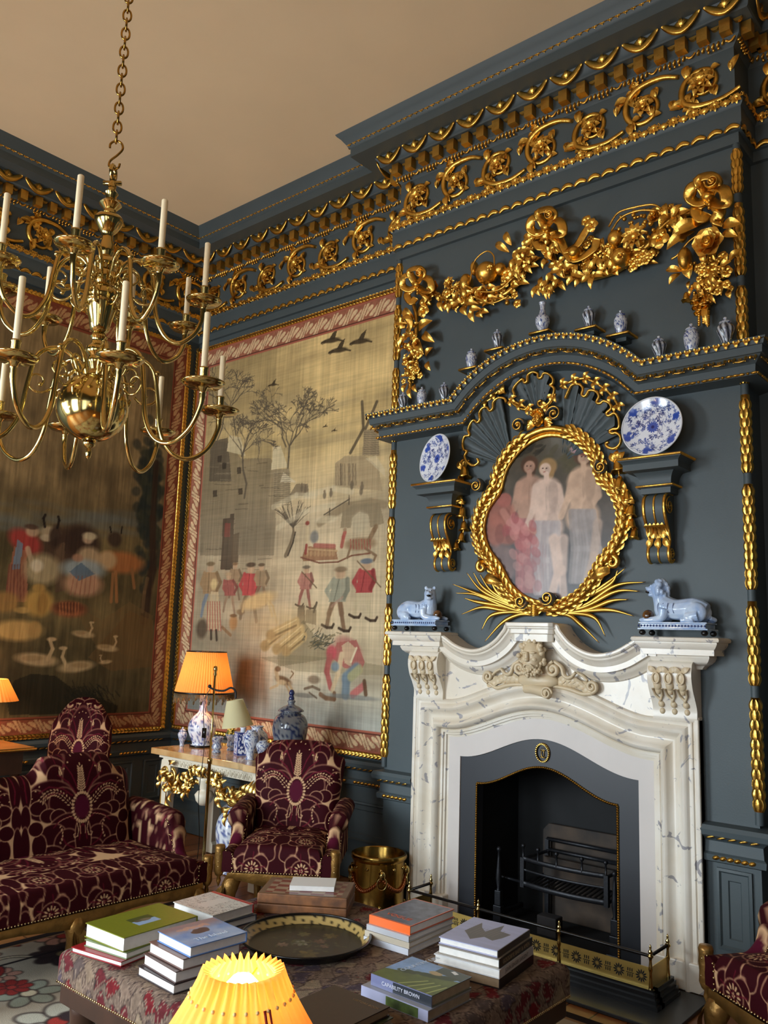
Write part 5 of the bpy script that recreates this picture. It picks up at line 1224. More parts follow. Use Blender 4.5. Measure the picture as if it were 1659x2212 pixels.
# trees
tree(cv, q, 528, 1075, 60, 1.62, 3.2, DK2, r_, 0, 7); tree(cv, q, 522, 985, 46, 1.25, 2.6, DK2, r_, 1, 7); tree(cv, q, 470, 950, 50, 1.3, 2.5, DK2, r_, 1, 7); tree(cv, q, 510, 940, 50, 1.7, 2.2, DK2, r_, 1, 7)
tree(cv, q, 622, 1010, 46, 1.5, 2.8, (96, 84, 66), r_, 0, 7); tree(cv, q, 628, 960, 40, 1.2, 2.2, (96, 84, 66), r_, 1, 7); tree(cv, q, 618, 965, 40, 1.8, 2.2, (96, 84, 66), r_, 1, 7); tree(cv, q, 560, 1000, 20, 1.6, 1.4, (110, 96, 74), r_, 1, 6)
A.L([(617, 1200), (628, 1175), (634, 1150), (632, 1120)], 6, (120, 102, 78), .95, 3); A.L([(622, 1200), (633, 1172), (638, 1150)], 2, (50, 42, 34), .8)
for k in range(26): a = r_.uniform(.2, 3.0); A.L([(633, 1140), (633 + 24 * math.cos(a), 1120 - 22 * math.sin(a)), (633 + 36 * math.cos(a) + r_.gauss(0, 4), 1114 - 36 * math.sin(a))], 1.2, DK2, .75, .6)
# birds
for x, y, s in ((717, 735, 1), (733, 756, 1), (779, 737, 1), (590, 831, .5), (703, 921, .25), (722, 930, .25)):
    A.E(x, y, 15 * s, 6 * s, (72, 58, 40), .95, -.1); A.L([(x - 14 * s, y + 2 * s), (x - 22 * s, y + 6 * s)], 3 * s, (60, 48, 34)); A.L([(x + 12 * s, y - 1 * s), (x + 24 * s, y + 1 * s)], 2 * s, (70, 56, 38)); A.P([(x - 6 * s, y - 2 * s), (x + 6 * s, y - 2 * s), (x + 13 * s, y - 26 * s), (x + 2 * s, y - 16 * s)], (66, 54, 38)); A.P([(x - 10 * s, y), (x, y + 2 * s), (x - 22 * s, y + 10 * s)], (84, 68, 46))
# windmill, hut and snowbanks
A.P([(783, 984), (786, 928), (816, 926), (820, 984)], (150, 130, 98), .9)
for k in range(11): A.L([(786, 934 + k * 4.6), (818, 933 + k * 4.6)], .8, DK2, .6)
for pts in ([(785, 925), (782, 868)], [(790, 925), (814, 868)], [(784, 928), (757, 978)]): A.L(pts, 5, (98, 84, 62), .9, 3)
A.P([(725, 1000), (745, 985), (790, 985), (818, 1010), (826, 1060), (722, 1052)], (164, 142, 106), .8); A.P([(790, 990), (812, 984), (832, 1015), (832, 1030)], SN, .5)
for k in range(24): x = r_.uniform(724, 775); A.L([(x, 1002), (x + 1, 1048)], 1, (120, 102, 78), .6)
for pts in ([(590, 1095), (640, 1070), (680, 1072)], [(600, 1140), (660, 1105), (720, 1090)], [(660, 1070), (720, 1055), (760, 1062)]): A.L(pts, 7, SN, .5)
for x, y in ((652, 1055), (660, 1057), (715, 1066), (760, 1050), (782, 1052), (780, 1062), (701, 1070)): A.E(x, y, 3, 8, (110, 96, 76), .8); A.E(x, y - 9, 2, 3, (120, 100, 78), .8)
# bridge
A.L([(690, 1130), (745, 1095), (800, 1085), (830, 1090)], 9, (146, 126, 94), .9); A.P([(735, 1140), (740, 1105), (765, 1090), (820, 1085), (830, 1130), (800, 1140), (796, 1112), (776, 1105), (762, 1118), (758, 1140)], (142, 124, 94), .9); A.E(778, 1128, 15, 22, (178, 162, 130), .95); A.L([(700, 1112), (755, 1078)], 1.6, DK2); A.L([(712, 1118), (712, 1098)], 1.4, DK2); A.L([(754, 1090), (754, 1070)], 1.4, DK2); A.E(705, 1122, 22, 8, SN, .6)
# sledge and horse
A.P([(652, 1205), (660, 1180), (725, 1183), (730, 1208), (655, 1212)], (150, 104, 72), .9); A.L([(650, 1204), (690, 1216), (730, 1214), (760, 1200), (800, 1195)], 1.8, (118, 70, 52)); A.L([(660, 1186), (728, 1190)], 2, (186, 150, 104))
for x in range(664, 722, 8): A.E(x, 1196, 3, 6, (182, 142, 98), .8)
A.L([(662, 1190), (662, 1165), (664, 1140)], 5, (188, 166, 128)); A.E(664, 1130, 4, 5, (140, 60, 50)); A.L([(660, 1195), (662, 1178)], 4, (146, 62, 54)); A.E(679, 1160, 8, 14, (120, 118, 112), .9); A.L([(680, 1178), (722, 1180)], 5, (168, 92, 78), .9); A.L([(738, 1180), (742, 1160), (745, 1150)], 5, (166, 80, 68)); A.E(745, 1144, 3, 4, (150, 120, 90))
A.E(778, 1175, 26, 13, (140, 110, 78), .9); A.L([(796, 1170), (808, 1145), (812, 1138)], 6, (134, 104, 74)); A.L([(758, 1180), (750, 1205)], 3, (130, 100, 72)); A.L([(790, 1185), (812, 1200), (808, 1210)], 3, (130, 100, 72))
for k in range(8): A.L([(757 + k * 6, 1165), (758 + k * 6, 1186)], 1.2, (158, 78, 66), .9)
# people
def man(x, y, h, coat, legs, hat, lean=0, stick=None, skates=True):
    s = h / 100.0; A.L([(x - 6 * s, y - 45 * s), (x - 14 * s, y - 22 * s), (x - 18 * s, y)], 6.5 * s, legs, .95, 4 * s); A.L([(x + 5 * s, y - 45 * s), (x + 8 * s, y - 22 * s), (x + 12 * s, y + 6 * s)], 6.5 * s, legs, .95, 4 * s)
    A.P([(x - 13 * s + lean, y - 84 * s), (x + 13 * s + lean, y - 84 * s), (x + 15 * s, y - 42 * s), (x - 15 * s, y - 42 * s)], coat, .95); A.L([(x - 12 * s + lean, y - 82 * s), (x - 18 * s, y - 62 * s), (x - 10 * s, y - 48 * s)], 5 * s, coat); A.L([(x + 12 * s + lean, y - 82 * s), (x + 19 * s, y - 64 * s), (x + 12 * s, y - 50 * s)], 5 * s, tuple(c * .8 for c in coat))
    A.E(x + lean, y - 92 * s, 7 * s, 9 * s, (186, 148, 112)); A.E(x + lean, y - 100 * s, 9 * s, 5 * s, hat)
    A.L([(x - 3 * s + lean, y - 82 * s), (x - 5 * s, y - 45 * s)], 1.4 * s, tuple(c * .7 for c in coat), .6)
    if skates:
        for xx, yy in ((x - 18 * s, y), (x + 12 * s, y + 6 * s)): A.L([(xx - 9 * s, yy - 2 * s), (xx, yy + 3 * s), (xx + 9 * s, yy + 3 * s), (xx + 12 * s, yy - 3 * s)], 2.5 * s, (66, 50, 38))
    if stick: A.L(stick, 1.5, (110, 86, 60))
man(660, 1307, 82, (176, 112, 96), (150, 90, 76), (112, 96, 78), 2, [(652, 1235), (684, 1270)]); man(728, 1352, 122, (150, 148, 124), (124, 92, 66), (132, 106, 78), 8); man(786, 1330, 118, (176, 62, 62), (190, 170, 132), (94, 104, 116), 6, [(772, 1212), (822, 1268)])
A.L([(740, 1290), (716, 1310)], 3, (176, 130, 108), .5)
A.P([(640, 1352), (644, 1310), (658, 1308), (660, 1348)], (92, 76, 58)); A.P([(660, 1345), (662, 1316), (684, 1318), (682, 1350)], (120, 102, 78)); A.L([(678, 1322), (684, 1302)], 3, DK)
man(540, 1335, 115, (182, 66, 66), (124, 102, 76), (84, 66, 50), 2, None, False); man(455, 1330, 112, (160, 124, 84), (116, 124, 134), (120, 96, 66), 0, None, False); man(565, 1300, 80, (150, 124, 92), (128, 102, 78), (96, 76, 56), 0, None, False); man(508, 1290, 72, (152, 122, 90), (128, 102, 78), (130, 96, 66), 0, None, False); man(497, 1320, 80, (160, 84, 74), (150, 120, 92), (180, 150, 110), -3, None, False)
A.P([(445, 1360), (455, 1278), (472, 1278), (476, 1362)], (190, 164, 122)); A.E(462, 1262, 8, 14, (206, 176, 118))
for k in range(6): A.L([(449 + k * 5, 1300), (447 + k * 6, 1362)], 1.8, (172, 82, 70), .8)
A.L([(456, 1362), (456, 1380)], 4, (70, 56, 44)); A.L([(467, 1362), (468, 1382)], 4, (70, 56, 44)); A.E(436, 1358, 13, 24, (92, 74, 56), .9); A.E(504, 1345, 9, 18, (172, 122, 72), .95); A.E(504, 1330, 8, 4, (120, 86, 54)); A.E(520, 1322, 9, 7, (140, 110, 76)); A.L([(480, 1355), (498, 1372)], 4, (136, 100, 66))
A.E(558, 1298, 36, 18, (198, 164, 108), .95, .2); A.L([(580, 1300), (588, 1330)], 4, (196, 166, 112)); A.L([(530, 1300), (524, 1320)], 4, (190, 158, 106)); A.L([(575, 1290), (590, 1310), (598, 1345)], 3, (190, 158, 106))
# faggots, bank, dog, stooping skater
A.E(610, 1345, 75, 30, (196, 166, 112), .6, .1, .6); A.P([(600, 1400), (655, 1340), (700, 1400), (735, 1410), (700, 1425), (600, 1440)], (120, 104, 70), .5)
for (ax, ay, bx, by) in ((572, 1395, 620, 1355), (598, 1402, 650, 1360), (618, 1406, 655, 1375), (585, 1372, 640, 1345)):
    A.L([(ax, ay), (bx, by)], 12, (192, 158, 100), .95); A.L([(ax, ay + 5), (bx, by + 6)], 2.5, (126, 98, 60), .7); A.L([(ax + 3, ay - 6), (bx, by - 6)], 1.5, (220, 190, 132), .7); A.E(ax, ay, 10, 12, (168, 134, 82), .9)
for k in range(70): a = r_.uniform(-.5, 1.4); x0_, y0_ = 690 + r_.gauss(0, 14), 1385 + r_.gauss(0, 12); A.L([(x0_, y0_), (x0_ + 12 * math.cos(a), y0_ - 10 * math.sin(a))], 1.2, r_.choice(((70, 72, 62), (110, 96, 64))), .7)
A.P([(560, 1420), (640, 1415), (760, 1425), (832, 1440), (832, 1460), (640, 1450)], (120, 108, 76), .35)
A.E(612, 1470, 16, 9, (112, 80, 52), .95, -.2); A.E(608, 1474, 10, 6, (190, 162, 118)); A.L([(600, 1466), (596, 1448)], 6, (180, 150, 106), .95, 5); A.E(600, 1445, 6, 6, (120, 84, 54)); A.L([(600, 1480), (584, 1487)], 3, (186, 156, 112)); A.L([(624, 1476), (634, 1496), (630, 1500)], 3.5, (170, 138, 96)); A.L([(618, 1480), (628, 1500)], 3, (170, 138, 96)); A.L([(627, 1465), (634, 1455), (630, 1450)], 1.8, (130, 100, 70))
A.E(655, 1502, 22, 5, (96, 92, 84), .6); A.E(678, 1468, 11, 9, (130, 108, 84)); A.L([(658, 1488), (675, 1483), (690, 1490)], 3, (110, 90, 70)); A.L([(668, 1496), (684, 1508)], 2, (100, 84, 66))
A.E(752, 1402, 24, 22, (176, 112, 98), .95, -.4); A.P([(716, 1420), (728, 1388), (770, 1382), (788, 1430), (782, 1446), (745, 1444)], (168, 92, 82), .95); A.P([(738, 1395), (752, 1385), (768, 1400), (758, 1440), (744, 1432)], (196, 172, 132), .8); A.E(716, 1410, 9, 16, (190, 70, 78)); A.L([(712, 1420), (706, 1450), (714, 1485)], 9, (166, 80, 74), .95, 6); A.L([(738, 1415), (730, 1455), (718, 1490)], 8, (198, 170, 130), .95, 5); A.E(724, 1440, 7, 10, (112, 130, 140))
A.L([(770, 1445), (748, 1465), (746, 1500)], 14, (104, 122, 134), .95, 10); A.L([(776, 1446), (758, 1462)], 10, (168, 158, 104), .8); A.L([(762, 1500), (785, 1482)], 8, (190, 96, 92)); A.L([(787, 1472), (790, 1500)], 5, (100, 70, 48)); A.L([(692, 1500), (704, 1508), (722, 1510), (722, 1498)], 5, (120, 84, 58)); A.E(760, 1506, 45, 5, (110, 114, 112), .6); A.L([(758, 1430), (770, 1400)], 2.5, (214, 196, 158))
cv.C = cv.C * .8 + .2 * cv.C.mean(-1, keepdims=True) * np.array([1.06, 1.0, .86]); cv.C *= (.86 + .18 * st[..., None] + .10 * st2[..., None])
tap_border(cv, -6.085, -3.565, .83, 4.13, .17, .17, .15, .17, (150, 96, 74), (206, 176, 136), (164, 96, 76))
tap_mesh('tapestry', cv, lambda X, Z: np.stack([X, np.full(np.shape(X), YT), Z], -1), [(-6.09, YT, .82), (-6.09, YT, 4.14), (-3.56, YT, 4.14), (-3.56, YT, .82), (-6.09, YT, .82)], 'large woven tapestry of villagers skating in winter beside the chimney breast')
# ---- milking scene on the left wall
XT = XL + .022
def q(px, py): p = Xp(px, py, XT); return np.array([p[1], p[2]])
cv = Canvas(1.2, 4.35, .82, 4.15, 470, 500, (120, 98, 66)); X, Y = cv.X, cv.Y
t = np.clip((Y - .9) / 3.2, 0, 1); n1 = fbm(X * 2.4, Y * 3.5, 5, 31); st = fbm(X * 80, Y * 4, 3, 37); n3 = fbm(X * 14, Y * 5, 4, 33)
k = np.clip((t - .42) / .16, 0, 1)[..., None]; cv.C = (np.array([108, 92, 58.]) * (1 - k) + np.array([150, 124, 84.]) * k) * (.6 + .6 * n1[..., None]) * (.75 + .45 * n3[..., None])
A = Painter(cv, q, .0052, .0034); r_ = random.Random(8)
GN, BRD = (52, 54, 44), (84, 62, 42)
for k in range(60): A.E(170 + r_.gauss(0, 120), 1120 + r_.gauss(0, 14), 30, 6, (104, 106, 98), .25, 0, .8)
for k in range(190): A.E(325 + r_.gauss(0, 10 + .03 * k), 1090 + r_.gauss(0, 70), 9, 12, r_.choice((GN, (66, 64, 46), (44, 48, 44))), .6, r_.random() * 3)
A.L([(312, 1340), (318, 1280), (330, 1230), (330, 1120), (338, 1000)], 14, (62, 46, 34), .9, 7); A.L([(308, 1320), (312, 1280), (318, 1250)], 5, (120, 96, 64), .7)
A.P([(150, 1300), (220, 1340), (280, 1300), (330, 1330), (330, 1430), (210, 1400)], (120, 94, 56), .5); A.P([(190, 1420), (280, 1320), (330, 1340), (330, 1440), (240, 1450)], (112, 84, 48), .6)
A.E(150, 1180, 46, 45, (76, 56, 42), .95); A.E(175, 1170, 30, 40, (60, 44, 34), .9); A.P([(120, 1280), (116, 1180), (140, 1170), (142, 1275)], (96, 74, 54)); A.E(108, 1150, 16, 14, (170, 150, 116)); A.E(100, 1162, 10, 8, (186, 166, 132)); A.E(120, 1160, 10, 26, (60, 44, 34)); A.L([(97, 1138), (94, 1120), (98, 1112)], 3, (40, 32, 26)); A.L([(124, 1140), (128, 1124), (126, 1116)], 3, (40, 32, 26))
A.E(262, 1215, 40, 26, (166, 104, 58), .95); A.E(232, 1210, 16, 22, (186, 156, 112)); A.L([(250, 1235), (252, 1300)], 4, (164, 112, 66)); A.L([(244, 1240), (240, 1300)], 4, (150, 104, 62)); A.L([(285, 1230), (290, 1270)], 4, (150, 104, 62)); A.E(248, 1165, 12, 18, (66, 50, 38)); A.L([(240, 1150), (238, 1138)], 2, (40, 32, 26)); A.L([(262, 1152), (264, 1138)], 2, (40, 32, 26))
A.E(55, 1170, 26, 24, (158, 60, 52), .95, -.4); A.E(70, 1148, 10, 12, (184, 150, 116)); A.E(68, 1138, 10, 6, (80, 58, 44)); A.P([(8, 1300), (30, 1180), (58, 1190), (60, 1300)], (150, 96, 70), .9); A.P([(25, 1230), (38, 1165), (50, 1175), (42, 1230)], (112, 124, 134), .9); A.L([(60, 1185), (70, 1220), (78, 1235)], 6, (184, 152, 118))
for k in range(6): A.L([(20 + k * 6, 1220), (12 + k * 8, 1300)], 1.6, (110, 62, 48), .7)
A.E(92, 1230, 28, 34, (176, 156, 116), .85); A.E(80, 1222, 10, 14, (206, 190, 158))
A.E(190, 1165, 9, 11, (190, 158, 124)); A.E(194, 1158, 12, 9, (196, 178, 140)); A.E(192, 1205, 20, 26, (186, 158, 118)); A.E(180, 1230, 36, 24, (150, 160, 156), .9); A.E(180, 1262, 32, 28, (184, 140, 106), .95); A.P([(150, 1235), (175, 1215), (205, 1240), (170, 1255)], (96, 112, 124), .9); A.E(168, 1205, 9, 9, (170, 126, 96))
for k in range(6): A.L([(160 + k * 9, 1245), (152 + k * 10, 1285)], 1.6, (140, 92, 72), .6)
A.E(84, 1302, 22, 30, (182, 142, 74), .95); A.E(84, 1270, 10, 9, (170, 132, 70)); A.E(92, 1304, 8, 26, (140, 102, 52), .7); A.E(48, 1318, 12, 7, (176, 140, 80)); A.E(150, 1316, 28, 18, (140, 82, 52), .95); A.E(150, 1312, 22, 12, (96, 56, 38))
for k in range(7): A.L([(128 + k * 7, 1302), (130 + k * 6.5, 1328)], 1.4, (176, 110, 66), .7)
A.E(38, 1362, 36, 22, (182, 146, 86), .95); A.E(10, 1300, 22, 22, (150, 112, 62), .9); A.E(75, 1360, 10, 18, (170, 132, 76))
def swan(x, y, s, d=1):
    A.E(x, y, 30 * s, 13 * s, (190, 160, 112), .9, -.1 * d); A.L([(x + d * 22 * s, y), (x + d * 32 * s, y - 22 * s), (x + d * 27 * s, y - 40 * s)], 4.5 * s, (194, 164, 116), .95, 3.5 * s); A.E(x + d * 30 * s, y - 42 * s, 7 * s, 4.5 * s, (196, 166, 118)); A.E(x - d * 10 * s, y - 3, 16 * s, 6 * s, (150, 120, 78), .6)
swan(80, 1425, 1.05); swan(165, 1440, .95, -1); swan(180, 1370, .6); swan(232, 1400, .6); swan(228, 1430, .35, -1)
A.P([(16, 1520), (30, 1470), (70, 1455), (120, 1460), (160, 1490), (200, 1500), (255, 1525), (250, 1540), (20, 1545)], (50, 44, 30), .85)
for k in range(80): x, y = 195 + r_.gauss(0, 24), 1505 + r_.gauss(0, 10); A.L([(x, y), (x - r_.uniform(4, 14), y - r_.uniform(8, 20))], 1.2, (46, 42, 30), .8)
for k in range(40): A.L([(r_.uniform(100, 320), r_.uniform(1440, 1540)),] * 1 + [(r_.uniform(100, 320), r_.uniform(1440, 1540))], .01, (130, 106, 66), .0)
cv.C *= (.78 + .30 * st[..., None])
tap_border(cv, 1.2, 4.35, .82, 4.15, .14, .13, .13, .17, (128, 70, 48), (182, 138, 94), (132, 70, 48))
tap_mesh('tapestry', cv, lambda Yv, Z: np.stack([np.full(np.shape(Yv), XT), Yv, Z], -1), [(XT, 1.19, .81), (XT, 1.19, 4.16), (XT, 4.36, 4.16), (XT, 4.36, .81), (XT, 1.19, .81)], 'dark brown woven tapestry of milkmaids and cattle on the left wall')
# ================================================================== cut-velvet upholstery
CRM, VD, VM = (200, 160, 120), (50, 5, 13), (104, 22, 40)
DAM = Canvas(-.31, .31, -.2, .6, 496, 640, CRM)
def de(x, y, rx, ry, rot=0, c=VD, a=1, soft=.06):
    if c is VD:
        rx *= 1.16; ry *= 1.14; b = .0042
        for s in ((1, -1) if x != 0 else (1,)): DAM.ell(s * x, y, rx + b, ry + b, CRM, .92, s * rot, soft)
    DAM.ell(x, y, rx, ry, c, a, rot, soft)
    if x != 0: DAM.ell(-x, y, rx, ry, c, a, -rot, soft)
def dl(pts, w, c, a=.9, w1=None):
    DAM.line(pts, w, c, a, w1); DAM.line([(-x, y) for x, y in pts], w, c, a, w1)
for k in range(8):
    a = PI * (1.05 + .9 * k / 7); de(.125 + .05 * math.cos(a), .585 + .055 * math.sin(a), .045, .018, a)
de(.125, .585, .05, .03)
for sp_ in ((0, .56, .034, .04), (0, .50, .05, .055), (.205, .505, .045, .026, .8), (.25, .47, .035, .06, .1), (.06, .44, .065, .10, -.3), (.135, .475, .05, .045), (.13, .43, .04, .05), (0, .38, .085, .17), (.155, .33, .10, .075, .15), (.195, .275, .07, .05), (.10, .30, .06, .065), (.235, .335, .032, .035), (.225, .285, .035, .03), (.175, .24, .035, .03), (.125, .232, .034, .03),
            (.285, .38, .022, .085), (.288, .24, .02, .055), (.292, .11, .018, .08), (.10, .17, .08, .055, -.5), (.155, .145, .055, .045), (.085, .095, .055, .06, .3), (.05, .045, .05, .045), (0, .11, .035, .10), (.17, .04, .06, .045), (.225, .10, .03, .05), (.24, .185, .03, .03), (0, -.025, .04, .03), (.075, -.02, .03, .018), (.15, -.015, .04, .014), (.25, -.01, .04, .02), (.0, -.09, .018, .05), (.265, -.09, .022, .05), (.295, -.16, .014, .03), (.235, -.15, .03, .04), (.04, -.16, .03, .035), (0, -.10, .04, .08), (.07, -.195, .06, .02), (.2, -.19, .06, .025), (.262, -.13, .03, .06), (.305, -.06, .02, .06), (.06, -.03, .04, .025), (.2, -.03, .05, .02)): de(*sp_)
for k in range(6):
    a = k * PI / 3 + .5; de(.135 + .048 * math.cos(a), -.10 + .048 * math.sin(a), .042, .036, a)
de(.135, -.10, .045, .045)
for pts in ([(.02, .36), (.05, .44), (.08, .49), (.10, .47)], [(.03, .34), (.07, .40), (.12, .44)], [(.05, .33), (.10, .37), (.17, .385), (.22, .36)], [(.08, .345), (.14, .35), (.19, .34)], [(.03, .2), (.07, .225), (.12, .21), (.15, .18)], [(.04, .06), (.09, .09), (.11, .13)], [(.02, .1), (.012, .16), (.0, .18)], [(.14, .05), (.17, .065), (.2, .05)], [(.28, .32), (.286, .38), (.28, .44)]): dl(pts, .0035, VM, .8)
for k in range(5): dl([(.135, -.10), (.135 + .075 * math.cos(k * 1.26 + .4), -.10 + .075 * math.sin(k * 1.26 + .4))], .003, VM, .7)
for k in range(5): dl([(.125, .585), (.125 + .09 * math.cos(PI * (1.1 + .2 * k)), .585 + .09 * math.sin(PI * (1.1 + .2 * k)))], .003, VM, .7)
DAM.ell(0, .265, .038, .06, (78, 16, 38))
for k in range(26):
    a = 2 * PI * k / 26; DAM.ell(.05 * math.cos(a), .265 + .075 * math.sin(a), .0085, .0065, CRM, 1, a)
for k in range(10):
    y = .355 + k * .0125; DAM.line([(0, y - .006), (0, y + .004)], .0022, CRM)
    for s in (-1, 1): DAM.ell(s * (.017 - .0008 * k), y + .006, .009, .0035, CRM, 1, s * 1.0); DAM.ell(s * .007, y, .006, .003, CRM, 1, s * 1.0)
DAM.ell(0, .487, .004, .009, CRM)
for k in range(12):
    t = k / 11; x = .062 + .15 * t; y = .292 + .075 * math.sin(t * 2.5) - .02 * t; b = math.atan2(.075 * 2.5 * math.cos(t * 2.5) - .02, .15)
    for s in (-1, 1):
        DAM.ell(s * x, y, .006, .0028, CRM, 1, s * b)
        for e in (-1, 1): DAM.ell(s * (x - e * math.sin(b) * .014), y + e * math.cos(b) * .014, .007, .003, CRM, 1, s * (b + e * .5))
for s in (-1, 1):
    for k in range(12):
        a = 2 * PI * k / 12; DAM.ell(s * .135 + .03 * math.cos(a), -.10 + .03 * math.sin(a), .0105, .0042, CRM, 1, a)
    for k in range(5): DAM.ell(s * .135 + .007 * math.cos(k * 1.26), -.10 + .007 * math.sin(k * 1.26), .0025, .004, CRM)
    for k in range(9): a = PI * (1.05 + .9 * k / 8); DAM.ell(s * .125 + .026 * math.cos(a), .588 + .02 * math.sin(a), .010, .0035, CRM, 1, a)
    for k in range(6): DAM.ell(s * (.118 - .012 * math.sin(k * .6)), .10 + k * .016, .004, .007, CRM, .9, s * (k * .25 - .5))
dl([(.03, .185), (.022, .15), (.03, .12), (.045, .115), (.05, .13), (.04, .135)], .0022, CRM)
dl([(.016, .19), (.012, .13)], .0016, CRM); dl([(.055, .225), (.10, .215), (.13, .2)], .0018, CRM, .8)
for p in ((.06, .50), (.03, .53), (.085, .47), (.0, .54), (.235, .37), (.255, .335), (.215, .39)): de(p[0], p[1], .004, .004, 0, CRM)
for p, r, q_ in (((.105, .46), .008, .022), ((.112, .45), .005, .016)): de(p[0], p[1], r * .6, q_, -.2, CRM)
def dcol(x, y): return lin(DAM.sample(np.ravel(x), np.ravel(y)))
def puff(mb, M, f, nu, nv, xoff=0.0, yoff=0.0):
    """f(u,v)->x,y,z and pattern coordinates"""
    U, Vv = np.meshgrid(np.linspace(-1, 1, nu), np.linspace(0, 1, nv), indexing='ij'); x, y, z, a, b = f(U, Vv)
    mb.add(np.stack([x, y, z], -1).reshape(-1, 3), gridF(nu, nv), M, col=dcol(a + xoff, b + yoff))
NAIL = mat('brass_nail_heads', (190, 165, 120), .25, 1.0)
def seat_part(root, M, hw, yb, yf, zt, zb, nu, nv, n_m=1):
    H = zt - zb
    def f(u, v):
        ax = np.clip((np.abs(u) - .84) / .16, 0, 1); x = np.sign(u) * (np.minimum(np.abs(u), .84) / .84 * (hw - .03) + .03 * np.sin(ax * PI / 2)); dx = ax ** 2 * H
        av = np.clip((v - .72) / .28, 0, 1); y = yb + (yf - yb) * np.minimum(v, .72) / .72 - .03 * np.sin(np.minimum(av * 3, 1) * PI / 2); dy = np.where(av < .2, (av / .2) ** 2 * .03, .03 + (av - .2) / .8 * (H - .03))
        crown = .03 * (1 - np.clip(np.abs(u) / .84, 0, 1) ** 4) * np.sin(PI * np.clip(v / .8, 0, 1) * .9 + .2)
        z = zt - np.maximum(dx, dy) + crown * (av < .4) * (1 - av / .4)
        return x, y, np.maximum(z, zb), x, (yf - y) * .9 - dy - .02 + .0 * u
    mb = MB(); puff(mb, M, f, nu, nv, 0, 0); addbox(mb, -hw, hw, yf, yb, zb, zb + .02, M, col=lin(VD)); o = mb.build('seat', VELVET, root, colors=True)
    mb = MB()
    for x in np.arange(-hw + .01, hw, .0155): V, F = sphere((x, yf - .032, zb + .006), .0052, 6, 4); mb.add(V, F, M)
    mb.build('nail_trim', NAIL, o)
def back_part(root, M, hwf, zb, ztop, yf, th, nu, nv, pat, hw):
    def side(front):
        def f(u, v):
            zt = ztop(u * hw); z = zb + v * (zt - zb); x = u * hwf(z); lean = yf + .12 * (z - zb) / .5
            e = (1 - np.abs(u) ** 8) * (1 - np.abs(2 * v - 1) ** 8) ; b = (np.clip(1 - np.abs(u) ** 6, 0, 1) * np.clip(1 - np.maximum(2 * v - 1, 0) ** 6, 0, 1)) ** .5
            y = lean + (-(th * .5) * b - .02 * e if front else (th * .5) * b)
            return x, y, z, pat(x), z - zb
        return f
    mb = MB(); puff(mb, M, side(True), nu, nv); puff(mb, M, side(False), nu // 3, nv // 3); mb.build('backrest', VELVET, root, colors=True)
def arm_part(root, M, s, x0, yb, yf, za, zl, zb, ncurl=True):
    ys = np.concatenate([np.linspace(yb, yf + .30, 26), np.linspace(yf + .295, yf, 34)]); n = 28
    def zt(y):
        d = y - yf                       # distance from the very front
        return np.where(d > .31, za + .02 * np.clip((d - .31) / .3, 0, 1), np.where(d > .285, za - .03 + .03 * np.sqrt(np.clip((d - .285) / .025, 0, 1)), zl + (za - .075 - zl) * np.clip((d - .16) / .10, 0, 1) ** 2.2))
    t = zt(ys); rows = []
    for y, z1 in zip(ys, t):
        hi = np.clip((z1 - zl - .06) / .08, 0, 1); pr = []
        for k in range(n):
            q_ = k / (n - 1)
            if q_ < .4: pr.append((-.035, zb + (z1 - .05 - zb) * q_ / .4))
            elif q_ < .7:
                a = PI - (q_ - .4) / .3 * PI * (1 + .25 * hi); r = .035 + .022 * hi; pr.append((.0 + .02 * hi + r * math.cos(a), z1 - .05 + (.05 if hi > 0 else .03) * math.sin(a) + .0))
            else: pr.append((.04, (z1 - .06) + (zb - z1 + .06) * (q_ - .7) / .3))
        rows.append([(x0 + s * a, y, b) for a, b in pr])
    R_ = np.array(rows); L = np.zeros(R_.shape[:2]); L[:] = np.linspace(0, .55, n)[None]
    mb = MB(); mb.add(R_.reshape(-1, 3), gridF(len(ys), n), M, col=dcol((R_[..., 1] - yf) - .2, L * .8 + .02))
    for k in (0, -1): mb.add(R_[k], [np.arange(n)[None]], M, col=lin(VD))
    o = mb.build('armrest', VELVET, root, colors=True); mb = MB()
    for i in range(24, len(ys), 1):
        for k in (int(n * .42), int(n * .68)):
            p = R_[i, k]; V, F = sphere(p, .0048, 6, 4); mb.add(V, F, M)
    for p in R_[-1, ::3]: V, F = sphere(p + np.array([0, -.003, 0]), .0048, 6, 4); mb.add(V, F, M)
    mb.build('nail_trim', NAIL, o)
    mb = MB(); V, F = lathe([(0, zl + .005), (.024, zl + .004), (.029, zl - .01), (.027, zl - .03), (.029, zl - .06), (.026, zb + .04), (.028, zb), (.02, zb - .02), (.009, zb - .03), (.013, zb - .05), (.006, zb - .07), (0, zb - .085)], 14); mb.add(V, F, M @ T(x0 + s * .04, yf + .02, 0)); mb.build('arm_post', GILTW, root)
def cabriole(mb, M, x, y, sx, sy, h):
    P = cr([(x, y, h), (x + sx * .03, y + sy * .03, h * .82), (x + sx * .035, y + sy * .035, h * .6), (x + sx * .005, y + sy * .005, h * .3), (x - sx * .005, y - sy * .005, h * .12), (x + sx * .015, y + sy * .015, .022)], 6)
    V, F = tube(P, np.interp(np.linspace(0, 1, len(P)), [0, .2, .4, .65, .85, 1], [.040, .048, .036, .022, .019, .026]), 10); mb.add(V, F, M); V, F = sphere((x + sx * .02, y + sy * .02, .020), (.034, .034, .02), 12, 8); mb.add(V, F, M)
    for k in range(3): V, F = leaf(.11, .028, .15, .35, 8, 5); mb.add(V, F, M @ frame((x + sx * .06, y + sy * .06, h * .86), (sx * .15 + .25 * (k - 1) * sy, sy * .15 - .25 * (k - 1) * sx, -1), (sx, sy, .2)))
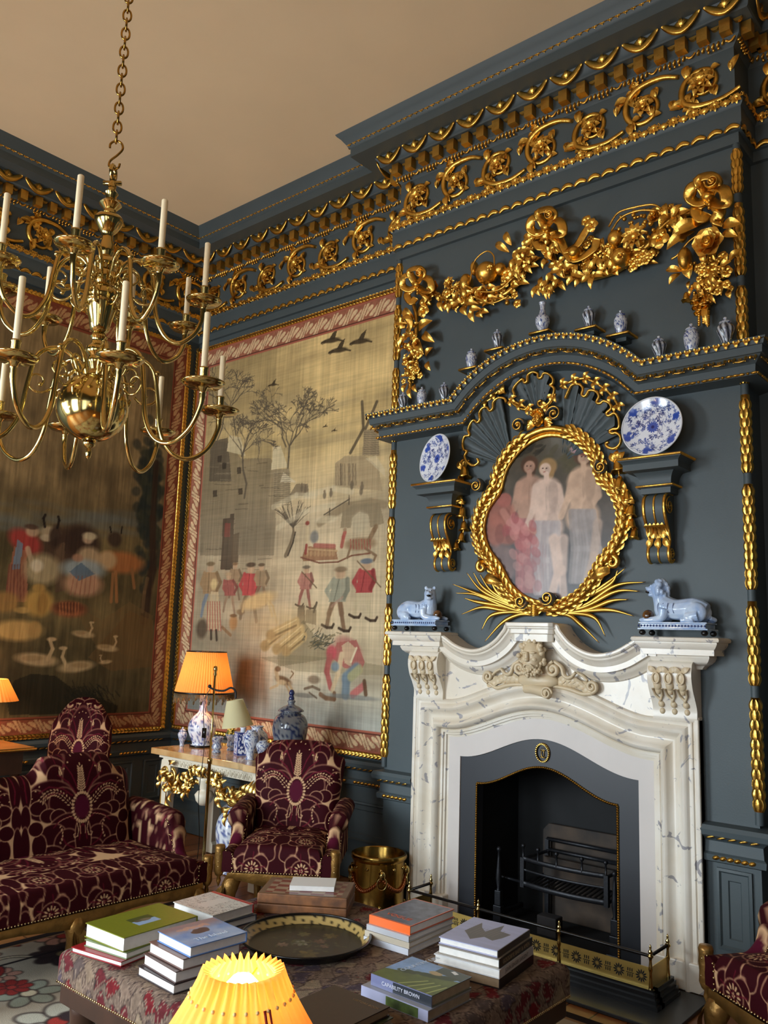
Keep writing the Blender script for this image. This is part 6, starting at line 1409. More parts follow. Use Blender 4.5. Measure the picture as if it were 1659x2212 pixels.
def seat_furniture(name, label, cat, group, loc, rz, width, yf, yb, backs, zs, ztops, arms=True, armz=.66):
    root = thing(name, label, cat, loc, rz, group); M = T(loc[0], loc[1], 0, rz=rz); hw = width / 2; zt, zb = zs
    k = max(1, int(width / .55)); seat_part(root, M, hw, yb + .04, yf, zt, zb, int(150 * (1 + .9 * (k - 1))), 150)
    backs(root, M, hw, yb, zb)
    if arms:
        for s in (-1, 1): arm_part(root, M, s, s * (hw + .03), yb + .06, yf - .03, armz, zt - .0, zb)
    mb = MB(); n = 21; xs_ = np.linspace(-hw - .02, hw + .02, n); lo = zb - .05 - .015 * np.cos(xs_ / hw * PI * k)
    V = np.concatenate([np.stack([xs_, np.full(n, yf - .038), np.full(n, zb)], 1), np.stack([xs_, np.full(n, yf - .042), lo], 1), np.stack([xs_, np.full(n, yf - .0), lo], 1), np.stack([xs_, np.full(n, yf), np.full(n, zb)], 1)]); i = np.arange(n - 1)
    mb.add(V, [np.stack([i + a * n, i + 1 + a * n, i + 1 + b * n, i + b * n], 1) for a, b in ((0, 1), (1, 2), (2, 3))], M)
    for s in (-1, 1): addbox(mb, s * hw - .02, s * hw + .02, yf, yb + .04, zb - .05, zb, M)
    addbox(mb, -hw, hw, yb, yb + .04, zb - .05, zb, M); mb.build('gilt_rail', GILTW, root)
    xl = [-hw + .02, hw - .02] if k == 1 else [-hw + .02, 0, hw - .02]
    for x in xl:
        mb = MB(); cabriole(mb, M, x, yf + .01, np.sign(x) * .8, -.8, zb - .02); mb.build('front_leg', GILTW, root)
    for x in (xl[0], xl[-1]):
        mb = MB(); V, F = tube([(x, yb + .02, zb), (x, yb + .03, .2), (x, yb + .07, .0)], [.028, .024, .02], 8); mb.add(V, F, M); mb.build('back_leg', GILTW, root)
    return root
def chair_back(root, M, hw, yb, zb):
    hw = .285
    zt = lambda x: np.where(np.abs(x) < .19, .955 - .012 * (x / .19) ** 2, .955 - .012 - .075 * np.sin(np.clip((np.abs(x) - .19) / .07, 0, 1) * PI / 2) - .07 * np.clip((np.abs(x) - .25) / .05, 0, 1) ** 3)
    hwf = lambda z: .245 + .040 * np.clip((z - .50) / .36, 0, 1)
    back_part(root, M, hwf, zb + .08, zt, yb - .03, .11, 170, 190, lambda x: x, .29)
def sofa_back(root, M, hw, yb, zb):
    P = 2 * hw / 2
    def zt(x):
        xx = np.abs(np.abs(x) - P / 2); d = xx / (P / 2)
        return np.where(d < .55, .895 - .01 * (d / .55) ** 2, np.where(d < .8, .885 - .085 * np.sin(np.clip((d - .55) / .25, 0, 1) * PI / 2) , .80)) - .05 * np.clip((np.abs(x) - hw + .06) / .06, 0, 1) ** 2
    back_part(root, M, lambda z: hw + 0 * z, zb + .08, zt, yb - .03, .13, 420, 150, lambda x: np.where(x > 0, x - P / 2, x + P / 2) * (.62 / P), hw)
YS = -.30
ch = seat_furniture('armchair', 'burgundy cut-velvet armchair between the console table and brass bucket', 'armchair', 'burgundy velvet armchairs', (-3.655, 3.525, 0), .632, .49, -.28, .26, chair_back, (.455, .325), None, armz=.61)
ch2 = copy_tree(ch); ch2.location = (-.83, 3.53, 0); ch2.rotation_euler = (0, 0, -.60); ch2['label'] = 'burgundy cut-velvet armchair cut off by the right edge, beside the fireplace'
so = seat_furniture('sofa', 'long burgundy cut-velvet sofa with two-humped back and gilt frame', 'sofa', None, (-4.13, 2.29, 0), PI / 2, 1.40, -.34, .30, sofa_back, (.40, .275), None, armz=.60)
def oval_back(root, M, hw, yb, zb):
    zt = lambda x: 1.10 - .20 * np.clip(np.abs(x) / .22, 0, 1) ** 2.6
    back_part(root, M, lambda z: .205 + .02 * np.sin(np.clip((z - .5) / .5, 0, 1) * PI), zb + .10, zt, yb - .03, .08, 130, 170, lambda x: x * 1.25, .22)
seat_furniture('side_chair', 'burgundy velvet chair with tall rounded back standing behind the sofa', 'chair', None, (-5.66, 3.30, 0), .85, .46, -.22, .20, oval_back, (.46, .36), None, arms=False)

for o_ in (ch, ch2, so): o_.location.z = .008
# ================================================================== lamps, tables and what stands on them
def silk(name, col, tr=.55):
    mt = bpy.data.materials.new(name); mt.use_nodes = True; nt = mt.node_tree; nt.nodes.clear(); o = nt.nodes.new('ShaderNodeOutputMaterial'); mx = nt.nodes.new('ShaderNodeMixShader'); d = nt.nodes.new('ShaderNodeBsdfDiffuse'); t = nt.nodes.new('ShaderNodeBsdfTranslucent')
    c = tuple(lin(col)) + (1,); d.inputs[0].default_value = c; t.inputs[0].default_value = c; mx.inputs[0].default_value = tr
    nt.links.new(d.outputs[0], mx.inputs[1]); nt.links.new(t.outputs[0], mx.inputs[2]); nt.links.new(mx.outputs[0], o.inputs[0]); return mt
SILK = silk('orange_pleated_silk', (238, 164, 86), .24); CARD = silk('amber_pleated_card', (248, 184, 104), .16); CREAM = silk('cream_card', (224, 214, 170), .35)
def lampshade(root, name, c, r0, z0, r1, z1, n, depth, m_, seg=3, crown=0.0):
    A = np.linspace(0, 2 * PI, n * seg * 2, endpoint=False); zz = np.linspace(0, 1, 14); rows = []
    for t in zz:
        r = r0 + (r1 - r0) * t; d = depth * (1 - .35 * t + (2.0 * t ** 10 if crown else 0)); rows.append(np.stack([c[0] + (r + d * np.cos(A * n)) * np.cos(A), c[1] + (r + d * np.cos(A * n)) * np.sin(A), np.full(len(A), z0 + (z1 - z0) * t) + crown * t ** 8 * np.cos(A * n)], 1))
    mb = MB(); mb.add(np.stack(rows), gridF(len(zz), len(A), cv=True)); return mb.build(name, m_, root)
BULBM = mat('glowing_bulb', (255, 230, 190), .4, emit=(255, 214, 150), estr=25.0)
def bulb(root, c, e, col=(1.0, .68, .36), r=.028):
    mb = MB(); V, F = sphere(c, (r, r, r * 1.3), 12, 8); mb.add(V, F); mb.build('bulb', BULBM, root)
    l = bpy.data.lights.new('lamp_bulb', 'POINT'); l.energy = e; l.color = col; l.shadow_soft_size = r * 1.6; o = bpy.data.objects.new('lamp_bulb', l); COL.objects.link(o); o.location = (c[0], c[1], c[2] + .0); return o
BULBM.node_tree.nodes['Principled BSDF'].inputs['Alpha'].default_value = 1.0
# ---- console table
ALAB = mat('yellow_alabaster', (222, 190, 140), .12, col2=(176, 124, 66), vscale=5, coat=.3)
STONE = mat('ivory_paint', (222, 212, 190), .45); GILTF = mat('bright_gilt_carving', (222, 186, 104), .32, 1.0, var=.2, vscale=14, bump=.2, bscale=50)
tx0, tx1, ty0, ty1, tz = -5.29, -4.10, 3.70, 4.30, .78
ct = thing('console_table', 'marble-topped console table with white and gilt carved base under the winter tapestry', 'table', ((tx0 + tx1) / 2, (ty0 + ty1) / 2, 0))
mb = MB(); prism(mb, [(tx0, ty1), (tx0, ty0), (tx1 - .16, ty0), (tx1 - .16, ty0 - .02), (tx1, ty0 - .02), (tx1, ty1)], lambda q: np.c_[q, np.full(len(q), .738)], lambda q: np.c_[q, np.full(len(q), tz)]); bevel(mb.build('marble_top', ALAB, ct), .004)
mb = MB(); addbox(mb, tx0 + .05, tx1 - .03, ty0 + .04, ty1, .715, .738); addbox(mb, tx0 + .07, tx1 - .05, ty0 + .06, ty1 - .02, .665, .715)
x = tx0 + .16
while x < tx1 - .16:
    P = np.array([(x + .0, 0), (x + .012, .018), (x + .026, .024), (x + .036, .014), (x + .03, .004), (x + .022, .008), (x + .026, .014)]); V, F = tube(cr(np.stack([P[:, 0], np.full(7, ty0 + .057), .672 + P[:, 1] * 1.4], 1), 4), .0045, 6); mb.add(V, F); x += .042
mb.build('frieze_rail', STONE, ct, sharp=40)
for lx in (tx0 + .11, tx1 - .09):
    for ly, nm in ((ty0 + .09, 'front_leg'), (ty1 - .08, 'back_leg')):
        mb = MB(); s = 1 if lx > -4.6 else -1
        pr = np.array([(-.05, .70), (.05, .70), (.058, .64), (.05, .58), (.035, .5), (.045, .47), (.03, .44), (.03, .08), (.045, .06), (.045, 0), (-.045, 0), (-.045, .06), (-.03, .08), (-.03, .44), (-.045, .47), (-.035, .5), (-.05, .58), (-.058, .64)])
        prism(mb, pr, lambda q: np.stack([lx + q[:, 0], np.full(len(q), ly + .035), q[:, 1]], 1), lambda q: np.stack([lx + q[:, 0], np.full(len(q), ly - .035), q[:, 1]], 1)); lg = mb.build(nm, STONE, ct); bevel(lg, .004)
        if nm == 'front_leg':
            mb = MB(); sp_ = spiral((lx, .625), .05, .01, PI, 1.6, 30); V, F = tube(np.stack([sp_[:, 0], np.full(30, ly - .038), sp_[:, 1]], 1), .007, 6); mb.add(V, F); flower(mb, frame((lx, ly - .04, .625), (1, 0, 0), OUT), .03, 7, .3, .3)
            for e in (-1, 1): V, F = tube([(lx + e * .033, ly - .036, .5), (lx + e * .028, ly - .036, .4), (lx + e * .028, ly - .036, .08)], .005, 6); mb.add(V, F)
            if s > 0:
                for k in range(9): lf(mb, np.array([lx + (k % 3 - 1) * .025, ly - .045, .68 - .06 * (k // 3)]), -PI / 2 + (k % 3 - 1) * .2, .12, .02)
            mb.build('gilt_carving', GILTF, lg)
mb = MB(); xm = (tx0 + tx1) / 2; r_ = random.Random(3); yf_ = ty0 + .055
for s in (-1, 1):
    x0 = xm + s * .46
    P = cr([(x0, yf_, .62), (x0 - s * .06, yf_ - .01, .55), (x0 - s * .16, yf_ - .015, .51), (x0 - s * .26, yf_ - .015, .545), (x0 - s * .33, yf_, .60)], 7); V, F = tube(P, .016, 8); mb.add(V, F)
    for cx_, cz_, r0, tn in ((x0 - s * .08, .60, .055, 1.4), (x0 - s * .22, .58, .06, -1.4), (x0 - s * .17, .535, .045, 1.3)):
        sp_ = spiral((cx_, cz_), r0, .012, r_.random() * 6, s * tn, 28); V, F = tube(np.stack([sp_[:, 0], np.full(28, yf_ - .02), sp_[:, 1]], 1), np.linspace(.013, .007, 28), 7); mb.add(V, F)
    for k in range(38):
        p = P[r_.randrange(len(P))] + np.array([r_.gauss(0, .025), -.02, r_.gauss(.015, .035)]); lf(mb, p, r_.uniform(0, 6.28), r_.uniform(.05, .09), .018)
    for k in range(8): daisy(mb, np.array([xm + s * r_.uniform(.06, .2), yf_ - .03, r_.uniform(.56, .68)]), .03, 7, k)
    for k in range(8): fruit(mb, np.array([xm + s * r_.uniform(.03, .14), yf_ - .03, r_.uniform(.60, .70)]), .016)
for k in range(10): lf(mb, np.array([xm + r_.uniform(-.06, .06), yf_ - .04, .64]), PI / 2 + r_.uniform(-1, 1), .08, .02)
mb.build('gilt_swag', GILTF, ct)
mb = MB(); V, F = lathe([(0, .46), (.03, .462), (.055, .49), (.066, .53), (.05, .55), (.03, .56), (.036, .57), (.045, .62), (.06, .64), (.0, .64)], 20); mb.add(V, F, T(xm, yf_ - .02, 0)); mb.build('carved_urn', STONE, ct)
# ---- big pleated table lamp
tl = thing('table_lamp', 'lit table lamp with fringed orange pleated shade on blue and white vase base', 'lamp', (-5.13, 4.02, tz))
lc = (-5.13, 4.02)
prf = cr([(0, tz + .0005), (.075, tz + .001), (.078, tz + .012), (.066, tz + .02), (.075, tz + .05), (.10, tz + .11), (.098, tz + .165), (.07, tz + .215), (.035, tz + .25), (.028, tz + .30), (.030, tz + .35), (.022, tz + .38), (0, tz + .385)], 4); prf[:, 0] = np.maximum(prf[:, 0], 0)
mb = MB(); V, F = lathe(prf, 64); mb.add(V, F, T(*lc, 0), col=glaze_cols(V, 3, 4.5, .3)); mb.build('vase_base', GLAZE, tl, colors=True)
mb = MB(); V, F = lathe([(0, tz + .001), (.085, tz + .001), (.085, tz + .012), (.07, tz + .014)], 32); mb.add(V, F, T(*lc, 0)); mb.build('black_foot', BLACK, tl)
mb = MB(); V, F = tube([(*lc, tz + .38), (*lc, 1.47)], .006, 8); mb.add(V, F); mb.build('stem', BRASS, tl)
lampshade(tl, 'pleated_shade', lc, .215, 1.175, .145, 1.47, 64, .0035, SILK)
a = np.linspace(0, 2 * PI, 97)[:-1]
for z, r_2, w_ in ((1.172, .218, .007), (1.47, .147, .004)): mb = MB(); V, F = tube(np.stack([lc[0] + r_2 * np.cos(a), lc[1] + r_2 * np.sin(a), np.full(96, z)], 1), w_, 6, closed=True); mb.add(V, F); mb.build('braid_trim', BLACK, tl)
FRM = mat('dark_gold_fringe', (92, 74, 44), .7, var=.3, vscale=60); mb = MB()
for k in range(150):
    b = 2 * PI * k / 150; p = np.array([lc[0] + .217 * math.cos(b), lc[1] + .217 * math.sin(b), 1.168]); V, F = tube([p, p + [0, 0, -.02], p + [.004 * math.sin(b), 0, -.045 - .012 * math.sin(b * 24)]], .0032, 4); mb.add(V, F)
    if k % 6 == 0: V, F = sphere(p + [0, 0, -.062], (.008, .008, .014), 7, 6); mb.add(V, F)
tag(mb.build('bead_fringe', FRM, tl), kind='stuff')
bulb(tl, (lc[0], lc[1], 1.30), 5.0)
# ---- pots on the console table
def dpos(px, py): p = Zp(px, py, tz); return (p[0], p[1], tz + .0005)
vase('lidded_vase', 'tiny lidded vase at the far left corner of the console table', 'blue and white pots on the console table', (-5.24, 3.93, tz + .0005), .135, .034, 'bal', 3, tint=.9)
def cup(label, p, h, r, seed, rim=True):
    root = thing('flared_pot', label, 'pot', p, 0, 'blue and white pots on the console table'); mb = MB(); V, F = lathe(cr([(0, 0), (r * .62, .0), (r * .6, .012), (r * .5, .02), (r * .72, h * .3), (r * .62, h * .62), (r * .95, h * .95), (r, h), (r * .85, h * .97), (r * .55, h * .6), (0, h * .5)], 4) * [1, 1], 36); V[:, :2] *= 1; mb.add(V, F, T(*p), col=glaze_cols(V, 3, 10, seed, .78)); mb.build('body', GLAZE, root, colors=True); return root
cup('small dark-patterned flared pot in front of its twin beside the lamp base', (-4.80, 3.90, tz + .0005), .105, .048, .2); cup('small flared pot with yellow flowers, behind its twin', (-4.83, 4.06, tz + .0005), .115, .052, .7)
GRN = mat('leaf_green', (96, 118, 62), .5, var=.2); YEL = mat('yellow_petals', (226, 186, 84), .6, var=.2); PINK = mat('cream_petals', (232, 214, 186), .6)
def posy(label, p, n, spread, hgt, m_, seed, size=.022):
    root = thing('flowers', label, 'flowers', p, 0); r_ = random.Random(seed); mg = MB(); mp2 = MB()
    for k in range(n):
        a = r_.uniform(0, 6.28); q_ = np.array([p[0] + spread * math.cos(a) * r_.random(), p[1] + spread * math.sin(a) * r_.random(), p[2] + hgt * r_.uniform(.5, 1)]); V, F = tube(cr([p, (np.array(p) + q_) / 2 + [0, 0, .01], q_], 4), .0018, 5); mg.add(V, F)
        for j in range(3): V, F = leaf(.04, .011, .2, .3, 6, 3); mg.add(V, F, frame(np.array(p) * .4 + q_ * .6, (r_.gauss(0, 1), r_.gauss(0, 1), .5), (0, -1, .3)))
        if k % 2 == 0 or m_ is YEL: flower(mp2, frame(q_, (1, 0, 0), (r_.gauss(0, .4), -1, .5)), size, 6, .3, .3, layers=1)
    mg.build('stems_and_leaves', GRN, root); mp2.build('blooms', m_, root)
posy('yellow flowers glowing in the small pot beside the lamp', (-4.83, 4.06, tz + .06), 16, .03, .11, YEL, 3, .02)
# round jug, tile-sided flask, baluster vase, covered jar
jg = thing('round_jug', 'round-bodied blue and white jug behind the square flask', 'jug', (-4.68, 4.16, tz), 0); mb = MB(); V, F = lathe(cr([(0, .0005), (.045, .001), (.05, .01), (.08, .06), (.078, .115), (.045, .15), (.04, .165), (.05, .178), (.04, .176), (.0, .16)], 4), 48); mb.add(V, F, T(-4.68, 4.16, tz), col=glaze_cols(V, 3, 6, .5)); mb.build('body', GLAZE, jg, colors=True)
mb = MB(); V, F = tube(cr([(-4.635, 4.13, tz + .155), (-4.59, 4.10, tz + .14), (-4.585, 4.10, tz + .09), (-4.615, 4.12, tz + .05)], 5), .008, 8); mb.add(V, F, col=lin((210, 216, 226))); mb.build('handle', GLAZE, jg, colors=True)
fk = thing('square_flask', 'square blue and white flask with framed panel on the console table', 'vase', (-4.61, 3.97, tz), -.45)
def face_cols(nx, ny, seed, panel=True):
    c = Canvas(-1, 1, 0, 2.2, nx, ny, (226, 230, 240)); r_ = random.Random(seed); BL = (58, 76, 150)
    for pts in ([(-.92, .08), (.92, .08), (.92, 2.12), (-.92, 2.12), (-.92, .08)],): c.line(pts, .07, BL)
    if panel:
        c.line([(0, .25), (.55, .55), (.55, 1.65), (0, 1.95), (-.55, 1.65), (-.55, .55), (0, .25)], .06, BL)
        for y in (.75, 1.1, 1.45): c.ell(0, y, .22, .16, (44, 60, 132)); c.ell(.16, y + .1, .12, .08, BL); c.ell(-.16, y + .1, .12, .08, BL)
        for sx in (-1, 1):
            for y in (.3, 1.9, 1.1): c.ell(sx * .74, y, .12, .16, BL)
    else:
        for k in range(60): c.ell(r_.uniform(-.9, .9), r_.uniform(.1, 2.1), .16, .09, (40, 54, 116), .9, r_.random() * 3)
    return c
mb = MB(); w_, h_ = .048, .155; Mf = T(-4.61, 3.97, tz + .0008, rz=-.45)
for k in range(4):
    c = face_cols(48, 80, k, k % 2 == 0); Mk = Mf @ T(rz=k * PI / 2); V = np.stack([c.X * w_, np.full(c.X.shape, -w_), c.Y / 2.2 * h_], -1).reshape(-1, 3); mb.add(V, gridF(80, 48), Mk, smooth=False, col=lin(np.clip(c.C.reshape(-1, 3), 0, 255)))
V, F = box(-w_, w_, -w_, w_, h_ - .001, h_); mb.add(V, F, Mf, smooth=False, col=lin((220, 224, 234))); V, F = lathe([(.0, h_), (.02, h_), (.018, h_ + .02), (.024, h_ + .03), (.016, h_ + .03), (.0, h_ + .015)], 20); mb.add(V, F, Mf, col=lin((210, 216, 230))); mb.build('body', GLAZE, fk, colors=True)
posy('sprig of pale blossom standing in the square flask', (-4.61, 3.97, tz + .187), 14, .06, .12, PINK, 7, .013)
vase('baluster_vase', 'light blue baluster vase in front of the large covered jar', 'blue and white pots on the console table', (-4.40, 3.86, tz + .0005), .19, .055, 'bal', 8, lid=False, tint=.95)
vase('baluster_vase', 'small baluster vase half hidden between flask and covered jar', 'blue and white pots on the console table', (-4.30, 3.88, tz + .0005), .13, .045, 'bal', 6, lid=False, tint=.9)
jr = vase('covered_jar', 'large dark blue covered jar with tall finial on the console table', None, (-4.235, 4.06, tz + .0005), .40, .118, 'oct', 12, su=4, sv=5, tint=.58, cat='jar')
mb = MB(); V, F = lathe(cr([(0, 0), (.014, .0), (.02, .02), (.014, .04), (.02, .055), (.012, .075), (0, .08)], 3), 16); mb.add(V, F, T(-4.235, 4.06, tz + .385), col=lin((40, 50, 90))); mb.build('finial', GLAZE, jr, colors=True)
fj = vase('floor_jar', 'tall ribbed blue and white covered jar standing under the console table', None, (-4.64, 3.98, .0005), .52, .135, 'oct', 17, su=4, sv=4, tint=1.02, cat='jar')
# ---- brass reading lamp
rl = thing('reading_lamp', 'slim brass standing lamp with small cream shade behind the sofa arm', 'floor lamp', (-4.33, 3.47, 0))
px_, py_ = -4.33, 3.47; mb = MB(); V, F = lathe([(0, .03), (.03, .028), (.12, .014), (.13, .006), (0, .006)], 32); mb.add(V, F, T(px_, py_, 0)); mb.build('base', BRASS, rl)
mb = MB(); V, F = tube([(px_, py_, .02), (px_, py_, .80)], .0105, 12); mb.add(V, F); V, F = tube([(px_, py_, .80), (px_, py_, 1.36)], .0065, 10); mb.add(V, F); V, F = lathe([(0, .79), (.016, .795), (.016, .825), (.009, .83)], 12); mb.add(V, F, T(px_, py_, 0)); V, F = lathe([(.006, 1.33), (.012, 1.345), (.008, 1.36), (.014, 1.375), (.011, 1.395), (0, 1.40)], 12); mb.add(V, F, T(px_, py_, 0)); mb.build('pole', BRASS, rl)
rt = CR * [1, 1, 0]; rt = nrm(rt); P0 = np.array([px_, py_, 1.25]); mb = MB(); V, F = tube(cr([P0 - rt * .035 + [0, 0, .02], P0, P0 + rt * .06 + [0, 0, -.005], P0 + rt * .105 + [0, 0, .015], P0 + rt * .135 + [0, 0, -.005], P0 + rt * .14 + [0, 0, -.05]], 6), .006, 8); mb.add(V, F); V, F = sphere(P0 - rt * .03 + [0, 0, .02], .012, 8, 6); mb.add(V, F); mb.build('bracket_arm', IRON, rl)
sc_ = P0 + rt * .135; Ms = T(sc_[0], sc_[1], 1.19, rz=math.atan2(rt[1], rt[0])) @ T(ry=-.16); V, F = lathe([(.052, 0), (.098, -.165)], 48); mb = MB(); mb.add(V, F, Ms); V, F = lathe([(.0985, -.165), (.098, -.158)], 48); mb.add(V, F, Ms); mb.build('cream_shade', CREAM, rl)
mb = MB(); P = cr([(px_ - .02, py_ - .01, 1.27), (px_ - .045, py_ - .04, 1.15), (px_ - .04, py_ - .02, .9), (px_ - .05, py_ - .03, .6), (px_ - .03, py_ - .02, .3), (px_ - .05, py_ - .05, .004)], 6); V, F = tube(P, .0025, 6); mb.add(V, F); V, F = box(-.012, .012, -.008, .008, -.03, .03); mb.add(V, F, T(px_ - .042, py_ - .025, .98)); mb.build('switch_cord', BLACK, rl)
# ---- desk at the left edge with its lamp
dk = thing('writing_desk', 'dark desk with brass-edged leather top at the left wall', 'desk', (-5.82, 2.35, 0)); mb = MB(); addbox(mb, -5.99, -5.50, 1.75, 2.93, .79, .815); bevel(mb.build('top', mat('tan_leather_top', (176, 118, 58), .3, var=.1), dk), .003)
mb = MB(); V, F = tube([(-5.99, 2.935, .803), (-5.495, 2.935, .803), (-5.495, 2.934, .803), (-5.495, 1.75, .803)], .011, 8); mb.add(V, F); mb.build('brass_edge', BRASSD, dk)
mb = MB(); addbox(mb, -5.96, -5.55, 1.80, 2.88, .64, .79); mb.build('apron', WOOD, dk)
for (x, y) in ((-5.58, 2.85), (-5.58, 1.83), (-5.93, 2.85), (-5.93, 1.83)): mb = MB(); V, F = tube([(x, y, .64), (x, y, .0)], [.032, .018], 8); mb.add(V, F); mb.build('leg', WOOD, dk)
dl_ = thing('desk_lamp', 'small lit lamp with pleated amber shade on the desk at the left edge', 'lamp', (-5.80, 2.73, .8155)); c_ = (-5.80, 2.73)
mb = MB(); V, F = lathe(cr([(0, .816), (.06, .816), (.055, .83), (.03, .84), (.05, .89), (.055, .94), (.03, .99), (.012, 1.02), (.0, 1.03)], 4), 32); mb.add(V, F, T(*c_, 0), col=lin((196, 190, 178))); mb.build('base', GLAZE, dl_, colors=True)
mb = MB(); V, F = tube([(*c_, 1.02), (*c_, 1.25)], .005, 6); mb.add(V, F); mb.build('stem', BRASS, dl_); lampshade(dl_, 'pleated_shade', c_, .185, 1.105, .105, 1.25, 40, .004, SILK); bulb(dl_, (*c_, 1.17), 3.6)
# ---- brass log bin
bn = thing('log_bin', 'riveted brass bin with swag and ring handles beside the chimneypiece', 'log bin', (-3.405, 4.05, 0)); bc = T(-3.405, 4.05, 0)
mb = MB(); V, F = lathe([(0, .012), (.150, .012), (.155, .002), (.165, .004), (.165, .02), (.155, .03), (.157, .30), (.166, .31), (.17, .322), (.166, .334), (.155, .338), (.150, .33), (.150, .03), (0, .025)], 64); mb.add(V, F, bc); mb.build('drum', BRASSD, bn, sharp=40)
mb = MB()
for z, n in ((.065, 12), (.27, 12)):
    for k in range(n): b = 2 * PI * (k + .5) / n; V, F = sphere((.158 * math.cos(b), .158 * math.sin(b), z), .010, 8, 6); mb.add(V, F, bc)
mb.build('rivets', BRASS, bn)
for b in (-2.2, -.75, .6, 2.2):
    mb = MB(); ca, sa = math.cos(b), math.sin(b); V, F = sphere((.166 * ca, .166 * sa, .245), (.022, .022, .028), 10, 8); mb.add(V, F, bc); a = np.linspace(0, 2 * PI, 25)[:-1]; V, F = tube(np.stack([.172 * ca - .028 * np.cos(a) * sa, .172 * sa + .028 * np.cos(a) * ca, .20 + .034 * np.sin(a)], 1), .0045, 6, closed=True); mb.add(V, F, bc); mb.build('ring_handle', BRASS, bn)
mb = MB()
for b0 in (-2.2, -.75): 
    for t in np.linspace(0, 1, 22): b = b0 + (1.45) * t; z = .225 - .075 * math.sin(PI * t); V, F = sphere((.162 * math.cos(b), .162 * math.sin(b), z), (.010, .010, .013), 7, 5); mb.add(V, F, bc)
mb.build('embossed_swag', mat('copper_swag', (186, 116, 76), .25, 1.0), bn)
# ================================================================== rug, ottoman and what lies on it
rg = Canvas(-4.38, -.45, .25, 3.60, 560, 480, (176, 166, 148)); r_ = random.Random(12); X, Y = rg.X, rg.Y
rg.C *= (.86 + .28 * fbm(X * 5, Y * 5, 3, 2)[..., None])
for k in range(150):
    x, y, s = r_.uniform(-4.4, -.5), r_.uniform(.2, 3.6), r_.uniform(.06, .17); c = r_.choice(((186, 184, 168), (196, 160, 136), (150, 52, 48), (198, 190, 170), (150, 156, 140), (202, 150, 130), (60, 48, 50))); n = r_.choice((5, 6, 8)); b0 = r_.random() * 6
    for q_ in range(n): b = b0 + q_ * 2 * PI / n; rg.ell(x + s * .7 * math.cos(b), y + s * .7 * math.sin(b), s * .52, s * .38, (52, 42, 42), .9, b); rg.ell(x + s * .7 * math.cos(b), y + s * .7 * math.sin(b), s * .44, s * .31, c, .95, b)
    rg.ell(x, y, s * .34, s * .34, (60, 48, 46)); rg.ell(x, y, s * .26, s * .26, r_.choice(((166, 60, 54), (206, 196, 168), (140, 120, 84))))
for k in range(70):
    x, y, a, R = r_.uniform(-4.4, -.5), r_.uniform(.2, 3.6), r_.random() * 6, r_.uniform(.12, .4); P = spiral((x, y), R, R * .15, a, r_.choice((-1, 1)) * r_.uniform(.5, 1.2), 26); rg.line(P, .016, (54, 42, 42), .85); rg.line(P, .009, r_.choice(((150, 50, 46), (196, 186, 160), (120, 112, 84))), .9)
for d, w_, c in ((0, .05, (44, 38, 40)), (.05, .02, (150, 120, 90)), (.26, .015, (44, 38, 40))):
    m_ = np.minimum.reduce([X + 4.38, -.45 - X, Y - .25, 3.60 - Y]); rg.C[(m_ >= d) & (m_ < d + w_)] = c
mb = MB(); mb.add(np.stack([X, Y, np.full(X.shape, .003)], -1).reshape(-1, 3), gridF(rg.ny, rg.nx), col=lin(np.clip(rg.C.reshape(-1, 3), 0, 255))); a = [rg.x[0], rg.x[-1], rg.y[0], rg.y[-1]]
addbox(mb, a[0], a[1], a[2], a[3], -.004, .0026, col=lin((60, 50, 45))); o = mb.build('rug', WEAVE, colors=True); tag(o, 'large cream and red floral needlework rug with dark border on the oak floor', 'rug')
# ottoman
OX0, OX1, OY0, OY1, OT, OBt = -2.885, -1.525, 1.70, 2.885, .48, .365
ot = thing('ottoman', 'large low ottoman in feathery red and taupe woven fabric on turned wooden legs', 'ottoman', ((OX0 + OX1) / 2, (OY0 + OY1) / 2, 0))
fb_ = Canvas(0, 1.12, 0, .98, 560, 490, (126, 106, 92)); r_ = random.Random(5); X, Y = fb_.X, fb_.Y
wx = X + .012 * np.sin(Y * 60) + .02 * (fbm(X * 9, Y * 9, 2, 3) - .5); wy = Y + .012 * np.sin(X * 50) + .03 * (fbm(X * 8, Y * 8, 2, 6) - .5); sx, sy = .07, .0875
iy = np.floor(wy / sy); ix = np.floor(wx / sx + .5 * (iy % 2)); fx = wx / sx + .5 * (iy % 2) - ix - .5; fy = wy / sy - iy - .5; h = _h(ix, iy, 4)
pal = np.array([(118, 100, 86), (132, 112, 94), (108, 34, 38), (92, 78, 74), (140, 122, 100), (124, 104, 90), (98, 40, 44), (84, 72, 80)], float); base = pal[(h * 8).astype(int) % 8]
d_ = np.abs(fx) * 1.1 + np.abs(fy); rings = np.abs(np.sin(d_ * 22 + h * 6)) < .33; dm = d_ < .60
bg = np.array([132, 110, 96.]); C = np.where(dm[..., None], base, bg * .85); C = np.where((rings & (d_ > .34))[..., None], np.array([140, 120, 104.]), C); C = np.where((np.abs(d_ - .60) < .04)[..., None], np.array([70, 56, 52.]), C); fb_.C = C * (.82 + .3 * fbm(X * 90, Y * 90, 2, 1)[..., None])
U, Vv = np.meshgrid(np.linspace(-1, 1, 330), np.linspace(-1, 1, 300), indexing='ij'); hx, hy_ = (OX1 - OX0) / 2, (OY1 - OY0) / 2; H = OT - OBt
def edge(u, L): a_ = np.clip((np.abs(u) - .86) / .14, 0, 1); q_ = np.minimum(a_ * 2.2, 1); return np.sign(u) * (np.minimum(np.abs(u), .86) / .86 * (L - .035) + .035 * np.sin(q_ * PI / 2)), .035 * (1 - np.cos(q_ * PI / 2)) + np.clip((a_ - .4545) / .5455, 0, 1) * (H - .035)
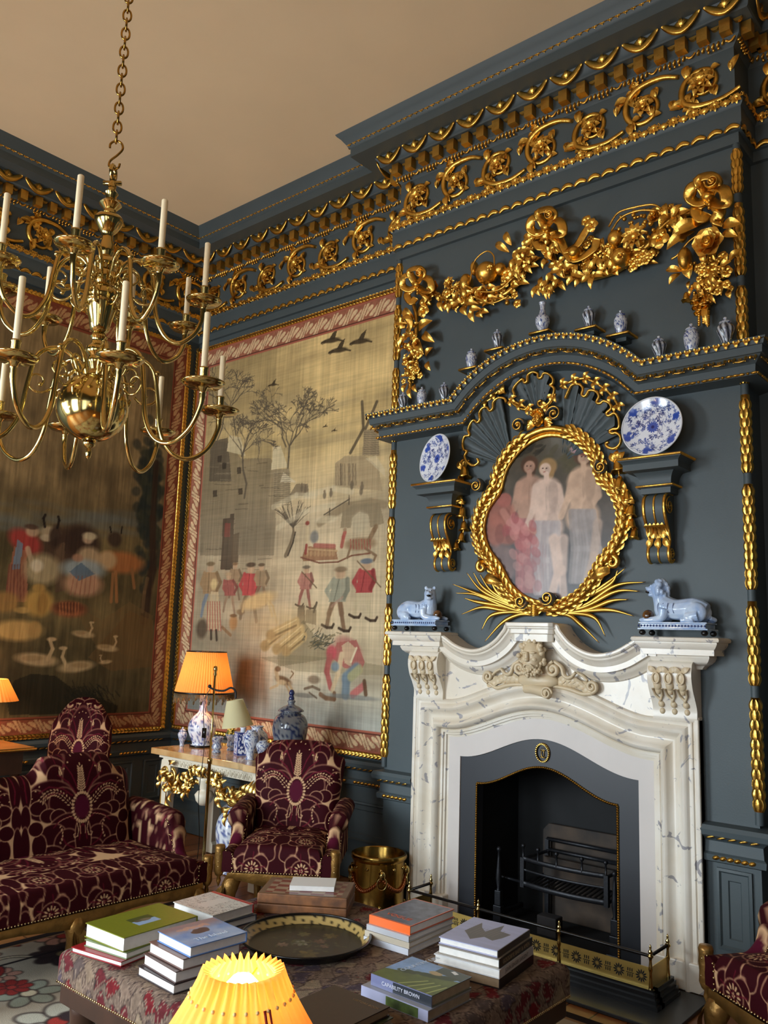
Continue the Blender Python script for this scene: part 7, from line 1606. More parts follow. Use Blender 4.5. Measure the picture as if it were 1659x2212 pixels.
x, dx = edge(U, hx); y, dy = edge(Vv, hy_); z = OT - np.maximum(dx, dy) + .0; cx_, cy_ = (OX0 + OX1) / 2, (OY0 + OY1) / 2
mb = MB(); mb.add(np.stack([x + cx_, y + cy_, z], -1).reshape(-1, 3), gridF(330, 300), col=lin(np.clip(fb_.sample((x + np.sign(x) * dx).ravel() + 2, (y + np.sign(y) * dy).ravel() + 2), 0, 255))); cu = mb.build('upholstered_top', WEAVE, ot, colors=True)
mb = MB()
for t in np.arange(0, 1, .009):
    for (ax, ay, bx, by) in ((OX0, OY0, OX1, OY0), (OX0, OY0, OX0, OY1), (OX1, OY0, OX1, OY1)): V, F = sphere((ax + (bx - ax) * t, ay + (by - ay) * t, OBt + .006), .005, 6, 4); mb.add(V, F)
mb.build('nail_trim', NAIL, cu)
mb = MB(); addbox(mb, OX0 + .008, OX1 - .008, OY0 + .008, OY1 - .008, .30, OBt); bevel(mb.build('wooden_frame', WOOD, ot), .006)
for lx in (OX0 + .07, OX1 - .07):
    for ly in (OY0 + .07, OY1 - .07): mb = MB(); V, F = lathe(cr([(0, .0045), (.02, .005), (.028, .02), (.022, .04), (.04, .09), (.048, .14), (.04, .18), (.026, .2), (.04, .215), (.044, .24), (.044, .30), (0, .30)], 4), 20); V[:, 0] += lx; V[:, 1] += ly; mb.add(V, F); mb.build('turned_leg', WOOD, ot)
# ------------------------------------------------------------------ books
LET = {}
def lettering(root, txt, size, M, col, name='lettering', ww=None):
    cu_ = bpy.data.curves.new(name, 'FONT'); cu_.body = txt; cu_.size = size; cu_.align_x = 'CENTER'; cu_.align_y = 'CENTER'; cu_.extrude = .0002
    t_ = bpy.data.objects.new('lettering_curve', cu_); COL.objects.link(t_); bpy.context.view_layer.update(); me = bpy.data.meshes.new_from_object(t_.evaluated_get(bpy.context.evaluated_depsgraph_get())); bpy.data.objects.remove(t_); bpy.data.curves.remove(cu_)
    me.materials.clear(); me.materials.append(mat('lettering_%d_%d_%d' % col, col, .5)); o = bpy.data.objects.new(name, me); COL.objects.link(o); o.parent = root; o.matrix_basis = wm(root).inverted() @ Matrix(M.tolist()); return o
def book(label, A, Bc, D, zt, t, cov, art=None, spine='D', under=None, title=None, spcol=None, group='books on the ottoman', cat='book', pg=None):
    """A,Bc,D: photo corners of the top cover (near-left, near-right, far-left) on the plane z=zt; spine side 'W','E','S','N' in the book's own frame"""
    if under is None:
        a, b, d = Zp(*A, zt), Zp(*Bc, zt), Zp(*D, zt); ex = b - a; w = np.linalg.norm(ex); yaw = math.atan2(ex[1], ex[0]); ey = np.array([-math.sin(yaw), math.cos(yaw), 0]); h = abs((d - a) @ ey); c = a + nrm(ex) * w / 2 + ey * h / 2
    else:
        (c, yaw, w, h, _), (ddx, ddy, dyaw, kw, kh) = under; e1 = np.array([math.cos(yaw), math.sin(yaw), 0]); e2 = np.array([-math.sin(yaw), math.cos(yaw), 0]); c = c + e1 * ddx + e2 * ddy; yaw += dyaw; w *= kw; h *= kh
    c = np.array([c[0], c[1], zt - t]); root = thing('book', label, cat, c, yaw, group); M = T(*c, rz=yaw); bt = .003; so = {'S': (0, -1), 'N': (0, 1), 'W': (-1, 0), 'E': (1, 0)}[spine]
    x0, x1, y0, y1 = -w / 2, w / 2, -h / 2, h / 2; ins = .004
    mb = MB(); addbox(mb, x0 + (0 if so[0] < 0 else ins), x1 - (0 if so[0] > 0 else ins), y0 + (0 if so[1] < 0 else ins), y1 - (0 if so[1] > 0 else ins), bt, t - bt, M); mb.build('pages', pg or PAGES, root)
    n = 40 if art is None else 150; m_ = int(n * h / w); cv_ = Canvas(-1, 1, -h / w, h / w, n, max(8, m_), cov)
    if art: art(cv_, h / w)
    cc = lin(np.clip(cv_.C.reshape(-1, 3), 0, 255)); k_ = lin(cov if spcol is None else spcol); mb = MB()
    mb.add(np.stack([cv_.X * w / 2, cv_.Y * w / 2, np.full(cv_.X.shape, t)], -1).reshape(-1, 3), gridF(cv_.ny, cv_.nx), M, col=cc)
    addbox(mb, x0, x1, y0, y1, t - bt, t - .0002, M, col=lin(cov)); addbox(mb, x0, x1, y0, y1, .0002, bt, M, col=lin(cov))
    if so[0]: xs_ = sorted((so[0] * w / 2, so[0] * (w / 2 + .003))); addbox(mb, xs_[0], xs_[1], y0, y1, .0002, t - .0002, M, col=k_)
    else: ys_ = sorted((so[1] * h / 2, so[1] * (h / 2 + .003))); addbox(mb, x0, x1, ys_[0], ys_[1], .0002, t - .0002, M, col=k_)
    mb.build('jacket', PRINT, root, colors=True)
    if title:
        txt, sz, tc_ = title
        if so[0]: n_ = np.array([so[0], 0, 0]); ex = np.array([0, so[0], 0]); p = np.array([so[0] * (w / 2 + .0035), 0, t / 2])
        else: n_ = np.array([0, so[1], 0]); ex = np.array([-so[1], 0, 0]); p = np.array([0, so[1] * (h / 2 + .0038), t / 2])
        lettering(root, txt, sz, M @ frame(p, ex, n_), tc_)
    return (c + np.array([0, 0, t]), yaw, w, h, root)
def below(prev, label, zt, t, cov, d=(0, 0, 0, 1, 1), **k): return book(label, None, None, None, zt, t, cov, under=(prev, d), **k)
G = OT + .0005
# stack 1: green cover
def a1(c, r): c.poly([(-.30, -.42), (.42, -.42), (.42, .42), (-.30, .42)], (150, 180, 214)); c.poly([(-.30, -.42), (.02, -.42), (.06, .42), (-.30, .42)], (70, 84, 40)); c.ell(.05, .05, .12, .22, (120, 110, 86)); c.ell(.04, -.2, .10, .14, (96, 92, 70)); c.C *= (.95 + .08 * fbm(c.X * 20, c.Y * 20, 2, 1)[..., None])
z = G + .018; z2 = z + .0225; z3 = z2 + .0475
s1 = book('thick olive green book with inset country-house photo, topmost on its stack', (185, 1993), (268, 2026), (330, 1946), z3, .047, (122, 128, 36), a1, 'N')
below(s1, 'slim white and green book under the thick olive green one', z2, .022, (120, 136, 96), (.0, -.015, .10, .95, .92), spine='N'); below(s1, 'thin red book at the bottom of the stack under the olive green one', z, .0175, (150, 26, 36), (-.02, -.03, .14, 1.08, 1.0), spine='N')
# stack 2: sky cover
def a2(c, r):
    n = fbm(c.X * 2.2, c.Y * 2.2, 4, 2); c.C = np.array([92, 134, 196.]) * (1 - n[..., None]) + np.array([196, 206, 222.]) * n[..., None]; k = np.clip((-.15 - c.X) / .6, 0, 1)[..., None]; c.C = c.C * (1 - k) + np.array([150, 128, 132.]) * k
    for q_ in range(9): c.ell(-.12 + .05 * math.cos(q_ * 2.1), .0 + .18 * math.sin(q_ * 1.7), .16, .22, (74, 60, 62), .8, q_); 
    for q_ in range(6): c.ell(-.55, -.5 + q_ * .2, .10, .18, (214, 160, 130), .6, q_)
zz = [G + .030, G + .030 + .0355, G + .0665 + .035, G + .1015 + .033]
s2 = book('blue sky-covered book showing a dark ruin, topmost on the front left stack', (341, 2011), (412, 2046), (468, 1985), zz[3], .032, (96, 136, 196), a2, 'N')
lettering(s2[4], 'The Island', .030, T(*s2[0], rz=s2[1]) @ T(.052, .0, .0006, rz=PI / 2), (226, 232, 240))
below(s2, 'white-paged book second from top under the blue sky cover', zz[2], .034, (120, 92, 84), (-.012, -.02, .0, 1.05, 1.0), spine='N'); below(s2, 'brown-jacketed book third from top under the blue sky cover', zz[1], .035, (96, 76, 72), (-.02, -.028, -.03, 1.05, 1.05), spine='N'); below(s2, 'dark-jacketed book at the bottom of the blue sky stack', zz[0], .0295, (60, 50, 52), (-.026, -.036, .02, 1.08, 1.08), spine='N')
# stack 3: engraved cover with red spine
def a3(c, r):
    n = fbm(c.X * 9, c.Y * 9, 4, 3); c.C = np.where((np.abs(n - .5) < .03)[..., None], np.array([120, 112, 108.]), np.array([206, 202, 194.])); c.poly([(-.25, -.5), (.2, -.5), (.2, .5), (-.25, .5)], (212, 206, 198)); c.poly([(-1, r * .84), (1, r * .84), (1, r), (-1, r)], (176, 26, 34))
s3 = book('white book with engraved line drawing and red spine edge beside the chess box', (374, 1948), (460, 1978), (459, 1924), G + .0275 + .036, .035, (200, 196, 188), a3, 'N', spcol=(176, 26, 34))
below(s3, 'dark blue book lying under the white engraved one', G + .0275, .027, (52, 58, 72), (.01, .01, -.05, 1.0, 1.0), spine='N')
# stack 4: orange spine
def a4(c, r):
    n = fbm(c.X * 5, c.Y * 5, 4, 8); c.C = np.array([96, 98, 112.]) * (.7 + .6 * n[..., None]); m_ = np.maximum(np.abs(c.X), np.abs(c.Y) / r) > .95; c.C[m_] = (216, 112, 84)
z = [G + .022, G + .022 + .0205, G + .0425 + .0205, G + .063 + .031]
s4 = book('grey patterned book with bright orange spine, topmost by the fender', (799, 1975), (887, 2001), (890, 1939), z[3], .0305, (214, 110, 80), a4, 'S', spcol=(250, 112, 48))
lettering(s4[4], 'VOGUE', .034, T(*s4[0], rz=s4[1]) @ T(.0, -.085, .0006), (232, 104, 60))
below(s4, 'pale grey book second under the orange-spined one', z[2], .020, (186, 186, 190), (0, -.008, .0, 1.03, 1.02), spine='S'); below(s4, 'cream book third under the orange-spined one', z[1], .020, (196, 184, 164), (-.004, -.01, .03, 1.06, 1.03), spine='S'); below(s4, 'white-spined book at the bottom of the orange stack', z[0], .0215, (210, 212, 220), (-.004, -.012, .02, 1.07, 1.04), spine='S')
# stack 5: winged cover, lettered spines
def a5(c, r):
    c.C = np.array([170, 172, 206.]) * (.92 + .14 * fbm(c.X * .8, c.Y * 6, 3, 4)[..., None]); BR_ = (84, 74, 68)
    c.poly([(-.62, -.2), (-.5, .85), (-.3, .42), (-.05, .12), (.2, 1.05), (.34, .45), (.75, .35), (.66, -.1), (.5, -.5), (.15, -.35), (-.12, -.8), (-.4, -.45)], BR_)
    for q_ in range(7): c.line([(-.4 + .12 * q_, -.3 + .02 * q_), (-.32 + .13 * q_, .35 + .03 * q_)], .012, (120, 104, 92), .7)
z = [G + .034, G + .034 + .0275, G + .0615 + .0285, G + .090 + .022]
s5 = book('lavender book with brown winged shape on the cover, topmost of the lettered stack', (948, 2023), (1074, 2054), (1030, 1982), z[3], .0215, (176, 178, 208), a5, 'E', spcol=(70, 62, 58))
below(s5, 'black-jacketed book with large capitals on its spine under the lavender one', z[2], .028, (150, 140, 126), (.006, -.006, .0, 1.04, 1.03), spine='E', spcol=(34, 30, 30), title=('GOODBYE BABY & AMEN', .0195, (158, 140, 112)))
below(s5, 'white-spined book lettered in capitals, third in the lettered stack', z[1], .027, (224, 224, 226), (.004, -.012, .0, 1.1, 1.06), spine='E', spcol=(200, 196, 194), title=('JOHN SINGER SARGENT', .0175, (120, 112, 110)))
below(s5, 'thick dark brown book at the bottom of the lettered stack', z[0], .0335, (44, 36, 34), (.006, -.004, .0, 1.06, 1.06), spine='E', spcol=(38, 30, 30), pg=mat('tan_page_edges', (150, 122, 92), .8, var=.1, vscale=40))
# stack 6: landscape cover
def a6(c, r):
    k = (c.Y > .0 + .3 * c.X)[..., None]; c.C = np.where(k, np.array([132, 164, 206.]), np.array([92, 104, 46.])) * (.85 + .3 * fbm(c.X * 4, c.Y * 4, 4, 9)[..., None]); 
    for q_ in range(40): x_ = -.6 + 1.4 * _h(q_, 1, 2); c.ell(x_, .35 * x_ + .02 + .1 * _h(q_, 2, 2), .13, .09, (54, 66, 32), .8)
    c.ell(.2, .35, .2, .12, (184, 160, 116)); c.poly([(.1, r * .55), (1, r * .4), (1, r), (.1, r)], (60, 66, 44), .9); 
    for q_ in range(4): c.line([(-.1 + .3 * q_, -r), (.35 + .2 * q_, -.2)], .025, (186, 190, 110), .8)
    c.poly([(.42, .72), (.62, .62), (.68, .72), (.48, .82)], (232, 232, 228))
z = [G + .032, G + .032 + .034]
s6 = book('landscape-covered book with park view and pale spine, on top near the ottoman edge', (803, 2102), (934, 2151), (887, 2065), z[1], .0335, (120, 124, 110), a6, 'S', spcol=(120, 124, 160), title=('CAPABILITY BROWN', .016, (222, 222, 236)), pg=mat('cream_page_edges', (176, 156, 128), .8, var=.1, vscale=40))
lettering(s6[4], 'COUNTRY LIFE', .026, T(*s6[0], rz=s6[1]) @ T(-.06, .07, .0006, rz=PI / 2 - .1), (196, 204, 214))
mbk = MB(); c_, yw, w_, h_, _ = s6; addbox(mbk, -.03, w_ / 2, -h_ / 2 - .0034, -h_ / 2 - .0030, -.032, -.002, T(*c_, rz=yw)); mbk.build('dark_spine_panel', mat('dark_spine', (46, 50, 58), .35), _)
s6b = below(s6, 'pale-spined book with green band lying under the landscape book', z[0], .0315, (150, 150, 156), (-.008, -.014, .0, 1.10, 1.08), spine='S', spcol=(176, 178, 206), pg=MATS['cream_page_edges'])
mbk = MB(); c_, yw, w_, h_, _ = s6b; addbox(mbk, -.03, w_ * .36, -h_ / 2 - .0042, -h_ / 2 - .0030, -.030, -.003, T(*c_, rz=yw)); mbk.build('green_spine_band', mat('green_spine', (104, 124, 62), .35, col2=(40, 44, 34), vscale=18), _)
# stack 7: brown album
z = [G + .02, G + .02 + .0205, G + .0405 + .026]
def a7(c, r): c.C *= (.92 + .16 * fbm(c.X * 10, c.Y * 10, 3, 5)[..., None])
s7 = book('large dark brown album with faint gilt title behind the glowing lampshade', (600, 2178), (722, 2232), (714, 2124), z[2], .0255, (48, 30, 24), a7, 'S', pg=MATS['tan_page_edges']); lettering(s7[4], 'VISITORS BOOK', .014, T(*s7[0], rz=s7[1]) @ T(.05, .08, .0006), (130, 100, 66))
below(s7, 'green-bound book under the dark brown album', z[1], .020, (58, 64, 36), (.012, -.004, .04, 1.04, 1.02), spine='S', pg=MATS['cream_page_edges']); below(s7, 'tan-edged book at the bottom under the brown album', z[0], .0195, (70, 52, 40), (.016, .0, .0, 1.03, 1.04), spine='S', pg=MATS['tan_page_edges'])
# ------------------------------------------------------------------ tray
tr = thing('tray', 'round black lacquer tray with painted flowers and gilt rim on the ottoman', 'tray', (-2.31, 2.345, G)); R = .238
nr, na = 60, 120; q_ = np.linspace(0, 1, nr); A_ = np.linspace(0, 2 * PI, na, endpoint=False); Q, AA = np.meshgrid(q_, A_, indexing='ij'); zt = .003 + .030 * np.clip((Q - .86) / .14, 0, 1) ** 1.4
tcv = Canvas(-1, 1, -1, 1, 300, 300, (26, 24, 20)); r_ = random.Random(9)
for (x, y, s, c) in ((.35, -.3, .16, (112, 96, 40)), (-.05, -.05, .12, (132, 132, 110)), (.1, .2, .1, (110, 80, 60)), (-.3, .25, .1, (100, 96, 56)), (-.2, -.3, .09, (150, 120, 100)), (.05, .5, .12, (104, 88, 44)), (.3, .1, .07, (128, 92, 70))):
    for k in range(6): b = k * 1.05; tcv.ell(x + s * .6 * math.cos(b), y + s * .6 * math.sin(b), s * .5, s * .3, tuple(np.array(c) * r_.uniform(.7, 1.1)), .8, b)
for k in range(40): x, y = r_.gauss(0, .35), r_.gauss(0, .35); tcv.ell(x, y, .05, .02, (66, 72, 40), .8, r_.random() * 3)
col = tcv.sample(Q.ravel() * np.cos(AA.ravel()), Q.ravel() * np.sin(AA.ravel())); qr = Q.ravel(); ar = AA.ravel(); gm = (qr > .87) & (qr < .98) & (np.abs(np.sin(ar * 18 + 12 * (qr - .87))) > .25); col[gm] = (176, 150, 92)
mb = MB(); V = np.stack([Q * R * np.cos(AA), Q * R * np.sin(AA), zt], -1).reshape(-1, 3); mb.add(V, gridF(nr, na, cv=True), T(-2.31, 2.345, G), col=lin(col)); V2 = V.copy(); V2[:, 2] -= .0028; mb.add(V2, gridF(nr, na, cv=True)[:, ::-1], T(-2.31, 2.345, G), col=lin((20, 18, 16))); mb.build('painted_dish', PRINT, tr, colors=True)
mb = MB(); a = A_; V, F = tube(np.stack([R * np.cos(a) - 2.31, R * np.sin(a) + 2.345, np.full(na, G + .032)], 1), .0045, 6, closed=True); mb.add(V, F); mb.build('rim', BLACK, tr)
# ------------------------------------------------------------------ games box and booklet
zb_ = G + .078; a, b, d = Zp(556, 1928, zb_), Zp(750, 1941, zb_), Zp(607, 1895, zb_); ex = b - a; yw = math.atan2(ex[1], ex[0]); w_ = np.linalg.norm(ex); ey = np.array([-math.sin(yw), math.cos(yw), 0]); h_ = abs((d - a) @ ey); c = a + ex / 2 + ey * h_ / 2
gb = thing('games_box', 'worn folding chequered games box of red and brown leather at the ottoman back', 'box', (c[0], c[1], G), yw); Mg = T(c[0], c[1], G, rz=yw)
LEA = mat('worn_brown_leather', (96, 62, 40), .6, col2=(150, 96, 54), vscale=22)
for nm, z0, z1 in (('lower_half', 0, .037), ('upper_half', .039, .077)):
    mb = MB(); addbox(mb, -w_ / 2, w_ / 2, -h_ / 2, h_ / 2, z0, z1, Mg); bevel(mb.build(nm, LEA, gb), .004)
cq = Canvas(-1, 1, -1, 1, 120, 120, (108, 80, 62)); ck = ((np.floor((cq.X + 1) * 3.4) + np.floor((cq.Y + 1) * 3.4)) % 2 == 0) & (np.abs(cq.X) < .88) & (np.abs(cq.Y) < .88); cq.C[ck] = (112, 36, 32); ck2 = (~ck) & (np.abs(cq.X) < .88) & (np.abs(cq.Y) < .88); cq.C[ck2] = (150, 124, 100)
mb = MB(); mb.add(np.stack([cq.X * (w_ / 2 - .004), cq.Y * (h_ / 2 - .004), np.full(cq.X.shape, .0776)], -1).reshape(-1, 3), gridF(120, 120), Mg, col=lin(np.clip(cq.C.reshape(-1, 3), 0, 255))); mb.build('chequer_board', PRINT, gb, colors=True)
nb = thing('booklet', 'white paperback booklet lying on the chequered games box', 'booklet', (c[0] + .0, c[1], G + .079), yw + .12); Mn = T(c[0] + .012, c[1] + .02, G + .0785, rz=yw + .1); mb = MB(); addbox(mb, -.092, .092, -.066, .066, 0, .018, Mn); bevel(mb.build('pages', PAGES, nb), .001); mb = MB(); addbox(mb, -.0925, .0925, -.0665, .0665, .018, .0195, Mn); mb.build('cover', mat('white_card', (232, 230, 226), .5), nb)
# ------------------------------------------------------------------ glowing lamp in front
fl = thing('standing_lamp', 'lit lamp with amber pleated shade glowing in front of the ottoman', 'lamp', (-1.065, .945, 0)); c_ = (-1.065, .945)
lampshade(fl, 'pleated_shade', c_, .190, .855, .056, 1.068, 30, .0032, CARD, crown=.004)
mb = MB()
for k in range(30): b_ = 2 * PI * k / 30; V, F = sphere((c_[0] + .0805 * math.cos(b_), c_[1] + .0805 * math.sin(b_), 1.034), .0032, 7, 5); mb.add(V, F)
mb.build('eyelets', mat('brass_eyelets', (250, 214, 140), .3), fl)
mb = MB(); ga_ = math.atan2(-c_[1], -c_[0]) + .5; e = np.array([math.cos(ga_), math.sin(ga_), 0]); P = cr([np.array([*c_, 1.035]) + e * .080, np.array([*c_, 1.0]) + e * .098, np.array([*c_, .94]) + e * .138, np.array([*c_, .88]) + e * .178], 6)
for s in (-.004, .004): V, F = tube(P + np.array([-e[1], e[0], 0]) * s, .0022, 6); mb.add(V, F)
mb.build('red_cord', mat('red_cord_silk', (150, 30, 24), .6), fl)
mb = MB(); V, F = tube([(*c_, .02), (*c_, .90)], .011, 12); mb.add(V, F); V, F = lathe([(0, .045), (.04, .04), (.12, .018), (.13, .009), (0, .009)], 32); mb.add(V, F, T(*c_, 0)); mb.build('stand', BRASS, fl)
mb = MB()
for k in range(3): b = k * 2.09; V, F = tube([(*c_, 1.04), (c_[0] + .070 * math.cos(b), c_[1] + .070 * math.sin(b), 1.045)], .0016, 5); mb.add(V, F)
V, F = tube([(*c_, .9), (*c_, 1.04)], .004, 6); mb.add(V, F); mb.build('shade_carrier', BRASS, fl)
bulb(fl, (*c_, 1.018), .30, r=.034)
# ================================================================== brass chandelier
HX, HY = -2.782, 1.582; hz_ = lambda px, py: hz(px, py, (HX, HY))
cd = thing('chandelier', 'two-tier polished brass chandelier with large globe hanging from the ceiling', 'chandelier', (HX, HY, 2.0))
zg = hz_(195, 880); rg_ = .128
def zz_(py): return hz_(232 - (py - 370) * .08, py)
st = [(0, zz_(992)), (.008, zz_(988)), (.012, zz_(978)), (.008, zz_(968)), (.022, zz_(962)), (.024, zz_(957)), (.012, zz_(950)), (.018, zz_(940)), (.03, zg - rg_ * .97)]
st += [(rg_ * math.cos(a), zg + rg_ * math.sin(a)) for a in np.linspace(-1.25, 1.3, 22)]
st += [(.03, zz_(805)), (.022, zz_(798)), (.028, zz_(790)), (.036, zz_(780)), (.03, zz_(770)), (.042, zz_(762)), (.042, zz_(752)), (.028, zz_(744)), (.024, zz_(735)), (.032, zz_(728)), (.022, zz_(718)), (.034, zz_(712)), (.042, zz_(690)), (.055, zz_(665)), (.058, zz_(655)), (.064, zz_(652)), (.064, zz_(648)), (.068, zz_(640)), (.062, zz_(628)), (.035, zz_(620)), (.026, zz_(612)), (.034, zz_(604)), (.034, zz_(588)), (.026, zz_(580)), (.04, zz_(572)), (.04, zz_(562)), (.024, zz_(552)), (.03, zz_(540)), (.022, zz_(520)), (.02, zz_(505)), (.034, zz_(496)), (.052, zz_(480)), (.054, zz_(472)), (.046, zz_(466)), (.024, zz_(460)), (.022, zz_(452)), (.036, zz_(444)), (.042, zz_(440)), (.036, zz_(436)), (.018, zz_(428)), (.022, zz_(420)), (.026, zz_(416)), (.014, zz_(408)), (.016, zz_(400)), (.010, zz_(392)), (.012, zz_(385)), (0, zz_(380))]
mb = MB(); P = np.array(st); Pd = [P[0]]
for i in range(1, len(P)): Pd += list(P[i - 1] + (P[i] - P[i - 1]) * np.array([[.5], [1.0]]))
V, F = lathe(np.array(Pd), 48); mb.add(V, F, T(HX, HY, 0)); mb.build('stem_and_globe', BRASS, cd, sharp=50)
ztop = zz_(380); mb = MB(); a = np.linspace(0, 2 * PI, 25)[:-1]; V, F = tube(np.stack([HX - .024 * np.cos(a) * CR[1], HY + .024 * np.cos(a) * CR[0], ztop + .018 + .028 * np.sin(a)], 1), .008, 8, closed=True); mb.add(V, F); V, F = box(-.035, .035, -.006, .006, -.012, .002); mb.add(V, F, T(HX, HY, ztop - .02, rz=.7)); mb.build('suspension_ring', BRASS, cd)
def radial(ang, r, z): return np.array([HX + r * math.cos(ang), HY + r * math.sin(ang), z])
LOWP = [(.05, 2.50), (.085, 2.585), (.145, 2.61), (.205, 2.57), (.228, 2.46), (.245, 2.34), (.29, 2.262), (.355, 2.242), (.42, 2.285), (.455, 2.36), (.46, 2.412)]
UPP = [(.04, 2.89), (.07, 2.97), (.12, 2.992), (.17, 2.955), (.19, 2.87), (.205, 2.77), (.245, 2.695), (.295, 2.675), (.35, 2.715), (.376, 2.775), (.38, 2.825)]
def arm(ang, R, zp, prof, R0, pan):
    k = R / R0; P = cr(np.array([radial(ang, r * (1 + (k - 1) * r / R0), z) for r, z in prof]), 7)
    mb = MB(); V, F = tube(P, np.interp(np.linspace(0, 1, len(P)), [0, .3, .9, 1], [.0075, .0085, .009, .012]), 10); mb.add(V, F)
    zt = max(z for _, z in prof); e = np.array([math.cos(ang), math.sin(ang), 0])
    for (c, r0, r1, a0, tn, w0) in (((R0 * .26, zt - .065), .062, .016, PI * .45, 1.15, .0055), ((R0 * .42, zt - .135), .05, .014, PI * 1.1, 1.1, .005), ((R0 * .20, zt - .175), .04, .012, PI * .1, -1.2, .005)):
        s_ = spiral(c, r0, r1, a0, tn, 30); V, F = tube(np.stack([HX + s_[:, 0] * e[0], HY + s_[:, 0] * e[1], s_[:, 1]], 1), np.linspace(w0, w0 * .7, 30), 7); mb.add(V, F); V, F = sphere(radial(ang, *s_[-1]), .009, 8, 6); mb.add(V, F)
    V, F = sphere(radial(ang, R0 * .48, zt - .05), .012, 8, 6); mb.add(V, F)
    o = mb.build('arm', BRASS, cd); c = radial(ang, R, 0)
    mb = MB(); V, F = lathe([(0, zp - .012), (.012, zp - .014), (.016, zp - .002), (.03, zp + .002), (pan * .8, zp + .006), (pan * .97, zp + .016), (pan, zp + .021), (pan * .95, zp + .020), (pan * .75, zp + .011), (.02, zp + .010), (0, zp + .010)], 36); mb.add(V, F, T(c[0], c[1], 0)); mb.build('drip_pan', BRASSD if pan < 0 else BRASS, o)
    mb = MB(); V, F = lathe([(0, zp + .009), (.011, zp + .010), (.010, zp + .018), (.0150, zp + .03), (.0145, zp + .062), (.017, zp + .068), (.017, zp + .073), (.0128, zp + .073), (.0122, zp + .03), (0, zp + .028)], 18); mb.add(V, F, T(c[0], c[1], 0)); mb.build('candle_socket', BRASS, o)
    return c
def candle(c, z0, h, label, grp):
    r = thing('candle', label, 'candle', (c[0], c[1], z0), 0, grp)
    mb = MB(); V, F = lathe([(0, z0), (.0110, z0), (.0110, z0 + h - .003), (.009, z0 + h - .0005), (.004, z0 + h), (0, z0 + h)], 18); mb.add(V, F, T(c[0], c[1], 0)); mb.build('wax', IVORY, r, sharp=50)
def angs(pts, zp): return [(math.atan2(*(Zp(*p, zp)[:2] - [HX, HY])[::-1]), float(np.hypot(*(Zp(*p, zp)[:2] - [HX, HY])))) for p in pts]
LP = [((258, 787), .205, 'ivory candle on the lower tier, in front of the stem just above the globe'), ((438, 838), .20, 'ivory candle on the lower tier, nearer of the two at its right side'), ((474, 897), .165, 'short ivory candle at the far right of the chandelier, over the winter tapestry'), ((340, 941), .19, 'ivory candle on the lowest-seen pan right of the globe, mostly behind an arm'), ((141, 932), .19, 'ivory candle on the lower tier hidden behind the brass globe'), ((-2, 905), .19, 'ivory candle on the lower tier cut by the left edge below the others'), ((30, 782), .215, 'tall ivory candle on the lower tier left of the stem, near the left edge')]
UP = [((160, 540), .195, 'tallest-standing ivory candle on the upper tier, left of the stem top'), ((345, 581), .185, 'ivory candle on the upper tier against the corner of the ceiling cornice'), ((440, 659), .18, 'ivory candle on the upper tier at its far right, over the frieze corner'), ((400, 716), .165, 'ivory candle on the far side of the upper tier, right of the stem'), ((280, 707), .16, 'ivory candle on the upper tier half hidden behind the candle above the globe'), ((97, 697), .17, 'ivory candle on the far side of the upper tier, left of the stem'), ((0, 570), .19, 'ivory candle on the upper tier cut by the left edge')]
for pts, zp, prof, R0, pan, nm in ((LP, 2.425, LOWP, .46, .076, 'candles of the lower tier'), (UP, 2.836, UPP, .38, .068, 'candles of the upper tier')):
    A = angs([p for p, _, _ in pts], zp); srt = sorted(a % (2 * PI) for a, _ in A); gaps = [((srt[(i + 1) % len(srt)] - srt[i]) % (2 * PI), srt[i]) for i in range(len(srt))]; g, a0 = max(gaps)
    for (a, R_), (_, h, lb) in zip(A, pts): c = arm(a, R_, zp, prof, R0, pan); candle(c, zp + .031, h + .042, lb, nm)
    c = arm(a0 + g / 2, R0, zp, prof, R0, pan)
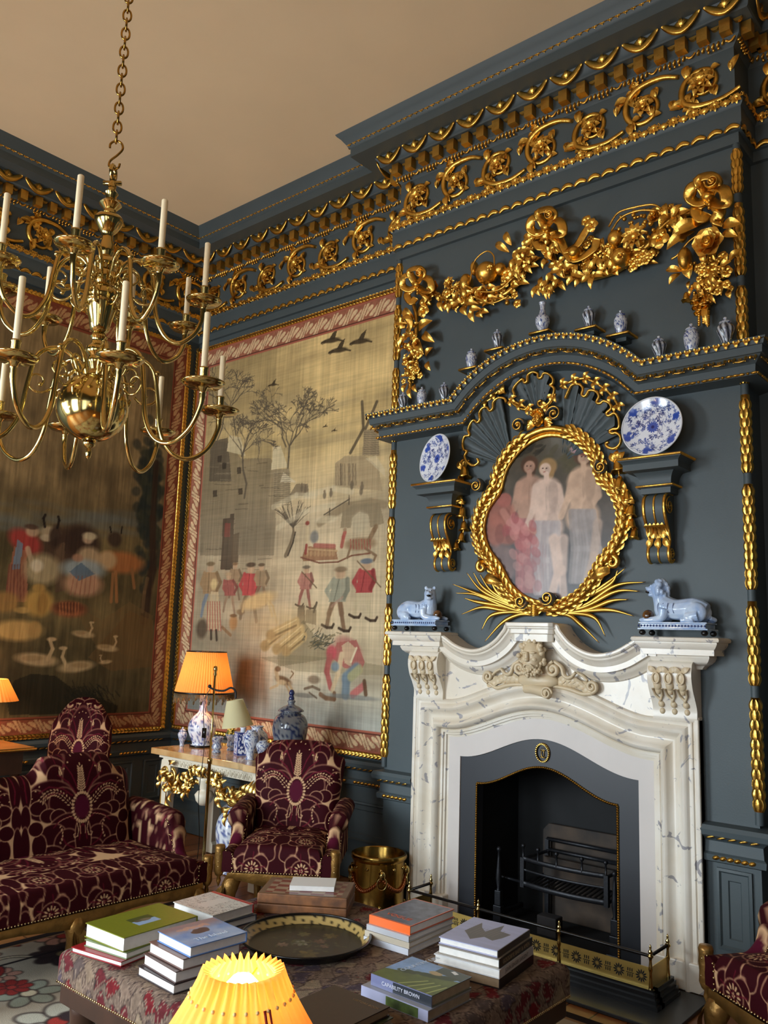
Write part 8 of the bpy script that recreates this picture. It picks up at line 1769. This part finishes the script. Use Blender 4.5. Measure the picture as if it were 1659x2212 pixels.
# chain, hook, ceiling rose
hk = thing('chandelier_chain', 'long brass chain with S hook from which the chandelier hangs', 'chain', (HX, HY, ZC)); u = np.array([CR[0], CR[1], 0]) / math.hypot(CR[0], CR[1]); v = np.array([-u[1], u[0], 0])
z0 = ztop + .0325; P = cr([np.array([HX, HY, 0]) + u * x + [0, 0, z0 + z] for x, z in ((.022, .025), (.018, .008), (.0, .0), (-.018, .012), (-.016, .035), (.01, .06), (.028, .085), (.022, .11), (.0, .12), (-.02, .108), (-.022, .09))], 6); mb = MB(); V, F = tube(P, .0045, 8); mb.add(V, F); mb.build('s_hook', BRASSD, hk)
z = z0 + .115; k = 0
def link(z, ax):
    a = np.linspace(0, 2 * PI, 21)[:-1]; hh = .0185 + .008 * np.abs(np.sin(a)); return tube(np.stack([HX + .0155 * np.cos(a) * ax[0], HY + .0155 * np.cos(a) * ax[1], z + .026 * np.sin(a)], 1), .0042, 7, closed=True)
while z < ZC - .03:
    mb = MB(); V, F = link(z + .022, u * .95 + v * .3 if k % 2 else v * .95 - u * .3); mb.add(V, F); mb.build('chain_link', BRASSD, hk); z += .0405; k += 1
mb = MB(); V, F = lathe([(0, ZC - .06), (.012, ZC - .055), (.012, ZC - .03), (.05, ZC - .02), (.06, ZC - .001), (0, ZC - .001)], 24); mb.add(V, F, T(HX, HY, 0)); mb.build('ceiling_rose', BRASSD, hk)
# ================================================================== two unseen uplights added behind the viewer only to warm the ceiling
for i, (x, y, e_, lb) in enumerate(((.9, -1.3, 115.0, 'added unseen brass uplight behind the viewer to the right'), (-3.9, -1.9, 95.0, 'added unseen brass uplight between the windows behind the viewer'))):
    r = thing('added_uplight', lb, 'floor lamp', (x, y, 0), 0, 'added uplights behind the viewer')
    mb = MB(); V, F = lathe([(0, .03), (.12, .02), (.14, .0), (0, .0)], 28); mb.add(V, F, T(x, y, 0)); V, F = tube([(x, y, .02), (x, y, 1.75)], .012, 10); mb.add(V, F); mb.build('pole', BRASS, r)
    mb = MB(); V, F = lathe([(0, 1.74), (.05, 1.745), (.13, 1.79), (.17, 1.86), (.165, 1.86), (.125, 1.80), (.05, 1.755), (0, 1.75)], 36); mb.add(V, F, T(x, y, 0)); mb.build('bowl', BRASSD, r)
    bulb(r, (x, y, 1.83), e_, (1.0, .64, .32), .03)
